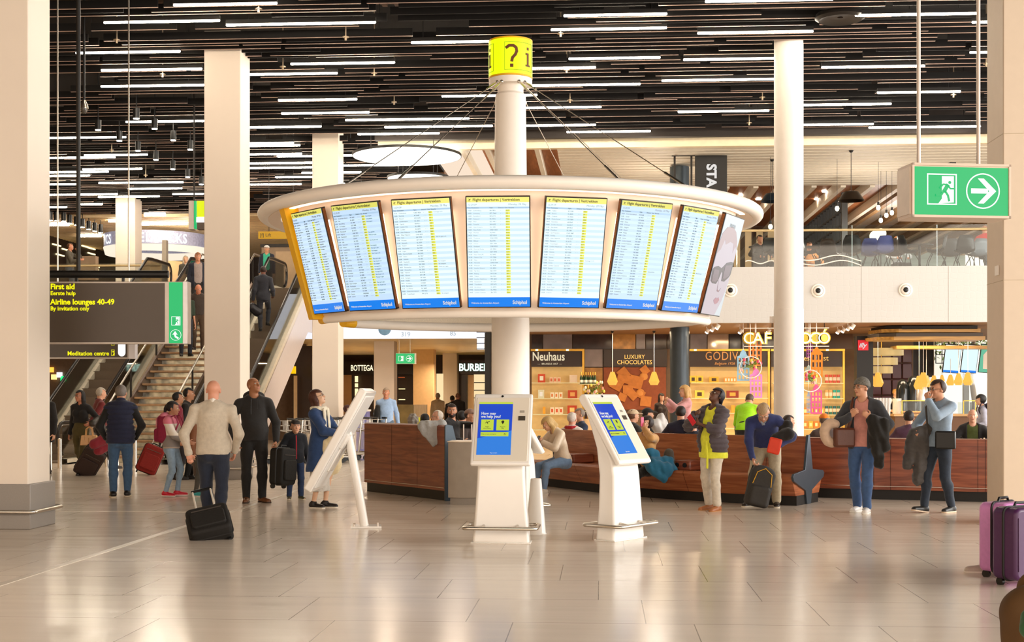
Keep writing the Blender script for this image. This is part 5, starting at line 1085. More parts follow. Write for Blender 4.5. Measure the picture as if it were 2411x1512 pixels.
flower_bunch('flower_bouquet', (SX(1400, 38.2), 38.2, SZ(925, 38.2, 1400)), 22, .34, 'loose bouquet of pink and white flowers above the sideways kiosk', ['f4d0c0', 'f8f0dc', 'e8a090', 'f4e070'], 3)
q = MB(); q.lathe([(0, 0), (.12, 0), (.14, .2), (.10, .38), (0, .38)], n=24); q.build('flower_pot', mat('lemon_pot', 'e8d868', .4), label='yellow pot holding the loose bouquet', cat='flower pot', loc=(SX(1400, 38.2), 38.2, SZ(925, 38.2, 1400)-.38))
# pendant amber lamps
M_AMB = mat('amber_glass', 'f8b848', .25, emit=1.1, ecol='f4b04c', var=.25, scale=14)
def cone_lamp(px, py, Y, s, label, grp):
    p = PY(px, py, Y); o = empty('pendant_lamp', p, 0, label, 'pendant lamp', grp)
    m = MB(); m.lathe([(.055*s, .17*s), (.15*s, -.10*s), (.10*s, -.20*s), (.02*s, -.20*s)], n=6); m.build('amber_shade', M_AMB, o, smooth=False)
    q = MB(); q.ell((0, 0, -.08*s), (.05*s, .05*s, .05*s), 10, 8); q.build('bulb', mat('bulb', 'fff6d8', .3, emit=9, ecol='fff0c8', var=0), o)
    MB().cyl((0, 0, .16*s), (0, 0, 3.42-p.z), .008, n=6).build('cord', M_WHITE, o)
    MB().lathe([(0, 3.36-p.z), (.05, 3.36-p.z), (.02, 3.30-p.z), (0, 3.30-p.z)], n=12).build('ceiling_rose', M_DSTEEL, o)
cone_lamp(1442, 890, 38, 1., 'amber pendant lamp on the left side of the chocolate picture', 'amber pendants at the chocolate picture'); cone_lamp(1540, 890, 38, 1., 'amber pendant lamp on the right side of the chocolate picture', 'amber pendants at the chocolate picture')
cl = {2050: 'amber cafe pendant mostly behind the patterned beanie', 2067: 'amber cafe pendant above the beanie, right of a twin', 2164: 'lower amber pendant of the cluster left of the cafe window', 2174: 'upper amber pendant of the cluster left of the cafe window', 2181: 'amber pendant tucked behind the cluster left of the cafe window', 2199: 'small amber pendant over the counter just left of the phoning man', 2218: 'smallest amber pendant, above the phoning man', 2238: 'amber pendant just right of the phoning man', 2257: 'second amber pendant from the right end of the cafe row', 2279: 'amber pendant at the right end of the cafe row'}
for (x, y, Y, s) in ((2050, 893, 38.2, .95), (2067, 893, 37.5, 1.05), (2164, 900, 37.5, 1.), (2174, 893, 37, 1.05), (2181, 897, 39, .9), (2199, 896, 40.5, .85), (2218, 891, 41.5, .6), (2238, 894, 40, .85), (2257, 892, 38.8, .9), (2279, 891, 38, .95)):
    cone_lamp(x, y, Y, s, cl[x], 'amber pendants over the cafe')
# ceiling spots under the gallery
for i, (x, y) in enumerate(((1664, 778), (1676, 773), (1688, 768), (1742, 779), (1808, 778), (1897, 779), (1972, 779), (1984, 776), (1996, 771), (2006, 767))):
    p = G(x, y, 3.30); o = empty('spotlight', p, 0, ORD[i]+' small white spotlight from the left under the gallery edge', 'spotlight', 'white spots under the gallery')
    m = MB(); m.cyl((0, 0, -.05), (.05, -.03, .03), .05, n=12); m.cyl((0, 0, 0), (0, 0, 3.42-p.z), .012, n=6); m.build('body', M_WHITE, o)
    MB().cyl((-.012, .008, -.07), (0, 0, -.05), .042, n=12).build('lens', M_LED, o)
# cafe letters
zc = SZ(811, 34.6, 1850); s_ = empty('cafe_sign', (SX(1752, 34.6), 34.6, zc), 0, 'hanging gold and white cafe letters on rails, behind the round white column', 'sign')
W_ = SX(1952, 34.6)-SX(1752, 34.6)
M_CAFE = mat('cafe_gold', 'd8b858', .15, .8, emit=.1); M_NEON = mat('neon_white', 'ffffff', .3, emit=1.3, ecol='fffce8', var=0)
for k, ch_ in enumerate('CAFÉ COCÓ'):
    if ch_ == ' ': continue
    x = W_*(k+.5)/9; text(ch_, .40, T(x, -.03, .02), M_CAFE, s_, 'letter', .016, 'CENTER'); text(ch_, .40, T(x-.012, -.045, .02), M_NEON, s_, 'letter_outline', -.002, 'CENTER')
    if k in (0, 5, 6, 7, 8): q = MB(); q.cyl((x, .02, .16), (x, .04, .16), .16, n=32); q.build('disc', mat('gold_disc', 'b89838', .12, .8), s_)
for z in (-.06, .40): MB().box2((0, -.01, z), (W_, .02, z+.02)).build('rail', M_STEEL, s_)
for x in (.1, .7, 1.5, 2.0): MB().cyl((x, 0, .40), (x, 0, 3.42-zc), .01, n=6).build('hanging_rod', M_DSTEEL, s_)
# canal house cut-outs, hoops with tulips
def house(px, py0, py1, wpx, Y, col, label, rows=4, top='step', z_top=3.42):
    x = SX(px, Y); s = SX(px+1, Y)-x; w = wpx*s; z0, z1 = SZ(py1, Y, px), SZ(py0, Y, px); h = z1-z0
    o = empty('house_cutout', (x, Y, z0), 0, label, 'hanging decoration', 'hanging canal house cut-outs')
    m = MB(); body = h*.74; rh = body/rows
    for r in range(rows):
        m.box2((-w/2, 0, r*rh), (w/2, .015, r*rh+rh*.32))
        for k in range(4):
            xx = -w/2+(w-w*.13)*k/3; m.box2((xx, 0, r*rh+rh*.32), (xx+w*.13, .015, (r+1)*rh))
    if top == 'step': poly = [(-w/2, body), (w/2, body), (w/2, body+h*.05), (w*.3, body+h*.08), (w*.2, body+h*.2), (w*.12, body+h*.22), (w*.1, h), (-w*.1, h), (-w*.12, body+h*.22), (-w*.2, body+h*.2), (-w*.3, body+h*.08), (-w/2, body+h*.05)]
    else: poly = [(-w/2, body), (w/2, body), (w/2, body+h*.06), (w*.25, body+h*.14), (w*.06, h), (-w*.06, h), (-w*.25, body+h*.14), (-w/2, body+h*.06)]
    m.prism(poly, 0, .015); m.build('board', mat('house_'+col, col, .5, var=.02), o, smooth=False)
    MB().cyl((0, .007, h), (0, .007, z_top-z0), .004, n=5).build('cord', M_STEEL, o)
house(1750, 824, 897, 29, 34.7, '9fcdea', 'light blue canal house cut-out hanging left of the flower hoop')
house(1778, 783, 862, 31, 34.9, 'f08a38', 'tall orange canal house cut-out hanging over the cafe letters', 5, 'spire')
house(1780, 868, 937, 29, 34.5, 'e68ad0', 'pink canal house cut-out above the man in lime green')
house(1906, 800, 842, 14, 35.0, 'a848a8', 'small purple canal house cut-out just right of the round column')
house(1923, 817, 888, 28, 34.6, 'f5820a', 'bright orange canal house cut-out right of the round column', 3, 'spire')
house(1904, 860, 900, 16, 34.9, 'a8c8c0', 'pale green canal house cut-out behind the right flower hoop')
house(1922, 905, 975, 27, 34.7, 'd85890', 'raspberry canal house cut-out above the seated man in brown')
house(1904, 920, 972, 9, 34.8, 'b0d0f0', 'narrow pale blue canal house cut-out at the edge of the round column')
for (x, y, sd, lb) in ((1767, 865, 5, 'white hoop with tulips and leaves hanging left of the round column'), (1908, 897, 6, 'white hoop with tulips and leaves hanging right of the round column')):
    p = PY(x, y, 34.45); o = flower_bunch('flower_hoop', p, 11, .28, lb, ['e0506c', 'f2d860', 'f4b0a8'], sd, 'hanging decoration')
    MB().tube([(.27*math.cos(t), 0, .27*math.sin(t)) for t in [2*math.pi*k/40 for k in range(40)]], .013, 8, True).build('hoop', M_WHITE, o)
    MB().cyl((0, 0, .27), (0, 0, 3.42-p.z), .004, n=5).build('cord', M_STEEL, o)
# cafe at the right
o = empty('cafe_sign_column', (0, 37.5, 0), 0, 'black cafe column with a small red square sign', 'column')
m = MB(); rect(m, 2011, 793, 2049, 1100, 37.5, .4); m.build('column', M_BLACK, o).location = (0, -37.5, 0)
m = MB(); rect(m, 2020, 801, 2044, 825, 37.08, .03); m.build('red_panel', mat('illy_red', 'd8182c', .4, emit=.25, ecol='d8182c', var=0), o).location = (0, -37.5, 0)
text('illy', .17, T(SX(2022, 37), -.50, SZ(818, 37, 2030)), M_TXTW, o, 'lettering', .004, shear=.35)
cn = empty('cafe_canopy', (0, 36, 0), 0, 'layered wooden canopy under the cafe ceiling above the red square sign', 'canopy')
M_CANO = wood('canopy_wood', 'a87c34', 'd0a048', 2, (.5, 6, 6))
x0, x1 = SX(2068, 36), SX(2320, 36)
for k, (dz, mt_, ins) in enumerate(((0, M_CANO, 0), (.09, mat('canopy_grey', '4c4238', .5), .06), (.20, M_CANO, .12), (.28, M_DSTEEL, .2))):
    m = MB(); m.prism([(x0-.15+ins, 1.2), (x0+.0+ins, .2), (x0+.4+ins, 0), (x1-ins, 0), (x1-ins, 1.2)], 0, .09, Matrix(((1, 0, 0, 0), (0, 0, 1, 0), (0, 1, 0, 0), (0, 0, 0, 1)))); b = m.build('layer', mt_, cn, smooth=False)
    b.location = (0, 0, 3.01+dz)
m = MB(); m.box2((SX(2100, 39), 2.4, 2.86), (SX(2340, 39), 3.2, 2.95)); m.build('rear_beam', M_CANO, cn, smooth=False)
tw = empty('tufted_wall', (0, 40.5, 0), 0, 'dark plum tufted leather wall behind the cafe bar', 'wall panel')
M_TUFT = mat('plum_leather', '48202a', .35)
for i in range(4):
    for j in range(5):
        m = MB(); rect(m, 2052+i*24, 818+j*38, 2074+i*24, 854+j*38, 40.9, .05); m.build('pad', M_TUFT, tw, bevel=.02).location = (0, -40.5, 0)
for i in range(12):
    for j in range(1):
        pass
rg = empty('brass_ring_lamp', (SX(2075, 39.5), 39.5, 0), 0, 'stack of three brass ring lamps shrinking downwards over the bar', 'pendant lamp')
for r, y in ((.62, 829), (.46, 851), (.32, 871)):
    z = SZ(y, 39.5, 2075); MB().lathe([(r, z-.1), (r, z+.1), (r-.02, z+.1), (r-.02, z-.1)], n=48, closed=True).build('brass_ring', mat('lit_brass', 'd8b060', .3, .7, emit=.5, ecol='ffd890'), rg)
MB().cyl((0, 0, 1.9), (0, 0, 3.385), .01, n=6).build('rod', M_BRASS, rg)
cf = empty('cafe_counter', (0, 37.6, 0), 0, 'long cafe counter with wooden top and glass pastry case', 'counter')
xa, xb = SX(2100, 38), SX(2345, 38)
MB().box2((xa, 0, 0), (xb, .8, 1.0)).build('base', mat('counter_brown', '6b4a30', .5), cf); MB().box2((xa-.05, -.08, 1.0), (xb+.05, .85, 1.06)).build('top', wood('counter_wood', 'b08850', 'd8b078', 2, (1, 5, 5)), cf)
MB().box2((SX(2118, 38), .1, 1.06), (SX(2190, 38), .7, 1.42)).build('glass_case', M_GLASS, cf, smooth=False); MB().box2((SX(2262, 38), .1, 1.06), (SX(2290, 38), .7, 1.38)).build('glass_case', M_GLASS, cf, smooth=False)
for (a, b_) in ((2118, 2190), (2262, 2290)):
    m = MB(); 
    for x in (a, b_): m.box2((SX(x, 38)-.01, .09, 1.06), (SX(x, 38)+.01, .11, 1.42))
    m.box2((SX(a, 38), .09, 1.41), (SX(b_, 38), .11, 1.43)); m.build('case_edge', M_BRASS, cf, smooth=False)
rc = random.Random(9)
for k in range(12):
    x = SX(2122+rc.random()*64, 38); q = MB(); q.ell((0, 0, 0), (.07, .05, .04), 10, 8); q.build('pastry', mat('pastry', 'd89850', .6), label='one of the golden pastries inside the glass case', cat='pastry', group='pastries in the glass case', loc=(x, 37.95, 1.10))
for (x, h, c_, lb) in ((2112, .42, 'ece4d8', 'white coffee machine canister at the end of the bar'), ):
    MB().lathe([(0, 0), (.12, 0), (.12, h), (0, h)], n=20).build('canister', mat('canister', c_, .3), label=lb, cat='machine', loc=(SX(x, 38), 38, 1.06))
o = empty('coffee_grinder', (SX(2145, 38.2), 38.25, 1.06), 0, 'pair of tall black domed coffee machines behind the barista', 'coffee machine')
for x, s in ((-.22, .9), (.08, 1.)): MB().lathe([(0, 0), (.2*s, 0), (.19*s, .75*s), (.14*s, .98*s), (.05*s, 1.05*s), (0, 1.05*s)], n=28, c=(x, 0, 0)).build('dome', mat('glossy_black', '1c2022', .1), o)
o = empty('cake_stand', (SX(2172, 38), 38.1, 1.43), 0, 'tall silver cake dome on the pastry case', 'dome')
MB().lathe([(0, 0), (.16, 0), (.16, .3), (.11, .42), (0, .45)], n=28).build('dome', mat('silver_dome', 'd8cec8', .2, .6), o)
o = empty('cup_stack', (SX(2075, 37.2), 37.2, 1.0), 0, 'stacks of clear plastic cups beside the man in the beanie', 'cups')
for k in range(6): MB().lathe([(.035, 0), (.05, .5), (.04, .5), (.03, 0)], n=12, c=(-.2+k*.08, 0, 0)).build('cup_column', mat('clear_cups', 'dcdcd8', .2, var=.3, scale=30, stretch=(1, 1, 6)), o)
# departure screens and greenery outside the cafe window
for i, (a, b_, lb) in enumerate(((2222, 2262, 'left pale blue screen hanging before the cafe window'), (2264, 2303, 'middle pale blue screen hanging before the cafe window'), (2306, 2345, 'screen with a green picture hanging before the cafe window'))):
    o = empty('hanging_screen', (SX((a+b_)/2, 40), 40, SZ(845, 40, a)), 0, lb, 'screen', 'screens before the cafe window'); w_ = (SX(b_, 40)-SX(a, 40))*.96; o.rotation_euler = (math.radians(12), math.radians(4), 0)
    MB().box((0, .03, 0), (w_, .06, .84)).build('casing', M_CASE, o)
    MB().box((0, -.003, 0), (w_-.03, .006, .80)).build('display', mat('far_display_%d' % (i > 1), '60b090' if i > 1 else 'c8e8f4', .2, emit=1.0, ecol='58b090' if i > 1 else 'd4f2f8', var=.4 if i > 1 else 0, scale=4), o)
    if i < 2: MB().box((0, -.008, -.37), (w_-.03, .006, .06)).build('footer_bar', mat('display_footer', '1a7ae0'), o)
    else: q = MB(); q.prism([(-.1, -.3), (.1, -.3), (.14, .1), (.0, .3), (-.14, .1)], -.012, -.006); q.build('dish_picture', M_WHITE, o)
    MB().cyl((0, .03, .4), (0, .03, 1.1), .01, n=6).build('hanging_rod', M_DSTEEL, o)
o = empty('window_grid', (SX(2215, 41), 41, SZ(880, 41, 2215)), 0, 'black steel shelf grid hanging at the left of the cafe window', 'rack')
m = MB()
for k in range(4): m.box2((-.15+k*.18, 0, 0.3), (-.13+k*.18, .03, 1.1))
for k in range(4): m.box2((-.15, 0, .3+k*.26), (.45, .03, .32+k*.26))
m.box2((-.42, 0, -.1), (-.20, .03, 1.0)); m.build('bars', M_BLACK, o, smooth=False)
def tree(px, Y, h, label, seed, trunk=True):
    x = SX(px, Y); o = empty('tree', (x, Y, 0), 0, label, 'tree', 'trees outside the cafe window'); r = random.Random(seed)
    MB().tube([(0, 0, 0), (.1, 0, 1.2), (-.05, 0, 2.2), (.1, 0, h)], [.14, .11, .09, .05], 10).build('trunk', mat('bark', '8a7a6a', .8), o)
    m = MB()
    for k in range(900):
        c_ = Vector((r.gauss(0, 1.1), r.gauss(0, .8), h+.2+r.gauss(0, .5))); d_ = Vector((r.uniform(-1, 1), r.uniform(-1, 1), r.uniform(-1, 1))).normalized()*.12; s2 = d_.cross(Vector((.2, .5, 1))).normalized()*.05
        m.add([c_-d_, c_+s2, c_+d_, c_-s2], [(0, 1, 2, 3)])
    m.build('crown', mat('tree_leaves', '7fa04a', .6, var=.4, scale=2), o, smooth=False)
tree(2290, 52, 4.3, 'leafy tree outside behind the hanging screens', 1); tree(2375, 57, 4.4, 'leafy tree outside at the right edge of the cafe window', 2); tree(2190, 58, 4.0, 'leafy tree outside at the left edge of the cafe window', 3)
shop_box('grey_post', 2266, 878, 2278, 1044, 44.5, .2, mat('post_grey_blue', '8a8f96', .5), 'grey post outside the cafe window below the screens', 'post')
# ================================================================ UPPER RIGHT GALLERY FURNITURE
def dome_pendant(px, py, Y, r, label, col='2a2018'):
    p = PY(px, py, Y); o = empty('pendant_lamp', p, 0, label, 'pendant lamp')
    MB().lathe([(.04, .20*r/.33), (r*.55, .17*r/.33), (r*.75, .08), (r, -.05), (r*.97, -.06), (r*.7, .05)], n=40).build('shade', mat('shade_'+col, col, .3, .6), o)
    MB().cyl((0, 0, .15), (0, 0, 7.76-p.z), .008, n=6).build('cord', M_BLACK, o); MB().lathe([(0, 7.76-p.z), (.07, 7.76-p.z), (.03, 7.70-p.z), (0, 7.70-p.z)], n=16).build('ceiling_rose', M_BLACK, o)
dome_pendant(2004, 468, 34.8, .33, 'large dark bronze dome pendant over the gallery chairs'); dome_pendant(1818, 470, 36, .30, 'dark blue dome pendant half hidden behind the round column', '22303c')
def bulb_pendant(px, py, Y, label):
    p = PY(px, py, Y); o = empty('bulb_pendant', p, 0, label, 'pendant lamp', 'bare bulbs over the gallery')
    q = MB(); q.ell((0, 0, 0), (.055, .055, .07), 12, 10); q.build('bulb', mat('bulb', 'fff6d8'), o)
    MB().cyl((0, 0, .06), (0, 0, .15), .03, n=10).build('socket', M_BLACK, o); MB().cyl((0, 0, .14), (0, 0, 7.74-p.z), .005, n=5).build('cord', M_BLACK, o)
for x, y, Y, lb in ((1971, 491, 36, 'bare glowing bulb left of the large dome pendant'), (2068, 489, 36.5, 'uppermost bare bulb right of the dome pendant'), (2074, 519, 38, 'lowest bare bulb right of the dome pendant'), (2087, 507, 38, 'middle bare bulb near the exit sign edge'), (2100, 501, 38, 'bare bulb closest to the large exit sign'), (1814, 534, 35.5, 'bare bulb beside the rim of the ring and the round column')):
    bulb_pendant(x, y, Y, lb)
for i, (x, y) in enumerate(((1746, 460), (1786, 470), (1893, 447), (1924, 470), (1942, 452))):
    p = G(x, y, 7.95); q = MB(); q.lathe([(0, 0), (.09, 0), (.09, .02), (0, .02)], n=16); q.build('downlight', M_LED, label=ORD[i]+' small round downlight from the left in the orange wooden ceiling', cat='ceiling lamp', group='round downlights in the wooden ceiling', loc=p)
# open lattice shelf wall
lw = empty('lattice_screen', (6.8, 38.6, 4.75), 0, 'black lattice shelf screen running back into the gallery behind the dome pendant', 'screen wall')
m = MB()
for k in range(22): m.box2((-.05, k*.55, 0), (.05, k*.55+.05, 2.45))
for k in range(7): m.box2((-.05, 0, k*.4), (.05, 11.6, k*.4+.04))
m.box2((-.08, -.08, 0), (.08, .08, 2.5)); m.build('lattice', M_BLACK, lw, smooth=False)
# chairs
def shell_chair(loc, rz, label, col='1c1613', high=False):
    o = empty('shell_chair', loc, rz, label, 'chair', 'chairs behind the gallery glass'); mt_ = mat('chair_'+col, col, .4)
    sh = .47; pts = []
    prof = [(-.24, sh+.03), (-.22, sh), (-.05, sh-.03), (.12, sh-.02), (.19, sh+.04), (.22, sh+.16), (.25, sh+.30), (.28, sh+.42)]
    wv = [.19, .22, .24, .24, .235, .23, .21, .15]
    m = MB(); n = 9; vs = []
    for (y, z), w_ in zip(prof, wv):
        for k in range(n):
            t = -1+2*k/(n-1); vs.append((w_*t, y-.05*t*t*(z > sh+.1), z+.05*t*t*(z < sh+.1)))
    N = len(prof); fs = [(i*n+k, i*n+k+1, (i+1)*n+k+1, (i+1)*n+k) for i in range(N-1) for k in range(n-1)]
    m.add(vs, fs); q = m.build('seat_shell', mt_, o); md = q.modifiers.new('solid', 'SOLIDIFY'); md.thickness = .015
    for sx_ in (-1, 1):
        for sy in (-1, 1): MB().tube([(sx_*.12, sy*.1, sh-.03), (sx_*.2, sy*.2, sh*.5), (sx_*.23, sy*.24, 0)], .011, 8).build('leg', M_BLACK, o)
    return o
for (x, Y, rz, lb, col) in ((1822, 35.2, .3, 'dark shell chair just left of the round column', '1c1613'), (1880, 36, 2.9, 'dark shell chair seen right of the round column', '1c1613'), (1905, 35.3, 1.2, 'brown shell chair seen side on behind the white curved lines', '2e2018'), (1955, 36, 2.6, 'brown shell chair behind the dome pendant', '3a2a1e'), (2005, 35.2, 3.0, 'black shell chair at the first glass joint', '14110f'), (2050, 36, 2.9, 'blue shell chair next to the glass joint', '5a64a8'), (2078, 35.4, 3.3, 'larger blue shell chair', '5860a4'), (2106, 36, 2.7, 'brown shell chair right of the blue chairs', '4a3a30'), (2138, 35.3, 1.9, 'black shell chair turned sideways under the large exit sign', '14110f'), (2205, 35.2, 4.4, 'black shell chair at the second glass joint', '14110f'), (2238, 36.2, 3., 'grey shell chair right of the second glass joint', '4a4a4c'), (2270, 35.4, 3.1, 'black shell chair in front of the person in red', '14110f'), (2300, 36.2, 3.4, 'pale grey shell chair at the end of the gallery', '6c747c')):
    shell_chair((SX(x, Y), Y, 4.75), rz, lb, col)
def table(px, Y, label, lamp_=False):
    o = empty('cafe_table', (SX(px, Y), Y, 4.75), 0, label, 'table', 'round tables behind the gallery glass')
    MB().lathe([(0, .73), (.36, .73), (.36, .755), (0, .755)], n=32).build('tabletop', M_BLACK, o); MB().lathe([(0, 0), (.22, 0), (.2, .02), (.03, .03), (.03, .73), (0, .73)], n=24).build('pedestal', M_BLACK, o)
table(1795, 36.3, 'dark round table left of the round column'); table(1930, 36.4, 'dark round table in front of the lattice screen'); table(2165, 36.2, 'dark round table between the sideways chair and the second joint'); table(2320, 36.6, 'dark round table beside the person in red')
for (x, y, lb) in ((2060, 556, 'left glowing globe lamp behind the blue chairs'), (2074, 550, 'right glowing globe lamp behind the blue chairs')):
    p = PY(x, y, 38.5); o = empty('globe_lamp', (p.x, p.y, 4.75), 0, lb, 'floor lamp'); q = MB(); q.ell((0, 0, p.z-4.75), (.15, .15, .15), 20, 14); q.build('globe', mat('globe_glow', 'fff4d0', .4, emit=2, ecol='fff2cc', var=0), o); MB().cyl((0, 0, 0), (0, 0, p.z-4.85), .015).build('stand', M_BLACK, o)
# white curved line decoration on the glass
for (x0, x1, y, lb) in ((1755, 1822, 620, 'white curved line on the gallery glass left of the round column'), (1892, 2028, 610, 'upper white curved line on the gallery glass'), (1892, 2028, 622, 'lower white curved line on the gallery glass')):
    pts = []
    for k in range(30):
        t = k/29; pts.append(PY(x0+(x1-x0)*t, y+5*math.sin(t*7+y)-4*t*(1-t)*4, 34.02))
    MB().tube(pts, .016, 6).build('glass_film_line', M_WHITE, label=lb, cat='glass decoration')
# paper wall / striped curtain boards up left of the column
m = empty('slatted_partition', (SX(1775, 44), 44, 4.75), 0, 'row of leaning pale wooden boards upstairs between the ring and the round column', 'partition')
for k in range(6):
    q = MB(); q.box((-.9+k*.36, 0, 1.0), (.2, .05, 2.2)); q.build('board', wood('pale_board', 'd8b888', 'f0d8ac', 2, (1, 1, .4)), m, smooth=False)
# ================================================================ LUGGAGE CARTS
def cart():
    o = empty('luggage_cart'); m = MB()
    for s in (-.28, .28): m.tube([(s*.7, -.45, .12), (s, .1, .16), (s, .42, .20), (s, .50, 1.02)], .014, 8)
    m.tube([(-.28, .42, .2), (.28, .42, .2)], .012, 8); m.tube([(-.28, .47, .70), (.28, .47, .70)], .012, 8)
    m.build('frame', M_STEEL, o)
    m = MB()
    for k in range(9): x = -.26+k*.065; m.tube([(x, .44, .25), (x, .47, .72)], .004, 5)
    for k in range(9): x = -.24+k*.06; m.tube([(x, .46, .72), (x, .18, .76), (x, .16, .98)], .004, 5)
    for z in (.76, .87, .98): m.tube([(-.26, .47, z), (-.25, .17, z), (.25, .17, z), (.26, .47, z)], .005, 5)
    m.build('wire_basket', M_STEEL, o)
    m = MB(); m.tube([(-.30, .50, 1.02), (.30, .50, 1.02)], .022, 8); m.build('handle', M_BLACKPL, o)
    MB().box2((-.24, -.4, .13), (.24, .38, .15)).build('platform', M_STEEL, o)
    for x, y in ((-.26, .4), (.26, .4), (0, -.42)): MB().cyl((x-.02, y, .06), (x+.02, y, .06), .06, n=14).build('wheel', M_BLACKPL, o)
    return o
base = G(690, 1092); base2 = G(770, 1085); cc = None; k = 0
for row, (bx, lb, gr) in enumerate(((base, ' steel luggage cart from the left, nested beside the hoodie man', 'nested luggage carts in the left row'), (base2, ' steel luggage cart from the left, nested behind the boy', 'nested luggage carts in the right row'))):
    for i in range(8):
        if cc is None: cc = cart(); c_ = cc
        else: c_ = copy_tree(cc)
        c_.location = bx+Vector((-.55+i*.19, .25*i*.3, 0)); c_.rotation_euler = (0, 0, math.radians(-62)); tag(c_, ORD[i]+lb, 'luggage cart', gr)
# ================================================================ BODIES (distance fields turned into one continuous skin)
V3 = lambda *a: np.array(a, float)
class Vox:
    def __init__(s, lo, hi, h):
        s.h = h; s.o = np.array(lo, float)-2*h; s.n = np.ceil((np.array(hi)-s.o)/h).astype(int)+3
        s.D = np.full(tuple(s.n), .3, np.float32)
    def op(s, lo, hi, f, k=.0, mode='u'):
        a = np.maximum(0, np.floor((np.array(lo)-s.o)/s.h).astype(int)-1); b = np.minimum(s.n, np.ceil((np.array(hi)-s.o)/s.h).astype(int)+2)
        if (b <= a).any(): return s
        X = (s.o[0]+s.h*np.arange(a[0], b[0], dtype=np.float32))[:, None, None]; Y = (s.o[1]+s.h*np.arange(a[1], b[1], dtype=np.float32))[None, :, None]; Z = (s.o[2]+s.h*np.arange(a[2], b[2], dtype=np.float32))[None, None, :]
        d = f(X, Y, Z).astype(np.float32); sl = (slice(a[0], b[0]), slice(a[1], b[1]), slice(a[2], b[2])); D = s.D[sl]
        if mode == 'u':
            if k > 0: hh = np.clip(.5+.5*(D-d)/k, 0, 1); D = D*(1-hh)+d*hh-k*hh*(1-hh)
            else: D = np.minimum(D, d)
        elif mode == 's':
            if k > 0: hh = np.clip(.5-.5*(D+d)/k, 0, 1); D = D*(1-hh)-d*hh+k*hh*(1-hh)
            else: D = np.maximum(D, -d)
        s.D[sl] = D; return s
    def cap(s, a, b, ra, rb=None, k=.02, u=None, fl=1., mode='u'):
        a = np.array(a, float); b = np.array(b, float); rb = ra if rb is None else rb; ba = b-a; L = float(ba@ba)+1e-9; m = max(ra, rb)*max(1, fl)+k+3*s.h
        if u is not None: u = np.array(u, float); u = u/np.linalg.norm(u)
        def f(X, Y, Z):
            px, py, pz = X-a[0], Y-a[1], Z-a[2]; t = np.clip((px*ba[0]+py*ba[1]+pz*ba[2])/L, 0, 1)
            qx, qy, qz = px-t*ba[0], py-t*ba[1], pz-t*ba[2]; q2 = qx*qx+qy*qy+qz*qz
            if u is not None: du = qx*u[0]+qy*u[1]+qz*u[2]; q2 = q2+du*du*(1/fl**2-1)
            return (np.sqrt(q2)-(ra+(rb-ra)*t))*min(1, fl)
        return s.op(np.minimum(a, b)-m, np.maximum(a, b)+m, f, k, mode)
    def ell(s, c, r, R=None, k=.02, mode='u'):
        c = np.array(c, float); r = np.array(r, float); m = r.max()+k+3*s.h; R = np.eye(3) if R is None else R
        def f(X, Y, Z):
            x, y, z = X-c[0], Y-c[1], Z-c[2]
            l = [(x*R[0][i]+y*R[1][i]+z*R[2][i])/r[i] for i in range(3)]
            k0 = np.sqrt(l[0]**2+l[1]**2+l[2]**2); k1 = np.sqrt((l[0]/r[0])**2+(l[1]/r[1])**2+(l[2]/r[2])**2)+1e-6
            return k0*(k0-1)/k1
        return s.op(c-m, c+m, f, k, mode)
    def rbox(s, c, hd, rad, R=None, k=0., mode='u'):
        c = np.array(c, float); hd = np.array(hd, float); m = np.linalg.norm(hd)+rad+k+3*s.h; R = np.eye(3) if R is None else R
        def f(X, Y, Z):
            x, y, z = X-c[0], Y-c[1], Z-c[2]
            q = [np.abs(x*R[0][i]+y*R[1][i]+z*R[2][i])-(hd[i]-rad) for i in range(3)]
            return np.sqrt(sum(np.maximum(v, 0)**2 for v in q))+np.minimum(np.maximum(q[0], np.maximum(q[1], q[2])), 0)-rad
        return s.op(c-m, c+m, f, k, mode)
    def ripple(s, amp, fr=(23, 19, 31), ph=0.):
        i = [(s.o[a]+s.h*np.arange(s.n[a], dtype=np.float32)) for a in range(3)]
        X, Y, Z = i[0][:, None, None], i[1][None, :, None], i[2][None, None, :]
        s.D += (amp*(np.sin(fr[0]*X+7*Z+ph+2*np.sin(5*Y+9*Z))+.8*np.sin(fr[1]*Y-fr[2]*.6*Z+1.3*ph+1.5*np.sin(11*X))+.6*np.sin(fr[2]*Z+13*X-9*Y+ph))*.5).astype(np.float32); return s
    def quilt(s, amp, sp, z0=0.):
        Z = (s.o[2]+s.h*np.arange(s.n[2], dtype=np.float32))[None, None, :]; s.D += amp*(1-2*np.abs(np.sin(math.pi*(Z-z0)/sp)))*.5; return s
    def mesh(s, name, mt, parent=None, **kw):
        D = s.D; S = D < 0; n = D.shape
        c = np.zeros(tuple(np.array(n)-1), np.int8)
        for dx in (0, 1):
            for dy in (0, 1):
                for dz in (0, 1): c += S[dx:n[0]-1+dx, dy:n[1]-1+dy, dz:n[2]-1+dz]
        I = np.argwhere((c > 0) & (c < 8))
        if len(I) == 0: return None
        idx = np.full(c.shape, -1, np.int32); idx[I[:, 0], I[:, 1], I[:, 2]] = np.arange(len(I))
        acc = np.zeros((len(I), 3)); cnt = np.zeros(len(I)); cor = {}
        for a in [(x, y, z) for x in (0, 1) for y in (0, 1) for z in (0, 1)]: cor[a] = D[I[:, 0]+a[0], I[:, 1]+a[1], I[:, 2]+a[2]].astype(float)
        for a in cor:
            for ax in range(3):
                if a[ax] == 0:
                    b = list(a); b[ax] = 1; b = tuple(b); va, vb = cor[a], cor[b]; m = (va < 0) != (vb < 0)
                    t = np.where(m, va/np.where(m, va-vb, 1), 0); p = np.array(a, float)[None]+0*acc; p[:, ax] = t; acc += p*m[:, None]; cnt += m
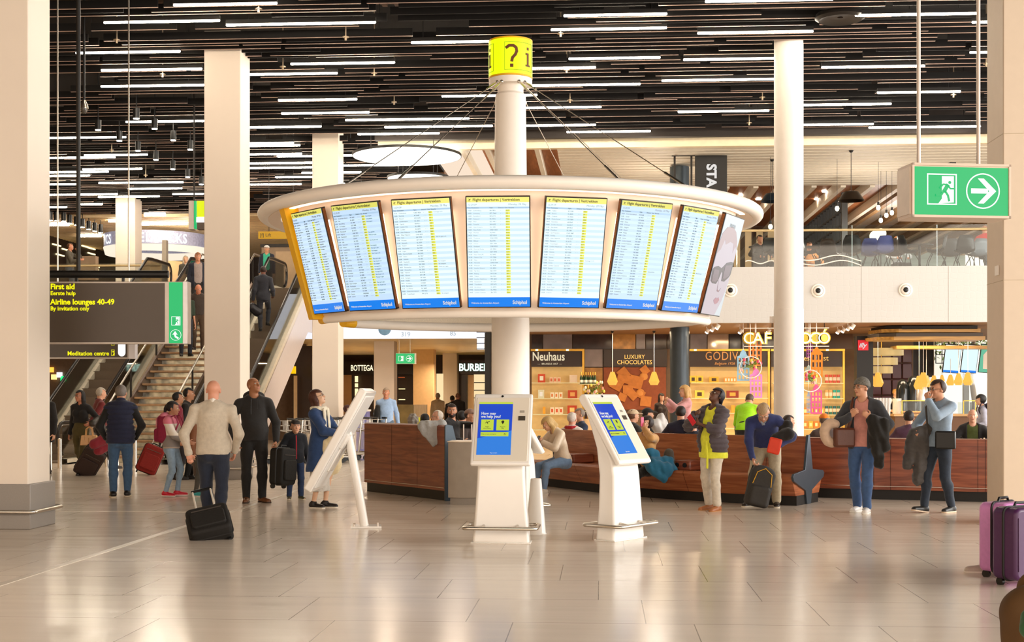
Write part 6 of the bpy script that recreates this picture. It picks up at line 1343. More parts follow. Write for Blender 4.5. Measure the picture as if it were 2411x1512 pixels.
        P_ = s.o+(I+acc/cnt[:, None])*s.h
        quads = []
        for ax in range(3):
            sl0 = [slice(None)]*3; sl1 = [slice(None)]*3; sl0[ax] = slice(0, -1); sl1[ax] = slice(1, None)
            E = np.argwhere(S[tuple(sl0)] != S[tuple(sl1)]); u, v = [(1, 2), (2, 0), (0, 1)][ax]
            E = E[(E[:, u] > 0) & (E[:, v] > 0) & (E[:, u] < n[u]-1) & (E[:, v] < n[v]-1)]
            if len(E) == 0: continue
            ds = []
            for du, dv in ((-1, -1), (0, -1), (0, 0), (-1, 0)):
                q = E.copy(); q[:, u] += du; q[:, v] += dv; ds.append(idx[q[:, 0], q[:, 1], q[:, 2]])
            q = np.stack(ds, 1); fl = ~S[E[:, 0], E[:, 1], E[:, 2]]; q[fl] = q[fl][:, ::-1]; quads.append(q)
        F = np.concatenate(quads); F = F[(F >= 0).all(1)]
        me = bpy.data.meshes.new(name); me.vertices.add(len(P_)); me.vertices.foreach_set('co', P_.astype(np.float32).ravel())
        me.loops.add(len(F)*4); me.loops.foreach_set('vertex_index', F.astype(np.int32).ravel()); me.polygons.add(len(F))
        me.polygons.foreach_set('loop_start', np.arange(0, len(F)*4, 4, dtype=np.int32)); me.polygons.foreach_set('use_smooth', np.ones(len(F), bool))
        me.update(calc_edges=True); me.materials.append(mt)
        o = bpy.data.objects.new(name, me); COL.objects.link(o)
        if parent is not None: o.parent = parent
        return tag(o, kw.get('label'), kw.get('cat'), kw.get('group'))
def rx(a): c, s = math.cos(a), math.sin(a); return np.array([[1, 0, 0], [0, c, -s], [0, s, c]])
def ry(a): c, s = math.cos(a), math.sin(a); return np.array([[c, 0, s], [0, 1, 0], [-s, 0, c]])
def rz_(a): c, s = math.cos(a), math.sin(a); return np.array([[c, -s, 0], [s, c, 0], [0, 0, 1]])
def ik(a, b, l1, l2, hint):
    d = b-a; L = np.linalg.norm(d); L2 = min(L, (l1+l2)*.999); d = d/max(L, 1e-6); b = a+d*L2
    x = (l1*l1-l2*l2+L2*L2)/(2*L2); h = math.sqrt(max(1e-6, l1*l1-x*x)); hint = np.array(hint, float); hint = hint-d*(hint@d); hint = hint/max(np.linalg.norm(hint), 1e-6)
    return a+d*x+hint*h, b
def unit_(v): v = np.array(v, float); return v/max(1e-9, np.linalg.norm(v))
CLOTH = {}
def cloth(col, rough=.85, var=.10, scale=22., bump=.25): return mat('cloth_'+col, col, rough, var=var, scale=scale, bump=bump, sheen=.15)
def leather(col): return mat('leather_'+col, col, .4, var=.06, scale=30, bump=.1)
def skin(col): return mat('skin_'+col, col, .5, var=.03, scale=12)
def hairm(col): return mat('hair_'+col, col, .55, var=.25, scale=40, stretch=(4, 4, .6), bump=.4)
def person(px, fy, face, label, H=1.75, sex='m', z0=None, d=None, top=None, h=.0085, skinc='d9a383', hair='short', hairc='4a3222', b=1., pose=None, fit=None, head=(0, 0), detail=True, group=None):
    """px, fy: photo pixel where the feet stand (or px, depth d and head top y); face: degrees, 0 looks at the camera, + turns to the picture's right"""
    pose = pose or {}; fit = fit or {}
    if d is None: loc = G(px, fy, z0 or 0.)
    else: loc = P(px, HY, d); loc.z = z0 or 0.
    rzz = math.atan2(-loc.y, -loc.x)+math.pi/2+math.radians(face)
    R_ = math.radians; hs = H/1.75*pose.get('headscale', 1.)
    hip = np.array(pose.get('hip', (0, 0, .52*H)), float)
    if 'hipz' in pose: hip[2] = pose['hipz']
    Rt = rz_(R_(pose.get('twist', 0))) @ ry(R_(pose.get('side', 0))) @ rx(R_(pose.get('lean', 0))); Rc = Rt @ rx(R_(pose.get('bend', 0)))
    mid = hip+Rt@V3(0, .0, .14*H); neck = mid+Rc@V3(0, .012*H, .155*H)
    Rh = rz_(R_(head[0])) @ rx(R_(head[1])) @ ry(R_(head[2] if len(head) > 2 else 0))
    hc = neck+Rc@V3(0, -.004, .028*H)+Rh@V3(0, -.018*H, .074*H)
    sw = (.100 if sex == 'm' else .088)*H*b**.5*pose.get('sw', 1.)
    f_ = 1. if sex == 'm' else .88; fb = f_*b
    J = {}
    ltk, fr_, bk = Rc@V3(1, 0, 0), Rc@V3(0, -1, 0), Rc@V3(0, 0, 1)
    for s, n in ((1, 'L'), (-1, 'R')):
        sh = neck+Rc@V3(s*sw, 0.0, -.034*H); J['sh'+n] = sh
        if 'arm'+n in pose: w = np.array(pose['arm'+n], float)
        else: w = sh+V3(s*.035*H, -.01*H, -.318*H)
        hint = pose.get('elbow'+n, (s*.15, 1, -.2)); J['el'+n], J['wr'+n] = ik(sh, w, .172*H, .150*H, hint)
        hj = hip+rz_(R_(pose.get('twist', 0)*.5))@V3(s*.052*H, 0, -.012*H); J['hp'+n] = hj
        an = np.array(pose.get('foot'+n, (s*.062*H, .0, .045*H)), float); J['kn'+n], J['an'+n] = ik(hj, an, .242*H, .232*H, pose.get('knee'+n, (s*.1, -1, .1)))
    top_z = (hc+Rh@V3(0, 0, .112*hs))[2]
    if top is not None:
        want = CH+(HY-top)/FPX*(loc.y*math.cos(PHI)-loc.x*math.sin(PHI) if d is None else d); loc.z += want-top_z-loc.z
    root = empty('person', loc, rzz, label, 'person', group)
    allp = np.array([J[k] for k in J]+[hc, neck, hip]); lo = allp.min(0)-.24; hi = allp.max(0)+.24; lo[2] = max(lo[2], -.03)
    def torso(V, i, k=.05, low=True, slim=1.):
        fl = .66 if sex == 'm' else .68
        V.cap(hip+V3(0, 0, .0), hip+Rt@V3(0, 0, .03*H), 0.083*H*(b*.6+.4)*slim+i, .080*H*(b*.6+.4)*slim+i, k, fr_, .72)
        V.cap(hip+Rt@V3(0, 0, .04*H), mid, (.074 if sex == 'm' else .067)*H*b*slim+i, (.071 if sex == 'm' else .062)*H*b*slim+i, k, fr_, .74 if b > 1.05 else .68)
        V.cap(mid, neck-bk*.065*H, (.076 if sex == 'm' else .067)*H*b**.7+i, (.088 if sex == 'm' else .077)*H*b**.5+i, k, fr_, fl)
        V.cap(J['shL']*.8+J['shR']*.2-bk*.006*H, J['shR']*.8+J['shL']*.2-bk*.006*H, .030*H+i*.8, .030*H+i*.8, k)
        if sex == 'f':
            for s in (1, -1): V.ell(neck-bk*.105*H+ltk*s*.040*H+fr_*.042*H, np.array([.036, .03, .036])*H+i, None, .03)
        if b > 1.1: V.ell(hip+Rt@V3(0, -.03*H, .055*H), np.array([.085, .07, .08])*H*b**.5+i, Rt, .05)
        for s, n in ((1, 'L'), (-1, 'R')): V.cap(neck+bk*.004*H, J['sh'+n]+bk*.0, .032*H+i*.7, .024*H+i*.7, .035)
    def arm(V, n, i, upto=1., k=.02):
        sh, el, wr = J['sh'+n], J['el'+n], J['wr'+n]
        V.cap(sh, el, .0270*H*fb**.6+i, .0220*H*fb**.6+i, k+.012)
        if upto > .5: t = (upto-.5)*2; V.cap(el, el+(wr-el)*t, .0235*H*fb**.5+i, (.0235-.0085*t)*H+i, k)
    def leg(V, n, i, upto=1., k=.03, wide=0.):
        hp, kn, an = J['hp'+n], J['kn'+n], J['an'+n]
        V.cap(hp, kn, 0.050*H*fb**.4*(1 if sex == 'm' else 1.08)+i, .031*H*fb**.3+i+wide*.4, k); m_ = kn+(an-kn)*.3+unit_(kn-(hp+an)/2)*(-.006*H)
        V.cap(kn, m_, .030*H*fb**.3+i+wide*.4, .031*H*fb**.3+i+wide*.6, k); e = kn+(an-kn)*upto; V.cap(m_, e, .030*H*fb**.3+i+wide*.6, (.0215*H if upto > .9 else .028*H)+i+wide*.8, k)
    # ---- skin: one continuous surface
    V = Vox(lo, hi, h)
    torso(V, -.012)
    for n in 'LR': arm(V, n, -.003 if pose.get('bare') else -.006); leg(V, n, -.006)
    V.cap(neck-bk*.02, hc-Rh@V3(0, -.02, .05)*hs, .036*H*(b*.4+.6)*(1 if sex == 'm' else .84), .033*H*(1 if sex == 'm' else .84), .025)
    E = lambda x, y, z: hc+Rh@V3(x, y, z)*hs
    V.ell(E(0, .012, .022), V3(.076, .094, .088)*hs, Rh, .02); V.ell(E(0, -.028, -.045), V3(.056, .062, .068)*hs, Rh, .03)
    V.ell(E(0, -.065, -.095), V3(.024, .022, .018)*hs, Rh, .02)
    if h < .011:
        for s in (1, -1):
            V.ell(E(s*.034, -.064, -.028), V3(.022, .018, .022)*hs, Rh, .012); V.ell(E(s*.031, -.092, .006), V3(.016, .016, .012)*hs, Rh, .008, 's'); V.cap(E(s*.014, -.082, .024), E(s*.042, -.074, .024), .009*hs, .007*hs, .008)
        V.cap(E(0, -.082, .01), E(0, -.104, -.028), .009*hs, .0135*hs, .008); V.cap(E(-.011, -.094, -.032), E(.011, -.094, -.032), .007*hs, .007*hs, .005)
        V.cap(E(-.016, -.083, -.060), E(.016, -.083, -.060), .0085*hs, .0085*hs, .006)
    for s in (1, -1): V.ell(E(s*.078, .012, -.012), V3(.011, .020, .031)*hs, Rh, .006)
    # hands
    for s, n in ((1, 'L'), (-1, 'R')):
        el, wr = J['el'+n], J['wr'+n]; dr = unit_(pose.get('hand'+n, wr-el)); pn = np.array(pose.get('palm'+n, (-s, 0, 0)), float); pn = unit_(pn-dr*(pn@dr)); la = np.cross(dr, pn)*(-s)   # towards the thumb
        if la@V3(0, -1, .3) < 0 and 'palm'+n not in pose: la = -la
        g = hs*(1 if sex == 'm' else .9); cu = R_(pose.get('curl'+n, pose.get('curl', 28)))
        V.cap(wr, wr+dr*.03*g, .021*g, .028*g, .01, pn, .6); V.cap(wr+dr*.03*g, wr+dr*.078*g, .036*g, .036*g, .01, pn, .42)
        if h < .012:
            for q, (off, ln) in enumerate(((.028, .95), (.010, 1.05), (-.009, 1.), (-.027, .80))):
                p = wr+dr*.085*g+la*off*g; dd = dr+la*off*1.2; dd = unit_(dd); ang_ = 0
                for sg, l_ in enumerate((.040, .026, .020)):
                    ang_ += cu*(1+.12*q)*(.7 if sg == 0 else 1.15); dq = unit_(dd*math.cos(ang_)+pn*math.sin(ang_)); p2 = p+dq*l_*ln*g; V.cap(p, p2, (.0098-.0008*sg)*g, (.0092-.0010*sg)*g, .003); p = p2
            p = wr+dr*.022*g+la*.022*g; dq = unit_(dr*.6+la*.75+pn*.35)
            V.cap(p, p+dq*.045*g, .0125*g, .0115*g, .008); p = p+dq*.045*g; dq = unit_(dr*.85+la*.25+pn*(.5+.4*math.sin(cu))); V.cap(p, p+dq*.034*g, .0110*g, .0085*g, .003)
        else: V.cap(wr+dr*.08*g, wr+dr*.08*g+unit_(dr*math.cos(cu)+pn*math.sin(cu))*.07*g, .034*g, .026*g, .01, pn, .5)
    # feet inside shoes
    feet = {}
    for s, n in ((1, 'L'), (-1, 'R')):
        an, kn = J['an'+n], J['kn'+n]; td = np.array(pose.get('toe'+n, (s*.15, -1, 0)), float); td = unit_(td); upf = unit_(V3(0, 0, 1)-td*td[2]); hl = an-upf*.035*H+td*(-.018*H); to = an-upf*.036*H+td*.095*H; feet[n] = (hl, to, td, upf, an)
        V.cap(an, hl+upf*.012*H, .021*H, .018*H, .02); V.cap(hl+upf*.012*H, to+upf*.004*H, .018*H, .015*H, .02)
    V.mesh('body', skin(skinc), root)
    # ---- face pieces
    if detail:
        for s in (1, -1):
            m = MB(); m.mi = 0; c_ = E(s*.031, -.0745, .006); Rm = Matrix([list(r)+[0] for r in Rh]+[[0, 0, 0, 1]])
            m.ell((0, 0, 0), (.0135*hs, .0125*hs, .0095*hs), 12, 8, Matrix.Translation(Vector(c_)) @ Rm); m.mi = 1
            m.ell((0, -.0102*hs, 0), (.0062*hs, .004*hs, .0062*hs), 10, 6, Matrix.Translation(Vector(c_)) @ Rm)
            m.build('eye', [mat('eye_white', 'e6ddd2', .3, var=0), mat('iris_dark', '2a1c12', .2, var=0)], root)
            Vb = Vox(np.minimum(E(s*.012, -.1, .0), E(s*.05, -.06, .05))-.03, np.maximum(E(s*.012, -.1, .0), E(s*.05, -.06, .05))+.03, .004)
            Vb.cap(E(s*.014, -.0885, .026), E(s*.044, -.078, .029), .0048*hs, .0035*hs, .002); Vb.mesh('eyebrow', hairm(fit.get('brow', hairc)), root)
        Vb = Vox(E(0, -.08, -.06)-.05, E(0, -.08, -.06)+.05, .004); Vb.cap(E(-.019, -.0895, -.0585), E(.019, -.0895, -.0585), .0042*hs, .0042*hs, .002); Vb.cap(E(-.014, -.089, -.0665), E(.014, -.089, -.0665), .0048*hs, .0048*hs, .001)
        Vb.mesh('lips', skin(fit.get('lips', 'b0705e')), root)
    # ---- hair
    hh = max(.0065, h*.8)
    def headspace(pad=.16, down=0.): return Vox(hc-pad*hs-V3(0, 0, down), hc+pad*hs, hh)
    def hairshape(Vh, th, yc=.005, zh=.058, zl=-.06, zf=None):
        def f(X, Y, Z):
            x, y, z = X-hc[0], Y-hc[1], Z-hc[2]
            l = [(x*Rh[0][i]+y*Rh[1][i]+z*Rh[2][i])/hs for i in range(3)]
            q = np.sqrt((l[0]/(.077+th))**2+((l[1]-.014)/(.096+th))**2+((l[2]-.024)/(.090+th))**2)
            d_ = (q-1)*.085; zz = zh+.25*np.abs(l[0])*0
            A = np.maximum(l[1]-yc-.35*np.maximum(l[2]+.02, 0)*0, l[2]-zz-.35*(l[1]+.08)); d_ = np.maximum(d_, -A); d_ = np.maximum(d_, zl+.55*np.maximum(.085-l[1], 0)*(1 if zl > -.08 else 0)-l[2])
            return d_*hs
        Vh.op(hc-.17*hs, hc+.17*hs, f)
    if hair not in ('bald', None):
        Vh = headspace(.17, {'long': .34, 'mid': .16, 'pony': .2}.get(hair, 0.))
        th = {'buzz': .004, 'short': .011, 'thick': .016, 'long': .014, 'mid': .018, 'pony': .010, 'bun': .010, 'curly': .018, 'thin': .007, 'boy': .015, 'braids': .018, 'bob': .022}.get(hair, .012)
        zh = {'boy': .042, 'thick': .062, 'bob': .035, 'mid': .048, 'thin': .075, 'buzz': .062, 'long': .060}.get(hair, .055)
        hairshape(Vh, th, yc=.010 if hair in ('short', 'buzz', 'thin', 'thick', 'boy') else -.015, zh=zh, zl=-.075 if hair not in ('long', 'mid', 'bob') else -.09)
        if hair in ('long', 'mid'):
            L_ = .34 if hair == 'long' else .17
            for s in (1, -1):
                p0 = E(s*.062, .03, .0); p1 = E(s*.07, .03, -.10); p2 = p1+V3(0, .01, -L_+.10)+fr_*.02
                Vh.cap(p0, p1, .034*hs, .034*hs, .02); Vh.cap(p1, p2, .034*hs, .018*hs, .02)
            Vh.cap(E(0, .075, 0), E(0, .085, -.1), .05*hs, .05*hs, .03); Vh.cap(E(0, .085, -.1), E(0, .085, -.1)+V3(0, .02, -L_+.1), .055*hs, .03*hs, .03)
        if hair == 'bun': Vh.ell(E(0, .09, .07), V3(.035, .035, .035)*hs, Rh, .01)
        if hair == 'pony': Vh.ell(E(0, .11, .0), V3(.03, .035, .05)*hs, Rh, .015); Vh.cap(E(0, .125, -.02), E(0, .13, -.15), .028*hs, .014*hs, .01)
        if hair == 'braids':
            for k in range(7): a_ = -1+2*k/6; Vh.cap(E(.05*a_, .08, .03), E(.055*a_, .125-.02*abs(a_), -.07-.02*(k % 2)), .014*hs, .009*hs, .004)
        if hair in ('curly',): Vh.ripple(.010, (90, 85, 95))
        elif hair in ('thick', 'long', 'mid', 'bob', 'boy', 'short'): Vh.ripple(.0035, (60, 45, 20))
        Vh.mesh('hair', hairm(hairc), root)
    if fit.get('beard'):
        Vh = headspace(.14); Vh.ell(E(0, -.028, -.058), V3(.061, .066, .062)*hs, Rh, .0); Vh.ell(E(0, -.062, -.085), V3(.03, .03, .03)*hs, Rh, .015)
        Vh.rbox(E(0, -.0, .045), V3(.12, .14, .085)*hs, .01, Rh, 0, 's'); Vh.ell(E(0, -.10, -.055), V3(.022, .03, .012)*hs, Rh, .005, 's'); Vh.rbox(E(0, .09, -.05), V3(.12, .09, .12)*hs, .01, Rh, 0, 's')
        Vh.mesh('beard', hairm(fit['beard']), root)
    if fit.get('glasses'):
        g = MB()
        for s in (1, -1):
            g.tube([E(s*.033+.021*math.cos(t), -.094+.004*abs(math.cos(t)), .003+.017*math.sin(t)) for t in [2*math.pi*k/16 for k in range(16)]], .0022*hs, 6, True)
            g.tube([E(s*.054, -.09, .006), E(s*.078, -.03, .006), E(s*.080, .02, -.0)], .0022*hs, 6)
        g.tube([E(-.012, -.097, .006), E(.012, -.097, .006)], .0022*hs, 6); g.build('glasses', mat('frame_'+fit['glasses'], fit['glasses'], .3), root)
    if fit.get('cap'):
        Vh = headspace(.2); Vh.ell(E(0, .012, .035), V3(.092, .108, .092)*hs, Rh, 0); Vh.rbox(E(0, 0, -.08), V3(.2, .2, .115)*hs, .0, Rh, 0, 's'); Vh.ell(E(0, -.115, .045), V3(.068, .075, .012)*hs, Rh @ rx(.15), .01); Vh.mesh('cap', cloth(fit['cap']), root)
    if fit.get('beanie'):
        Vh = headspace(.2); Vh.ell(E(0, .018, .03), V3(.096, .118, .110)*hs, Rh, 0); Vh.rbox(E(0, -.01, -.085), V3(.2, .2, .105)*hs, .0, Rh @ rx(-.25), 0, 's'); Vh.ripple(.003); Vh.mesh('beanie', mat('beanie_print', fit['beanie'], .9, var=.55, scale=70), root)
    # ---- clothes
    def top_garment(name, mt, i, sleeve=1., hem=.0, flare=0., opn=0., quilt=0., wr_=.006, collar=0., hoodp=False):
        lo2 = lo-.05; hi2 = hi+.05; lo2[2] = max(lo2[2], min(J['wrL'][2], J['wrR'][2], (hip[2]-hem*H))-.12); hi2[2] = min(hi2[2], hc[2]+.22)
        V = Vox(lo2, hi2, h*1.05); torso(V, i)
        if hem > 0:
            e = hip+V3(0, 0, -hem*H); V.cap(hip+V3(0, 0, .02), e+V3(0, 0, .06), .092*H*(b*.6+.4)+i, .092*H*(b*.6+.4)+i+flare, .04, (0, 1, 0), .76)
        V.rbox(hip+V3(0, 0, -hem*H-.5-(.02 if hem == 0 else 0)), V3(1, 1, .5), 0, None, .004, 's')
        for n in 'LR':
            if sleeve > 0: arm(V, n, i*.85+.003, min(sleeve, .97))
        if sleeve > .9:
            for n in 'LR':
                wr = J['wr'+n]; el = J['el'+n]; dd = unit_(wr-el); V.cap(wr-dd*.03, wr-dd*.012, .0195*H+i*.5, .0195*H+i*.5, .008)
        if collar: V.cap(neck+bk*.012-ltk*.0, neck+bk*collar, .046*H, .040*H, .012)
        if hoodp: V.ell(neck-fr_*.055*H+bk*.02*H, V3(.085, .05, .045)*H, Rc, .02); V.cap(neck+ltk*.045*H+fr_*.02*H, neck-ltk*.045*H+fr_*.02*H, .02*H, .02*H, .02)
        if wr_: V.ripple(wr_)
        if quilt: V.quilt(.016, quilt)
        # neck hole
        V.cap(neck+bk*.005+fr_*.02, neck+bk*.16+fr_*.03, .037*H*(b*.4+.6) if not collar else .035*H, .045*H, .006, mode='s')
        if opn:
            c_ = (hip+neck)/2+fr_*.16*H; V.rbox(c_-V3(0, 0, .0)-bk*(.1+hem*.5)*H, V3(opn*H, .145*H, (.27+hem*.6)*H), .03, Rc, .02, 's')
        return V.mesh(name, mt, root)
    for g in fit.get('tops', []): top_garment(**g)
    if fit.get('collar'):
        V = Vox(neck-.2, neck+.25, h*.8)
        for s_ in (1, -1):
            a_, b2, c2 = neck-fr_*.035*H+bk*.030*H, neck+ltk*s_*.036*H+bk*.022*H, neck+fr_*.050*H+ltk*s_*.006*H-bk*.006*H
            V.cap(a_, b2, .009*H, .009*H, .01, bk, 1.8); V.cap(b2, c2, .009*H, .008*H, .01, bk, 1.8); V.cap(c2, c2+ltk*s_*.016*H-bk*.022*H, .008*H, .003*H, .006)
        V.mesh('collar', cloth(fit['collar']), root)
    if fit.get('pants'):
        pc_, pi, up, wd = (list(fit['pants'])+[.009, .97, .006])[:4] if len(fit['pants']) < 4 else fit['pants']
        lo2 = lo.copy(); hi2 = hi.copy(); hi2[2] = hip[2]+.14
        V = Vox(lo2-.02, hi2, h*1.05); V.cap(hip+V3(0, 0, -.0), hip+Rt@V3(0, 0, .035*H), .083*H*(b*.6+.4)+pi, .079*H*(b*.6+.4)+pi, .03, (0, 1, 0), .74)
        for s in (1, -1): V.ell(hip+V3(s*.035*H, .028*H, -.03*H), V3(.047, .045, .055)*H, None, .03)
        for n in 'LR': leg(V, n, pi, up, .025, wd)
        V.ripple(.0055, (31, 24, 29)); V.mesh('trousers', cloth(pc_, .85, .12), root)
    if fit.get('skirt'):
        col_, z1, r1 = fit['skirt']; V = Vox(lo-.1, hi+.05, h*1.1); V.cap(hip+V3(0, 0, .04), V3(hip[0], hip[1], z1), .085*H, r1, .03, (0, 1, 0), .8); V.rbox(V3(0, 0, z1-.5), V3(1, 1, .5), 0, None, 0, 's')
        def pl(X, Y, Z): return 0*X+Y*0+Z*0
        V.ripple(.006, (70, 60, 3)); V.mesh('skirt', cloth(col_), root)
    if fit.get('belt'):
        V = Vox(hip-.3, hip+.3, h); V.cap(hip+Rt@V3(0, 0, .045*H), hip+Rt@V3(0, 0, .057*H), .083*H*(b*.6+.4)+.012, .083*H*(b*.6+.4)+.012, 0, (0, 1, 0), .74); V.rbox(hip+V3(0, 0, .045*H-.5-.004), V3(1, 1, .5), 0, None, 0, 's'); V.rbox(hip+V3(0, 0, .057*H+.5+.018), V3(1, 1, .5), 0, None, 0, 's'); V.mesh('belt', leather(fit['belt']), root)
    if fit.get('shoes'):
        sc, so = fit['shoes'][:2]
        for n in 'LR':
            hl, to, td, upf, an = feet[n]; c_ = (hl+to)/2; V = Vox(np.minimum(hl, to)-.12, np.maximum(hl, to)+.14, max(.006, h*.8)); la = np.cross(td, upf); Rf = np.stack([la, td, upf], 1)
            V.cap(hl+upf*.016*H, to+upf*.004*H-td*.01, .025*H, .022*H, .02, upf, .95); V.cap(hl+upf*.02*H+td*.01, an-upf*.002*H+td*.0, .026*H, .027*H, .02)
            V.rbox(c_-upf*(.5+.006*H), V3(.5, .5, .5), 0, Rf, 0, 's'); V.rbox(an+upf*(.5+.018*H*(2 if len(fit['shoes']) > 2 else 1)), V3(.5, .5, .5), 0, Rf, 0, 's'); sh_ = V.mesh('shoe', leather(sc), root)
            V = Vox(np.minimum(hl, to)-.12, np.maximum(hl, to)+.14, max(.006, h*.8)); V.cap(hl, to-td*.01, .0265*H, .0245*H, 0, upf, 2.); V.rbox(c_+upf*(.5+.001), V3(.5, .5, .5), 0, Rf, 0, 's'); V.rbox(c_-upf*(.5+.0115*H), V3(.5, .5, .5), 0, Rf, 0, 's'); V.mesh('sole', mat('sole_'+so, so, .6), sh_)
    if fit.get('scarf'):
        V = Vox(neck-.3, neck+.3, h); 
        for t in range(12): a_, b2 = 2*math.pi*t/12, 2*math.pi*(t+1)/12; V.cap(neck+ltk*.055*H*math.cos(a_)+fr_*.05*H*math.sin(a_)+bk*.012*H, neck+ltk*.055*H*math.cos(b2)+fr_*.05*H*math.sin(b2)+bk*.012*H, .02*H, .02*H, .01)
        for s in (1, -1): V.cap(neck+ltk*s*.03*H+fr_*.07*H, neck+ltk*s*.035*H+fr_*.085*H-bk*.16*H, .02*H, .016*H, .01, fr_, .5)
        V.ripple(.003, (50, 40, 60)); V.mesh('scarf', cloth(fit['scarf']), root)
    M = Matrix.Translation(loc) @ Matrix.Rotation(rzz, 4, 'Z')
    out = {k: M @ Vector(v) for k, v in J.items()}; out.update(neck=M @ Vector(neck), hip=M @ Vector(hip), head=M @ Vector(hc), M=M, root=root, L=J, Rc=Rc, H=H)
    return out
def TG(name, col, i=.012, **k): return dict(name=name, mt=col if not isinstance(col, str) else cloth(col), i=i, **k)
# ================================================================ BAGS AND CASES
def frame_to(base, tip, roll=0.):
    """matrix with z from base to tip, -y turned to the camera"""
    z = (Vector(tip)-Vector(base)).normalized(); toc = -Vector((base[0], base[1], 0)).normalized(); x = z.cross(toc)
    x = -x if x.dot(RT) < 0 else x; x.normalize(); y = z.cross(x)
    M = Matrix(((x.x, y.x, z.x, base[0]), (x.y, y.y, z.y, base[1]), (x.z, y.z, z.z, base[2]), (0, 0, 0, 1)))
    return M @ RZ(roll)
def rrect(w, h, r, n=5):
    return [(sx_*(w/2-r)+r*math.cos(math.pi/2*(a+k/n)), sy*(h/2-r)+r*math.sin(math.pi/2*(a+k/n))) for a, (sx_, sy) in enumerate([(1, 1), (-1, 1), (-1, -1), (1, -1)]) for k in range(n+1)]
def suitcase(M, w, h, dp, col, label, hl=.5, hard=False, trim='1a1714', handle=True, pocket=True, tubes='d8d0c4', z0=.05, ribs=0, grp=None):
    o = empty('suitcase', (0, 0, 0), 0, label, 'suitcase', grp); o.matrix_world = M
    mt_ = mat('case_'+col, col, .35 if hard else .8, var=.06, scale=30, bump=0 if hard else .2)
    m = MB(); m.prism([(x, z+z0+h/2) for x, z in rrect(w, h, .06)], -dp/2, dp/2); m.build('shell', mt_, o, bevel=.03, seg=3)
    if pocket:
        q = MB(); q.prism([(x, z+z0+h*.40) for x, z in rrect(w*.8, h*.55, .04)], -dp/2-.035, -dp/2+.01); q.build('front_pocket', mt_, o, bevel=.012)
        q = MB(); q.box2((-w*.36, -dp/2-.012, z0+h*.80), (w*.36, -dp/2, z0+h*.815)); q.build('zipper', mat('zip_grey', '6a6058', .4, .5), o)
    q = MB(); q.tube([(x, -dp*.0, z+z0+h/2) for x, z in rrect(w+.004, h+.004, .06)], .012, 6, True); q.build('piping', mat('trim_'+trim, trim, .5), o)
    if ribs:
        q = MB()
        for k in range(ribs): q.box2((-w/2+.03+k*(w-.06)/(ribs-1)-.006, -dp/2-.008, z0+.08), (-w/2+.03+k*(w-.06)/(ribs-1)+.006, -dp/2, z0+h-.08))
        q.build('ribs', mt_, o, bevel=.003)
    if handle:
        q = MB()
        for s in (-1, 1): q.tube([(s*w*.22, dp*.3, z0+h-.02), (s*w*.22, dp*.3, z0+h+hl)], .011, 8)
        q.build('telescopic_tube', mat('tube_'+tubes, tubes, .35, .4), o)
        q = MB(); q.tube([(-w*.25, dp*.3, z0+h+hl), (w*.25, dp*.3, z0+h+hl)], .016, 8); q.build('pull_handle', M_BLACKPL, o)
    q = MB(); q.tube([(-.09, 0, z0+h), (-.07, 0, z0+h+.035), (.07, 0, z0+h+.035), (.09, 0, z0+h)], .012, 8); q.build('top_handle', M_BLACKPL, o)
    for s in (-1, 1):
        q = MB(); q.cyl((s*(w/2-.05)-.015, dp*.3, .03), (s*(w/2-.05)+.015, dp*.3, .03), .035, n=14); q.build('wheel', M_BLACKPL, o)
    return o
def blob(name, pts, mt_, label, cat, h=.012, rip=.006, M=None, group=None, quilt=0):
    """soft thing from rounded pieces in world space: (a, b, ra, rb[, flat axis, ratio])"""
    P0 = np.array([list(p[0]) for p in pts]+[list(p[1]) for p in pts]); V = Vox(P0.min(0)-.25, P0.max(0)+.25, h)
    for p in pts: V.cap(p[0], p[1], p[2], p[3], .03, *(p[4:6] if len(p) > 4 else (None, 1.)))
    if rip: V.ripple(rip, (30, 26, 34)); V.ripple(rip*.7, (62, 55, 48), 1.7)
    if quilt: V.quilt(.008, quilt)
    return V.mesh(name, mt_, None, label=label, cat=cat, group=group)
def backpack(M, w, h, dp, col, label, col2=None, straps=True):
    o = empty('backpack', (0, 0, 0), 0, label, 'backpack'); o.matrix_world = M; mt_ = mat('pack_'+col, col, .8, var=.08, scale=30, bump=.2)
    V = Vox((-w, -dp*1.6, -.05), (w, dp*1.6, h+.1), .011); V.rbox((0, 0, h*.48), (w/2, dp/2, h*.48), .07, None, 0); V.ell((0, .0, h*.82), (w*.48, dp*.5, h*.22), None, .03); V.rbox((0, -dp*.55, h*.28), (w*.38, dp*.22, h*.24), .04, None, .02); V.ripple(.003, (30, 26, 34)); V.mesh('pack', mt_, o)
    q = MB(); q.tube([(-w*.38, -dp*.52, h*.55), (-w*.3, -dp*.56, h*.85), (0, -dp*.5, h*.97), (w*.3, -dp*.56, h*.85), (w*.38, -dp*.52, h*.55)], .006, 6); q.build('zipper', mat('zip_'+(col2 or '88827a'), col2 or '88827a', .5), o)
    if straps:
        for s in (-1, 1): q = MB(); q.tube([(s*w*.28, dp*.45, h*.92), (s*w*.32, dp*1.0, h*.98), (s*w*.34, dp*1.25, h*.7), (s*w*.34, dp*.9, h*.3), (s*w*.34, dp*.45, h*.12)], .022, 8, flat=.4); q.build('strap', mt_, o)
    return o
# ================================================================ PEOPLE
N_, Mh, F_ = .0072, .0095, .013
seat = lambda H, x=0., k=.42, y=-.02, fy=-.46, sp=.1: dict(hip=(0, 0, k+.10), footL=(sp, fy, .08), footR=(-sp, fy, .08))
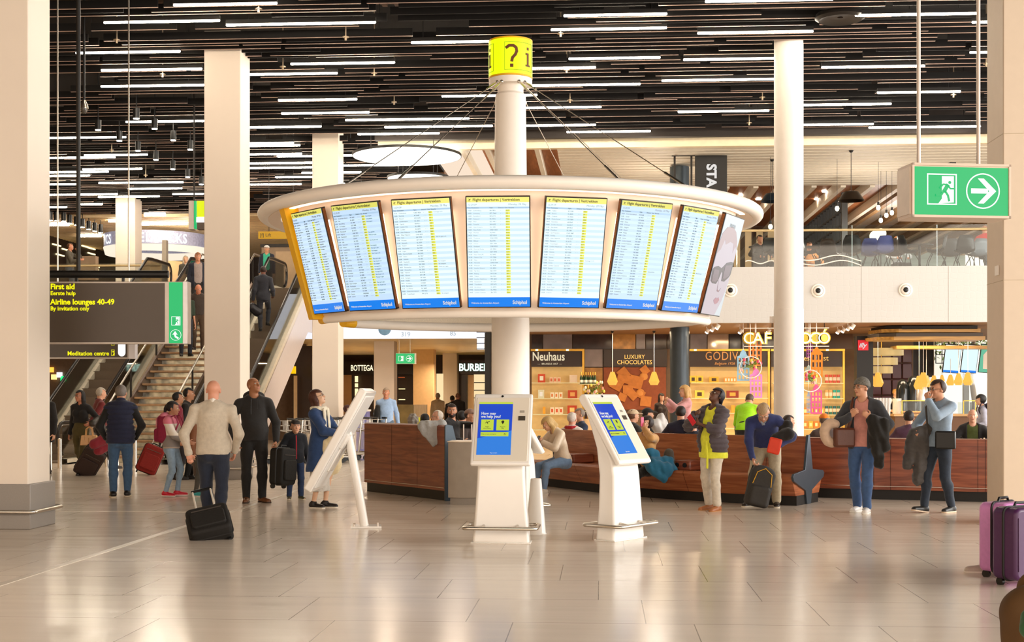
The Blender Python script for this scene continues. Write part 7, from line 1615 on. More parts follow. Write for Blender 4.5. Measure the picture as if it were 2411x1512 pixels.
# -- left group
person(104, 1116, -40, 'person in a dark winter coat cut off by the left pillar', 1.75, h=Mh, hair='short', hairc='1c1612', fit=dict(tops=[TG('coat', '1e1a18', .03, hem=.16, flare=.03)], pants=('3a2c26',), shoes=('2a1c16', '3a2a20')), detail=False)
wb = person(190, 1118, -25, 'woman in a black cropped top and olive leggings carrying a tan handbag', 1.70, 'f', h=Mh, hair='long', hairc='17120f', skinc='b9795a', head=(-25, 2),
  pose=dict(footL=(.06, -.16, .075), footR=(-.06, .26, .13), toeR=(0, -.8, -.6), armL=(.27, -.17, 1.02), elbowL=(.8, .8, -.5), armR=(-.24, .02, .80)), fit=dict(tops=[TG('cropped_top', '15110f', .02, hem=-.085)], pants=('4e4420', .004, .97, 0), shoes=('1a1512', '1a1512'), glasses='2a2018'))
hb = wb['wrL']+Vector((.0, -.03, -.10)); M = Matrix.Translation(hb+Vector((0, 0, -.33))) @ RZ(aim(hb)-.2)
o = empty('handbag', (0, 0, 0), 0, 'tan structured handbag hanging from the hand of the woman in olive leggings', 'handbag'); o.matrix_world = M
q = MB(); q.prism([(-.17, 0), (.17, 0), (.145, .20), (-.145, .20)], -.06, .06); q.build('bag_body', leather('e0b078'), o, bevel=.015)
for s in (-.05, .05): q = MB(); q.tube([(-.07, s, .19), (-.055, s, .32), (.0, s, .37), (.055, s, .32), (.07, s, .19)], .008, 8); q.build('handle', leather('d8a468'), o)
q = MB(); q.box2((-.01, -.066, .05), (.01, -.06, .15)); q.box2((-.08, -.066, .10), (-.075, -.06, .19)); q.box2((.075, -.066, .10), (.08, -.06, .19)); q.build('seam_strap', leather('c08c50'), o)
e_ = wb['elL']; blob('jacket', [(e_+Vector((0, -.02, -.02)), wb['wrL']+Vector((.06, 0, 0)), .07, .07), (e_+Vector((.06, 0, 0)), e_+Vector((.14, 0, -.42)), .07, .03)], leather('3a332c'), 'dark leather jacket folded over the arm of the woman in olive leggings', 'jacket')
mb_ = person(236, 1109, 105, 'grey haired man in a burgundy jacket walking to the right beyond the escalator', 1.76, h=Mh, hair='short', hairc='b8ab98', skinc='d8a080', head=(5, 5),
  pose=dict(footL=(.06, -.3, .08), footR=(-.06, .25, .12), armR=(-.16, .38, .80), elbowR=(0, .3, -1), armL=(.16, -.25, .9)), fit=dict(tops=[TG('jacket', '6e2222', .022)], collar='2a1c2a', pants=('1c1a1e',), shoes=('2a1c16', '3a2a20')))
b0 = G(193, 1119); h0 = P(250, 1026, 26.4); suitcase(frame_to(b0, h0), .42, .62, .26, '3a2a24', 'dark brown soft suitcase tilted on its wheels behind the woman in olive leggings', .25)
blob('duffel_bag', [(P(222, 1046, 26.2), P(247, 1034, 26.3), .10, .10), (P(232, 1062, 26.3), P(250, 1052, 26.4), .09, .09)], cloth('8a2230'), 'red and black travel bag strapped on top of the dark brown suitcase', 'bag')
vm = person(284, 1171, 180, 'man in a navy quilted vest and faded jeans seen from behind', 1.76, h=N_, hair='short', hairc='7a7068', skinc='c08a6c', head=(-22, 2), b=1.12,
  pose=dict(footL=(.11, .02, .08), footR=(-.10, -.05, .085), armL=(.22, -.12, .90), armR=(-.22, -.12, .90), elbowL=(1, .8, 0), elbowR=(-1, .8, 0)), fit=dict(tops=[TG('sweater', '15120f', .012, hem=.03), TG('quilted_vest', '1c1f38', .034, sleeve=0, hem=.05, quilt=.075, collar=.045)], pants=('3c5878', .010, .92, .008), shoes=('14110f', 'd8c8b0'), glasses='888078'))
# red suitcase
suitcase(frame_to(G(338, 1118), P(368, 1050, 27.0)), .40, .56, .28, '8a2018', 'dark red suitcase tilted on its wheels beside the girl in pink', .2)
m = bpy.data.materials.new('colour_block'); m.use_nodes = True; t_ = m.node_tree; b_ = t_.nodes['Principled BSDF']; tx = t_.nodes.new('ShaderNodeTexCoord'); sp_ = t_.nodes.new('ShaderNodeSeparateXYZ'); r_ = t_.nodes.new('ShaderNodeValToRGB'); mr_ = t_.nodes.new('ShaderNodeMapRange'); mr_.inputs[1].default_value = .7; mr_.inputs[2].default_value = 1.3
t_.links.new(tx.outputs['Object'], sp_.inputs[0]); t_.links.new(sp_.outputs[2], mr_.inputs[0]); t_.links.new(mr_.outputs[0], r_.inputs[0]); t_.links.new(r_.outputs[0], b_.inputs['Base Color']); r_.color_ramp.interpolation = 'CONSTANT'
r_.color_ramp.elements[0].color = (*lin('b8a898'), 1); r_.color_ramp.elements[1].position = .72; r_.color_ramp.elements[1].color = (*lin('d87888'), 1)
for p_, c_ in ((.12, '8c827c'), (.42, 'ece0d0')): e = r_.color_ramp.elements.new(p_); e.color = (*lin(c_), 1)
b_.inputs['Roughness'].default_value = .9; M_BLOCK = m
gp = person(404, 1169, 68, 'girl in a pink, white and grey hoodie with red sneakers, facing right', 1.50, 'f', h=N_, hair='pony', hairc='17100e', skinc='b07a5c', head=(12, 5),
  pose=dict(headscale=1.1, footL=(.09, -.06, .075), footR=(-.09, .06, .075), armL=(.13, -.27, .84), armR=(-.10, -.30, .86), elbowL=(.6, .8, -.6), elbowR=(-.8, .8, -.6)), fit=dict(tops=[TG('hoodie', M_BLOCK, .024, hem=.02, hoodp=True)], pants=('8aa0b4', .004, .95, 0), shoes=('c81c34', 'f0e0d8')))
p = gp['M'] @ Vector((0, .10, .83)); backpack(Matrix.Translation(p) @ RZ(gp['root'].rotation_euler.z+math.pi), .30, .44, .20, '8a1c3c', 'raspberry pink backpack on the back of the girl in the pink hoodie', 'd06080')
blob('coat', [(gp['wrL']+Vector((0, -.02, .02)), gp['wrL']+Vector((.02, -.02, -.28)), .07, .08), (gp['wrL']+Vector((.05, -.02, -.1)), gp['wrL']+Vector((.09, -.02, -.5)), .05, .05)], cloth('5a4a3e'), 'long brown coat hanging over the arm of the girl in the pink hoodie', 'coat')
person(418, 1130, 105, 'black haired person in a dark red jacket behind the girl in pink', 1.66, h=Mh, hair='short', hairc='120e0c', skinc='a87454', fit=dict(tops=[TG('jacket', '7a1c2c', .02)], pants=('221c1c',), shoes=('1a1512', '2a1c16')))
person(444, 1128, 75, 'young man in a black shirt beside the bald man, looking right', 1.74, h=Mh, hair='short', hairc='14100e', skinc='c08a68', fit=dict(tops=[TG('shirt', '17130f', .014)], pants=('1c1a1a',), shoes=('1a1512', '2a1c16')))
person(468, 1168, 60, 'person in patterned leggings and teal shoes, almost hidden behind the bald man', 1.45, 'f', h=Mh, hair='mid', hairc='8a5a38', skinc='d0a080', fit=dict(tops=[TG('coat', '7a4a2c', .02, hem=.1)], pants=('4a4640', .004, .95, 0), shoes=('3aa0a0', 'e8e0d8')), detail=False)
# bald man with trolley
bm = person(502, 0, 176, 'bald man in a light grey sweater seen from behind, pulling a black trolley', 1.79, h=N_, d=16.1, hair='bald', skinc='d8987c', b=1.17, head=(-4, 4),
  pose=dict(footL=(.07, -.12, .08), footR=(-.08, .16, .11), toeR=(0, -.9, -.4), armL=(.27, .14, .88), elbowL=(.6, -.3, .1), armR=(-.25, -.10, .90), elbowR=(-.5, .8, 0), palmL=(0, 1, 0), curlL=75, sw=1.06), fit=dict(tops=[TG('sweater', 'c4b6a2', .013, hem=.03, wr_=.008)], collar='e8e0d4', pants=('1e2434', .012, .97, .006), shoes=('2a1c16', '1a1512'), belt='1a1512'))
suitcase(frame_to(G(502, 1273), bm['wrL']+Vector((.05, 0, 0)), math.radians(3)), .46, .42, .24, '1c1814', 'black wheeled cabin case tilted behind the bald man in the light grey sweater', .50, tubes='efe6d8')
# hoodie man and his case
hm = person(598, 1183, 2, 'tall man in a black hoodie and black trousers looking up to the right', 1.87, h=N_, b=1.16, hair='bald', skinc='a8714f', head=(38, -16),
  pose=dict(footL=(.12, -.02, .083), footR=(-.11, .0, .083), toeL=(.55, -1, 0), toeR=(-.12, -1, 0), armL=(.31, -.10, .90), elbowL=(1, .5, 0), armR=(-.27, -.02, .92), elbowR=(-1, .4, 0), curlL=70), fit=dict(tops=[TG('hoodie', '221f1d', .017, hoodp=True, hem=.03)], pants=('171412', .009, .985, .010), shoes=('6e4426', '3a2a20', 1)))
for s in (-.045, .04):
    q = MB(); q.tube([hm['M'] @ Vector((s, -.155, 1.52)), hm['M'] @ Vector((s*1.1, -.175, 1.42)), hm['M'] @ Vector((s*1.1, -.18, 1.30 if s < 0 else 1.38))], .004, 6); c_ = q.build('drawstring', M_BLACKPL); c_.parent = hm['root']; c_.matrix_parent_inverse = hm['root'].matrix_world.inverted() if 0 else hm['M'].inverted()
backpack(Matrix.Translation(hm['M'] @ Vector((0, .20, 1.08))) @ RZ(hm['root'].rotation_euler.z+math.pi), .34, .46, .16, '1a1816', 'black backpack worn by the man in the black hoodie')
p = hm['wrL']+Vector((.10, -.02, -.69)); suitcase(Matrix.Translation(p) @ RZ(aim(p)+math.radians(60)) @ RY(math.radians(4)), .42, .54, .22, '17140f', 'black case held upright off the floor by the man in the black hoodie', 0, handle=False)
# boy
by = person(695, 1177, 8, 'boy in a navy fleece with a red zip beside the black case', 1.20, h=.0065, hair='boy', hairc='241812', skinc='d6a080', head=(8, 0),
  pose=dict(headscale=1.27, footL=(.085, 0, .06), footR=(-.09, .0, .06), toeL=(.35, -1, 0), armR=(-.30, -.03, .60), elbowR=(-1, .4, 0), armL=(.20, 0, .58)), fit=dict(tops=[TG('fleece', '14171f', .020, hem=.06, flare=.01, collar=.02)], pants=('27385a', .008, .97, .006), shoes=('4a4a30', 'e0d8c4')))
q = MB(); zs = [.62, .75, .88, .97]; q.tube([(0, -.125, zs[0]), (0, -.130, zs[1]), (0, -.124, zs[2]), (0, -.092, zs[3])], .014, 8, flat=.6); c_ = q.build('red_zip', cloth('c02034'), by['root'])
# woman in blue coat
wc = person(753, 1196, 62, 'woman in a long blue denim coat and cream scarf looking up at the screens', 1.68, 'f', h=N_, hair='mid', hairc='4a2618', skinc='e0b494', head=(14, -22),
  pose=dict(footL=(.07, -.05, .075), footR=(-.07, .06, .075), armL=(.06, -.33, 1.06), armR=(-.03, -.34, 1.04), elbowL=(.9, .4, -.5), elbowR=(-.9, .5, -.5), curl=60, palmL=(-1, 0, 0), palmR=(1, 0, 0)), fit=dict(tops=[TG('denim_coat', '253e68', .026, hem=.215, flare=.06, wr_=.006)], skirt=('c9c2b8', .24, .17), shoes=('1c1818', 'efe6d6'), scarf='e8dfc8', glasses='2a2018'))
p = wc['hip']; o = blob('tote_bag', [(p+RT*.20+Vector((0, -.14, .02)), p+RT*.20+Vector((0, -.14, -.25)), .13, .15, (RT.y*-1, RT.x, 0), .35)], cloth('ead9b0'), 'cream cloth tote bag at the hip of the woman in the blue coat', 'tote bag')
# man in light blue shirt behind the left bench
bs = person(909, 0, -5, 'man in a light blue shirt with a dark shoulder bag standing by the boutiques', 1.78, d=33.4, h=Mh, hair='short', hairc='a08870', skinc='c98868', b=1.08, pose=dict(armL=(.30, .05, .86), armR=(-.28, -.05, .90)), fit=dict(tops=[TG('shirt', '9db8dc', .016)], collar='9db8dc', pants=('5c6c80',), shoes=('3a2a20', '3a2a20'), belt='2a201a'))
blob('shoulder_bag', [(bs['wrR']+Vector((.08, -.03, .38)), bs['wrR']+Vector((.05, -.03, .0)), .06, .11)], cloth('16130f'), 'dark shoulder bag of the man in the light blue shirt', 'bag', h=.015)
person(818, 0, 60, 'woman with dark red hair seen beside the map panel', 1.62, 'f', d=34, top=955, h=F_, hair='bob', hairc='4a1c18', skinc='e0b494', fit=dict(tops=[TG('jacket', '22180f')], pants=('222',) if 0 else ('1c1a1a',)), detail=False)
for (x, t_, d_, lb, c1, hr, hc_) in ((1078, 926, 47, 'man in a black suit with back turned beside the boutique with green lit letters', '17120f', 'buzz', '6a4434'), (1065, 932, 48.5, 'dark haired person half hidden behind the man in the black suit', '1c1613', 'short', '1c1410'), (1031, 926, 50, 'person in a beige coat between the rear pillars', 'b8a890', 'short', '8a7a68')):
    person(x, 0, 175, lb, 1.76, d=d_, top=t_, h=F_, hair=hr, hairc=hc_, skinc='a8684c', fit=dict(tops=[TG('coat', c1, .03, hem=.12)], pants=('17130f',), shoes=('14110f', '14110f')), detail=False)
# -- sitting behind the left bench
def sitter(px, top, d_, face, label, c1, hr, hc_, sk='c99272', sex='m', hd=(0, 0), fx=None, H=1.72, h_=Mh, **pp):
    f_ = dict(tops=[TG('jacket', c1, .022)], pants=('23201f',), shoes=('1c1612', '2a201a')); f_.update(fx or {})
    ps = seat(H); ps.update(dict(armL=(.2, -.30, .68), armR=(-.2, -.30, .68), elbowL=(1, .5, -.3), elbowR=(-1, .5, -.3))); ps.update(pp)
    ps['hip'] = (0, 0, .50)
    return person(px, 0, face, label, H, sex, d=d_, top=top, h=h_, hair=hr, hairc=hc_, skinc=sk, head=hd, pose=ps, fit=f_, detail=(abs(face) < 130 and h_ < .012))
sitter(972, 977, 23.0, 165, 'person with curly grey hair sitting behind the left bench', '3a3430', 'curly', '8e867c')
sitter(986, 984, 26.2, 180, 'person in a yellow hood among the people seated behind the left bench', 'e8d81c', 'short', 'e8d81c')
sitter(1000, 975, 25.0, 200, 'person with cropped black hair seated behind the left bench', '26211e', 'short', '14100e', '4a3024')
sitter(1031, 967, 24.2, -88, 'bald older man with glasses seated in profile facing left', '3a4450', 'thin', 'd8c8b8', 'd8a084', fx=dict(glasses='6a5a48'))
bd_ = sitter(1066, 952, 22.6, 60, 'bearded man in a black coat seated at the left bench end', '1c1a1c', 'thick', '2e1e14', 'c08a6a', hd=(-58, 0), fx=dict(beard='2a1a12'), armL=(.12, -.34, 1.0), h_=N_)
sitter(1088, 968, 25, 150, 'dark haired person seated just behind the bearded man', '1a1714', 'short', '17100d')
sitter(1106, 964, 24.2, 60, 'person in a checked cap beside the front kiosk', '3a2c28', 'short', '2a1c14', fx=dict(cap='8a6c5c'))
p = P(1101, 1046, 21.9); o = empty('trolley_handle', (p.x, p.y, 0), aim(p), 'upright case with a black pull handle held by the bearded man', 'suitcase')
q = MB(); 
for s in (-.065, .065): q.tube([(s, 0, .5), (s, 0, 1.12)], .011, 8)
q.build('telescopic_tube', M_STEEL, o); MB().tube([(-.09, 0, 1.12), (.09, 0, 1.12)], .018, 8).build('pull_handle', M_BLACKPL, o); q = MB(); q.box((0, 0, .28), (.36, .22, .52)); q.build('shell', M_BLACKPL, o, bevel=.03)
i_ = pl_[int(.86*(len(pl_)-1))]; n_ = Vector((i_.x, i_.y, 0)).normalized()
nf = (n_.x, n_.y, 0); blob('scarf', [(i_+Vector((-.18, 0, 1.13)), i_+Vector((.14, 0, 1.15)), .06, .06), (i_+Vector((-.15, -.04, 1.10)), i_+Vector((-.11, -.05, .98)), .075, .06, nf, .5), (i_+Vector((-.04, -.04, 1.10)), i_+Vector((.0, -.05, .86)), .085, .075, nf, .45), (i_+Vector((.08, -.04, 1.10)), i_+Vector((.11, -.05, .82)), .08, .07, nf, .45)], cloth('a8a8a6', bump=.6), 'grey knitted scarf draped over the top of the left bench', 'scarf', h=.008, rip=.008)
# -- middle bench sitters
M_CREMJ = leather('dcc8ae')
sb = person(1326, 0, -58, 'blonde woman in a cream leather jacket and ripped jeans seated looking at her phone', 1.66, 'f', d=21.9, top=985, h=N_, hair='mid', hairc='c8a468', skinc='d8a482', head=(-18, 34),
  pose=dict(hip=(0, 0, .54), lean=14, bend=14, footL=(.10, -.42, .08), footR=(-.10, -.52, .08), armL=(.02, -.40, .83), armR=(-.08, -.40, .86), elbowL=(1, .3, -.6), elbowR=(-1, .3, -.6), curl=55, headscale=.98), fit=dict(tops=[TG('leather_jacket', M_CREMJ, .026, hem=-.0)], pants=('6e88a8', .008, .95, .004), shoes=('d8d0c4', 'f0e8dc')))
q = MB(); c0 = (sb['wrL']+sb['wrR'])/2+(sb['M'].to_3x3() @ Vector((0, -.07, .03))); q.box((0, 0, 0), (.075, .012, .15), M=Matrix.Translation(c0) @ RZ(sb['root'].rotation_euler.z) @ RX(-.6)); q.build('phone', M_BLACKPL, bevel=.004, label='dark phone held by the seated blonde woman', cat='phone')
sitter(1347, 972, 24.4, 150, 'white haired man seen from behind over the middle bench', 'ece4dc', 'short', 'd8ccc0', 'd89c80', fx=dict(scarf='b02028'))
sitter(1365, 962, 25.4, -70, 'grey haired man in a dark blue jacket facing left beyond the bench', '26324c', 'short', '8a7a6c')
ts = person(1524, 0, -35, 'woman in a tan sweater seated on the bench, phone to her face', 1.66, 'f', d=20.7, top=981, h=N_, hair='bob', hairc='2a1a14', skinc='deb090', head=(-10, -12),
  pose=dict(hip=(0, 0, .54), lean=4, footL=(.02, -.50, .08), footR=(-.16, -.52, .08), armL=(.07, -.17, 1.12), armR=(-.20, -.28, .76), elbowL=(1, .1, -1), elbowR=(-1, .3, -.5), curlL=60, handL=(-.2, .1, 1), palmL=(0, 1, 0)), fit=dict(tops=[TG('sweater', 'c8975c', .022)], pants=('1a1816', .010, .95, .004), shoes=('2a241f', 'e8e0d8'), glasses='2a1c14'))
q = MB(); q.box((0, 0, 0), (.012, .075, .14), M=Matrix.Translation(ts['wrL']+(ts['M'].to_3x3() @ Vector((-.03, -.02, .11)))) @ RZ(ts['root'].rotation_euler.z)); q.build('phone', mat('pink_phone', 'c84870', .4), bevel=.004, label='pink phone at the ear of the woman in the tan sweater', cat='phone')
a_ = ts['hip']; fl_ = (0, .3, 1); blob('jacket', [(a_+RT*.30+Vector((0, -.22, .10)), a_+RT*.02+Vector((0, -.34, .08)), .12, .11, fl_, .6), (a_+RT*.06+Vector((0, -.42, .02)), a_+RT*.26+Vector((0, -.40, -.02)), .10, .12), (a_+RT*.12+Vector((0, -.46, -.05)), a_+RT*.22+Vector((0, -.46, -.16)), .08, .06), (a_+RT*.34+Vector((0, -.3, .02)), a_+RT*.40+Vector((0, -.34, -.02)), .07, .05), (a_+RT*.12+Vector((0, -.24, .2)), a_+RT*.0+Vector((0, -.3, .26)), .07, .05)], cloth('1e6484'), 'teal blue jacket bundled in the lap of the woman in the tan sweater', 'jacket', h=.009, rip=.012)
blob('coat', [(a_+RT*.32+Vector((0, -.2, .20)), a_+RT*.36+Vector((0, -.26, .04)), .08, .07)], cloth('4a4238'), 'brown grey coat piled beside the teal blue jacket', 'coat', h=.010, rip=.008)
sitter(1490, 965, 24.0, 120, 'person in a beige baseball cap seated behind the sideways kiosk', '26221e', 'short', '6a4a34', fx=dict(cap='c8b090'))
sitter(1524, 962, 25.3, 100, 'person in a black cap seated behind the woman in the tan sweater', '1a1714', 'short', '1a120e', fx=dict(cap='17130f'))
blob('shopping_bags', [(P(1545, 1000, 24.5), P(1562, 1018, 24.5), .11, .12), (P(1556, 985, 24.6), P(1560, 1000, 24.6), .09, .1)], mat('clear_plastic', 'c9c4c0', .3, var=.2), 'pale translucent shopping bag on the far side of the bench', 'shopping bag', rip=.01)
person(1614, 0, -75, 'blonde woman in pink holding a phone up beyond the middle bench', 1.68, 'f', d=26, top=908, h=Mh, hair='mid', hairc='d8a868', skinc='e0ac8c', head=(-5, 4), pose=dict(armL=(.10, -.35, 1.36), armR=(-.05, -.36, 1.30), elbowL=(1, 0, -1), elbowR=(-1, 0, -1), curl=60), fit=dict(tops=[TG('blouse', 'dca0a0', .014)], pants=('6a5a50',), shoes=('c8b8a8', 'e8e0d8')))
sitter(1603, 957, 22.6, 175, 'dark haired man in a navy jacket seated back to back with the middle bench', '1c2036', 'short', '241812', 'd09c80')
sitter(1632, 984, 22.4, 180, 'small dark haired person seated beside the man in the navy jacket', '1a1d2a', 'bob', '17110e')
person(1557, 0, 30, 'dark haired shop assistant standing before the chocolate picture', 1.62, 'f', d=37.5, top=927, h=F_, hair='mid', hairc='1a110d', skinc='d8a484', fit=dict(tops=[TG('blouse', '2a1c16')], pants=('1c1816',)), detail=False)
person(1665, 0, 20, 'shopper in a dark coat just visible behind the woman in yellow', 1.6, 'f', d=27, top=955, h=F_, hair='short', hairc='2a1a14', skinc='c08a6c', fit=dict(tops=[TG('coat', '3a2428', .03)], pants=('1c1816',)), detail=False)
# woman in yellow
yw = person(1679, 1202, -38, 'woman in a yellow tunic and dark puffer jacket looking up, clutching a red phone', 1.71, 'f', h=N_, hair='braids', hairc='1c141c', skinc='5e3a28', b=1.14, head=(-12, -34),
  pose=dict(footL=(.10, -.04, .07), footR=(-.10, .04, .07), armL=(-.03, -.27, 1.19), armR=(-.12, -.25, 1.30), elbowL=(1, .3, -.8), elbowR=(-1, .2, -.9), curl=55, palmL=(-.6, .3, .3), palmR=(.6, .3, 0)), fit=dict(tops=[TG('tunic', 'dfe03c', .010, hem=.10, flare=.04, sleeve=.35), TG('puffer_jacket', '4a4044', .040, hem=.05, opn=.050, quilt=.07)], pants=('cabfae', .008, .90, .004), shoes=('a8683c', 'b8804c'), glasses='1a1614'))
q = MB(); q.tube([yw['M'] @ Vector(v) for v in ((.03, -.17, 1.02), (.035, -.19, .9), (.045, -.185, .72), (.04, -.18, .58))], .016, 8, flat=.3); c_ = q.build('belt_tie', cloth('dfe03c')); c_.parent = yw['root']; c_.matrix_parent_inverse = yw['M'].inverted()
q = MB(); q.box((0, 0, 0), (.075, .014, .15), M=Matrix.Translation(yw['wrL']+(yw['M'].to_3x3() @ Vector((-.08, -.06, .05)))) @ RZ(yw['root'].rotation_euler.z) @ RY(-.7)); q.build('phone', mat('red_phone', 'd02030', .4), bevel=.004, label='red phone in the hands of the woman in the yellow tunic', cat='phone')
# man in lime green, bending away
person(1752, 0, 165, 'man in a lime green T-shirt over grey sleeves bending over beyond the bench', 1.78, d=26.5, top=930, h=Mh, hair='buzz', hairc='5a4434', skinc='c89070', head=(0, 30), pose=dict(lean=28, bend=16, armL=(.25, -.42, .80), armR=(-.22, -.42, .82)), fit=dict(tops=[TG('undershirt', 'b8b8b4', .008), TG('lime_shirt', '9ede12', .020, sleeve=.45)], pants=('1c1816',), shoes=('2a201a', 'd8d0c4')))
# bending man in blue
bb_ = person(1800, 1193, -6, 'older man in a blue sweater bending down over a grey backpack', 1.80, h=N_, hair='thick', hairc='a88c68', skinc='d09c80', b=1.1, head=(6, 50),
  pose=dict(hip=(.03, .10, .86), lean=34, bend=20, side=-2, footL=(.17, .0, .08), footR=(-.18, -.02, .08), toeR=(-.6, -1, 0), toeL=(.1, -1, 0), armR=(-.11, -.46, .70), armL=(.23, -.44, .88), elbowR=(-1, .2, .1), elbowL=(1, .3, -.2), palmL=(-.6, -.5, 0), curl=50), fit=dict(tops=[TG('sweater', '2c3668', .018, hem=.02, wr_=.008)], collar='9aa4b4', pants=('b0a288', .012, .97, .012), shoes=('2e241e', 'd8ccb8'), glasses='8a8078'))
wr = bb_['wrR']; Mb = Matrix.Translation(wr+Vector((.02, -.06, -.66))) @ RZ(aim(wr)+.2) @ RY(math.radians(14))
backpack(Mb, .34, .56, .20, '35322f', 'dark grey backpack with yellow piping held by the man in the blue sweater', 'd8a020')
q = MB(); q.box((0, 0, 0), (.17, .07, .22), M=Matrix.Translation(bb_['wrL']+Vector((-.06, -.10, .0))) @ RZ(-.3) @ RY(.25)); q.build('pouch', mat('red_pouch', 'd83c20', .5, var=.05), bevel=.02, label='orange red pouch in the left hand of the man in the blue sweater', cat='bag')
blob('sling_bag', [(bb_['wrL']+Vector((-.04, -.02, .10)), bb_['wrL']+Vector((.14, .04, .16)), .07, .09), (bb_['wrL']+Vector((.12, .14, .16)), bb_['wrL']+Vector((.14, .18, .26)), .10, .09)], cloth('1c1816'), 'black sling bag at the side of the man in the blue sweater', 'bag', h=.011)
sitter(1941, 975, 23.6, 195, 'person in a brown top with an orange cap seated beyond the right bench', '4a3a34', 'short', '6a5c50', 'd8a888', fx=dict(cap='f0801c'))
sitter(1856, 978, 23.4, 120, 'person in a dark top sitting behind the round white column', '2a2624', 'short', '2a1c14')
# man in the beanie
hb_ = person(2031, 1207, -14, 'man in a patterned beanie, pink T-shirt and open dark jacket carrying bags', 1.83, h=N_, hair='short', hairc='17120f', skinc='cf9878', head=(-28, 0), b=1.04,
  pose=dict(footL=(.08, -.10, .085), footR=(-.09, .10, .085), toeL=(.1, -1, 0), armR=(-.10, -.22, 1.30), armL=(.16, -.24, 1.28), elbowR=(-1, .35, -.6), elbowL=(1, .35, -.7), palmL=(-.3, .8, 0), palmR=(.3, .8, 0), handR=(.6, -.3, .6), handL=(-.6, -.3, .5), curl=70), fit=dict(tops=[TG('pink_shirt', 'cf8f84', .010, sleeve=.4, hem=.035), TG('dark_jacket', '3a3c42', .026, hem=.05, opn=.048)], pants=('3c5884', .010, .98, .012), shoes=('e8e4e0', 'f4f0ea'), glasses='2a2018', beanie='6a665e', beard='4a3424' if 0 else None))
r_ = hb_['root']
def on(o_, P_=None):
    o_.parent = P_['root']; o_.matrix_parent_inverse = P_['M'].inverted(); return o_
q = MB(); q.tube([hb_['M'] @ Vector(v) for v in ((-.13, .02, 1.55), (-.12, -.13, 1.42), (-.10, -.17, 1.30), (-.16, -.16, 1.10), (-.24, -.10, .98))], .020, 8, flat=.3); q.build('bag_strap', leather('5a3020'), label='brown leather shoulder strap across the man in the beanie', cat='strap')
p = hb_['hip']-RT*.27+Vector((0, -.12, .06)); q = MB(); q.box((0, 0, 0), (.28, .12, .26), M=Matrix.Translation(p) @ RZ(aim(p)+.4)); o = q.build('leather_bag', leather('5c3222'), bevel=.03, label='brown leather satchel hanging at the hip of the man in the beanie', cat='bag')
p = hb_['hip']-RT*.42+Vector((0, -.05, .12)); cs = [p+RT*.10*math.cos(t)+Vector((0, 0, .13*math.sin(t))) for t in [math.pi*(.35+1.3*k/8) for k in range(9)]]
blob('neck_pillow', [(a, b_, .06, .06) for a, b_ in zip(cs, cs[1:])], cloth('c8ac94'), 'beige neck pillow behind the brown leather satchel', 'neck pillow', rip=.002)
p = hb_['wrL']; blob('coat', [(p+Vector((.02, .0, -.02)), p+RT*.17+Vector((0, 0, -.10)), .07, .10), (p+RT*.06+Vector((0, 0, -.15)), p+RT*.12+Vector((0, 0, -.62)), .10, .06), (p+RT*.16+Vector((0, 0, -.12)), p+RT*.20+Vector((0, 0, -.40)), .08, .06)], cloth('17140f'), 'black coat hanging over the arm of the man in the beanie', 'coat', h=.009, rip=.014)
# man on the phone
pm_ = person(2212, 1207, -42, 'man in a light blue shirt, hand at face, grey coat on his arm', 1.81, h=N_, hair='thick', hairc='3a241a', skinc='cc9474', b=1.05, head=(-14, 6),
  pose=dict(footL=(.08, .14, .085), footR=(-.10, -.18, .085), toeR=(-.1, -1, .15), armL=(.02, -.23, 1.50), armR=(-.20, -.24, 1.06), elbowL=(.9, -.1, -1), elbowR=(-1, .4, -.4), handL=(-.3, -.1, .9), palmL=(-.2, 1, 0), curl=60), fit=dict(tops=[TG('denim_shirt', '90a4b8', .018, hem=.03, wr_=.008)], collar='8498ac', pants=('26303e', .009, .965, .006), shoes=('23211f', 'd8c0a8'), glasses='2a2018'))
p = pm_['wrR']; blob('coat', [(p+Vector((.0, -.02, -.02)), p+RT*.16+Vector((0, .0, .04)), .10, .09), (p+Vector((-.04, -.03, -.08)), p-RT*.10+Vector((0, 0, -.42)), .09, .07), (p+RT*.08+Vector((0, -.03, -.08)), p+RT*.05+Vector((0, 0, -.62)), .10, .09)], cloth('4e4a48'), 'dark grey padded coat draped over the arm of the man touching his face', 'coat', h=.009, rip=.010, quilt=.09)
p = pm_['hip']+RT*.02+Vector((0, -.24, .04)); q = MB(); q.box((0, 0, 0), (.26, .10, .24), M=Matrix.Translation(p) @ RZ(aim(p)-.1)); o = q.build('camera_bag', M_BLACKPL, bevel=.02, label='black shoulder bag in front of the man with his hand at his face', cat='bag')
q = MB(); q.tube([pm_['M'] @ Vector(v) for v in ((-.08, .02, 1.55), (-.10, -.15, 1.42), (-.06, -.17, 1.2), (.0, -.18, 1.05))], .018, 8, flat=.3); q.build('bag_strap', cloth('3a342e'), label='dark bag strap across the shirt of the man touching his face', cat='strap')
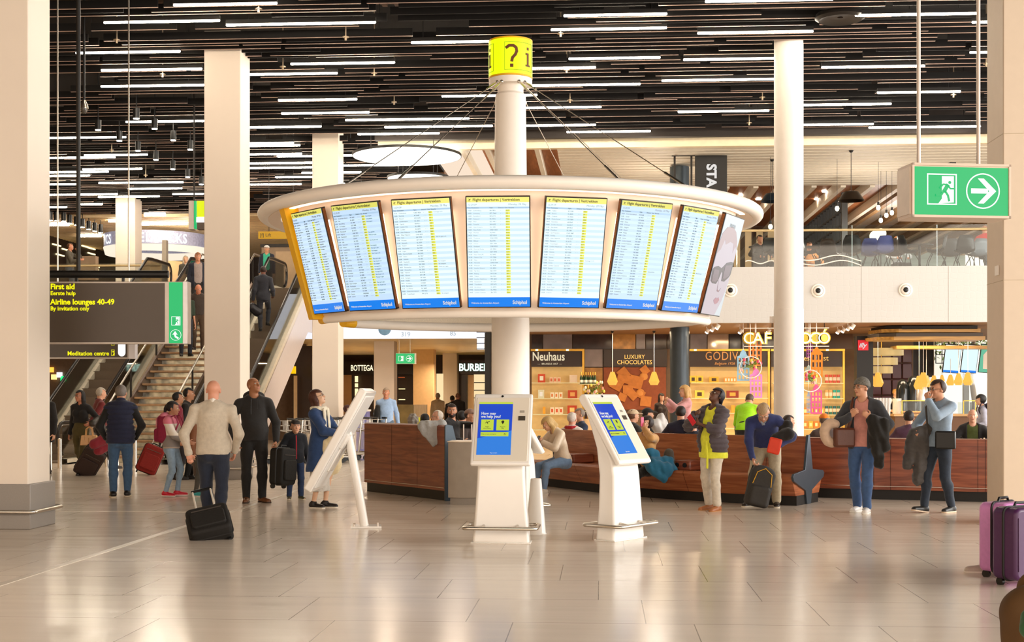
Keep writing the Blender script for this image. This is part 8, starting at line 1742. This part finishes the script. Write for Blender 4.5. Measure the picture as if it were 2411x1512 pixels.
# -- cafe
person(2107, 0, 40, 'fair haired barista in a white blouse and black apron', 1.66, 'f', d=39.4, top=917, h=F_*.85, hair='bun', hairc='d8a458', skinc='e4b48c', head=(20, 10), pose=dict(armR=(-.28, -.15, 1.0)), fit=dict(tops=[TG('white_blouse', 'f0e8e0', .012), TG('apron', '1c1816', .018, sleeve=0, hem=.2)], pants=('1c1816',)))
person(2140, 0, 60, 'barista in a dark T-shirt leaning over the bar', 1.68, d=39.6, top=918, h=F_*.85, hair='short', hairc='14100e', skinc='5a3a28', head=(0, 15), pose=dict(bend=12), fit=dict(tops=[TG('work_shirt', '3a302c', .014)], pants=('1c1816',)))
sitter(2140, 968, 22.6, 178, 'man in a purple shirt seated with his back to the right bench', '55384e', 'short', '241812', 'd09c80')
sitter(2290, 964, 23.4, 0, 'bald man in a black jacket and green T-shirt seated facing the camera', '1e1a1a', 'bald', 'c08a6c', 'dca488', fx=dict(tops=[TG('green_shirt', '4a5424', .012), TG('jacket', '1e1a1a', .026, opn=.05)]))
bw_ = person(2310, 0, -78, 'dark haired woman in grey with a large purple backpack at the cafe', 1.64, 'f', d=28.5, top=930, h=Mh, hair='bob', hairc='17120f', skinc='d8a484', pose=dict(armL=(.2, -.2, .95), armR=(-.18, -.22, .95)), fit=dict(tops=[TG('sweater', 'a8a8b8', .016)], pants=('c0a080',), shoes=('2a201a', '2a201a')))
backpack(Matrix.Translation(bw_['M'] @ Vector((0, .20, .93))) @ RZ(bw_['root'].rotation_euler.z+math.pi), .36, .52, .22, '2c2442', 'large dark purple backpack on the woman at the cafe')
sitter(2392, 978, 22.8, -80, 'person in black reaching in from behind the right pillar with a phone', '17140f', 'short', '1c1410', armR=(-.12, -.50, .84), armL=(.12, -.52, .84))
for (x, lb) in ((2120, 'black tub chair behind the man in the purple shirt'), (2272, 'dark tub chair beside the bald seated man')):
    p = P(x, HY, 25.5); o = empty('tub_chair', (p.x, p.y, 0), aim(p)+2.8, lb, 'chair'); MB().lathe([(.28, .40), (.33, .80), (.30, .82), (.25, .42)], n=32, a0=-.4, a1=math.pi+.4, closed=True).build('backrest', leather('1e1a17'), o); MB().lathe([(0, .38), (.28, .38), (.28, .46), (0, .47)], n=32).build('seat', leather('1e1a17'), o); MB().lathe([(0, 0), (.22, 0), (.03, .03), (.03, .38), (0, .38)], n=20).build('pedestal', M_STEEL, o)
# -- escalator, stairs, upper floors
sm = person(620, 0, 176, 'man in a dark suit riding the escalator with his back turned', 1.82, d=37.6, top=627, h=Mh*1.1, hair='buzz', hairc='2a1a14', skinc='6a4030', pose=dict(armL=(.28, .0, .86), armR=(-.26, -.2, 1.0), footL=(.08, .0, .08), footR=(-.1, -.22, .25)), fit=dict(tops=[TG('suit_jacket', '23242c', .024, hem=.06)], pants=('23242c',), shoes=('17130f', '17130f')))
blob('travel_bag', [(sm['wrL']+Vector((-.02, 0, -.22)), sm['wrL']+Vector((.10, .1, -.32)), .13, .15)], leather('1c1a1e'), 'dark holdall carried by the man in the dark suit', 'bag', h=.015, rip=.002)
person(628, 0, -5, 'man in a white cap and green shirt at the top of the escalator', 1.76, d=44.8, top=578, h=F_*.9, hair='short', hairc='4a3828', skinc='c08a68', fit=dict(cap='f0ece4', tops=[TG('green_shirt', '3aa888', .012), TG('jacket', '1e2230', .024, opn=.06)], pants=('23201f',), shoes=('17130f', '17130f')))
def onstair(px, top, H_, face, label, fit_, **k):
    best = min((abs((.567*(Yd*.999-30.8)+.1)+H_-.01-(CH+(HY-top)/FPX*Yd)), Yd) for Yd in [31+.02*i for i in range(500)])[1]
    return person(px, 0, face, label, H_, d=best, top=top, h=F_*.9, fit=fit_, **k)
onstair(466, 595, 1.80, 8, 'man in a navy coat and checked shirt descending the stairs, topmost of the three', dict(tops=[TG('checked_shirt', '9a8a84', .010), TG('navy_coat', '1e2230', .026, hem=.08, opn=.06)], pants=('23201f',), shoes=('17130f', '17130f')), hair='short', hairc='8a5a38', skinc='d09070')
onstair(467, 672, 1.76, 0, 'bald man in brown descending the stairs, head bowed', dict(tops=[TG('brown_sweater', '3a2e26', .016)], pants=('4a3624',), shoes=('2a1c14', '2a1c14')), hair='bald', skinc='cc8466', head=(0, 30), b=1.1)
onstair(437, 680, 1.78, 10, 'man in a dark green T-shirt on the stairs, partly behind the sign', dict(tops=[TG('green_shirt', '2c3a2a', .012, sleeve=.45)], pants=('1c1e28',), shoes=('17130f', '17130f')), hair='short', hairc='2a1c14', skinc='cc9070')
person(165, 0, 70, 'man in an olive sweater on the upper floor with a hand at his mouth', 1.74, d=44.2, top=573, h=F_*.9, hair='short', hairc='5a3a24', skinc='c08060', pose=dict(armL=(.05, -.22, 1.46), elbowL=(1, 0, -1), armR=(-.1, -.35, 1.15)), fit=dict(tops=[TG('sweater', '4e4638', .018)], pants=('3a4250',), shoes=('17130f', '17130f')))
person(437, 0, 20, 'woman with long pale hair at the top of the left escalator', 1.68, 'f', d=43.4, top=603, h=F_, hair='long', hairc='b8a890', skinc='d0a080', fit=dict(tops=[TG('coat', '4a4438', .02, hem=.1)], pants=('3a3430',)), detail=False)
for (x, t_, lb, c1, hr, hc_, fx) in ((2318, 531, 'person in a red shirt seated upstairs behind the gallery glass', 'd02820', 'bald', 'b08060', {}), (2112, 557, 'ginger haired person bending over a table upstairs', 'b8c0c8', 'short', 'a8683c', {}), (1789, 554, 'dark haired person seated upstairs left of the round column', '2a2420', 'short', '1c1410', {}), (1905, 570, 'person in an orange patterned top seated upstairs by the lattice screen', 'b87838', 'short', '4a2c1c', {})):
    sitter(x, t_, 37.6, 160 if x == 2318 else 30, lb, c1, hr, hc_, 'b87c5c', h_=F_, fx=fx)
# -- suitcases at the right edge
p = G(2362, 1357); M = Matrix.Translation(p) @ RZ(aim(p)+math.radians(62)); suitcase(M, .40, .60, .25, 'd890cc', 'tall lilac hard shell suitcase with dark corners at the right edge', 0, True, '241c20', False, False, ribs=4)
p = G(2398, 1376); M = Matrix.Translation(p+Vector((0.02, -.02, 0))) @ RZ(aim(p)+math.radians(48)); suitcase(M, .42, .60, .26, '4e2a54', 'dark purple hard shell suitcase standing in front of the lilac one', 0, True, '17130f', False, False, ribs=3)
p = P(2357, 1197, 12.3); q = MB(); q.box((0, 0, 0), (.09, .06, .015), M=Matrix.Translation(p) @ RY(.2)); q.build('luggage_tag', mat('passport_red', '8a2c34', .5), bevel=.003, label='red leather luggage tag on top of the lilac suitcase', cat='luggage tag')
blob('ribbon', [(P(2388, 1213, 11.4), P(2398, 1219, 11.4), .018, .018), (P(2398, 1219, 11.4), P(2415, 1228, 11.5), .016, .016)], mat('ribbon_mix', 'e8a818', .6, var=.6, scale=60), 'yellow and red twisted ribbon tied to the purple suitcase', 'ribbon', h=.006, rip=.003)
tr_ = person(2462, 1352, -82, 'seated traveller beyond the right edge, only a pale shoe and jeans in view', 1.72, h=Mh, hair='short', hairc='3a2a1c', pose=dict(hip=(0, 0, .54), footL=(.02, -.50, .075), footR=(-.14, -.36, .075), armL=(.2, -.0, .7), armR=(-.2, -.0, .7)), fit=dict(tops=[TG('shirt', '6a7a8c')], pants=('5a7ca0',), shoes=('c8b8a8', 'e8dccc')), detail=False)
q = MB(); q.box((0, 0, .21), (.6, .5, .42)); q.build('stool', M_BW, bevel=.02, label='low wooden seat under the traveller beyond the right edge', cat='seat', loc=(tr_['hip'].x+.05, tr_['hip'].y, 0))
p0 = P(2445, 1500, 5.2); blob('rucksack', [(P(2470, 1520, 5.2), P(2432, 1385, 5.3), .13, .06), (P(2460, 1560, 5.2), P(2430, 1450, 5.2), .16, .12)], mat('canvas_brown', '5c4020', .8, var=.15), 'blurred brown canvas bag in the very front at the lower right corner', 'bag', h=.008, rip=.004)
blob('green_cloth', [(P(2428, 1480, 4.95), P(2425, 1455, 4.98), .045, .035)], cloth('2c5a34'), 'dark green cloth on the brown canvas bag in the lower right corner', 'cloth', h=.006, rip=.003)
# ---------------------------------------------------------------- done
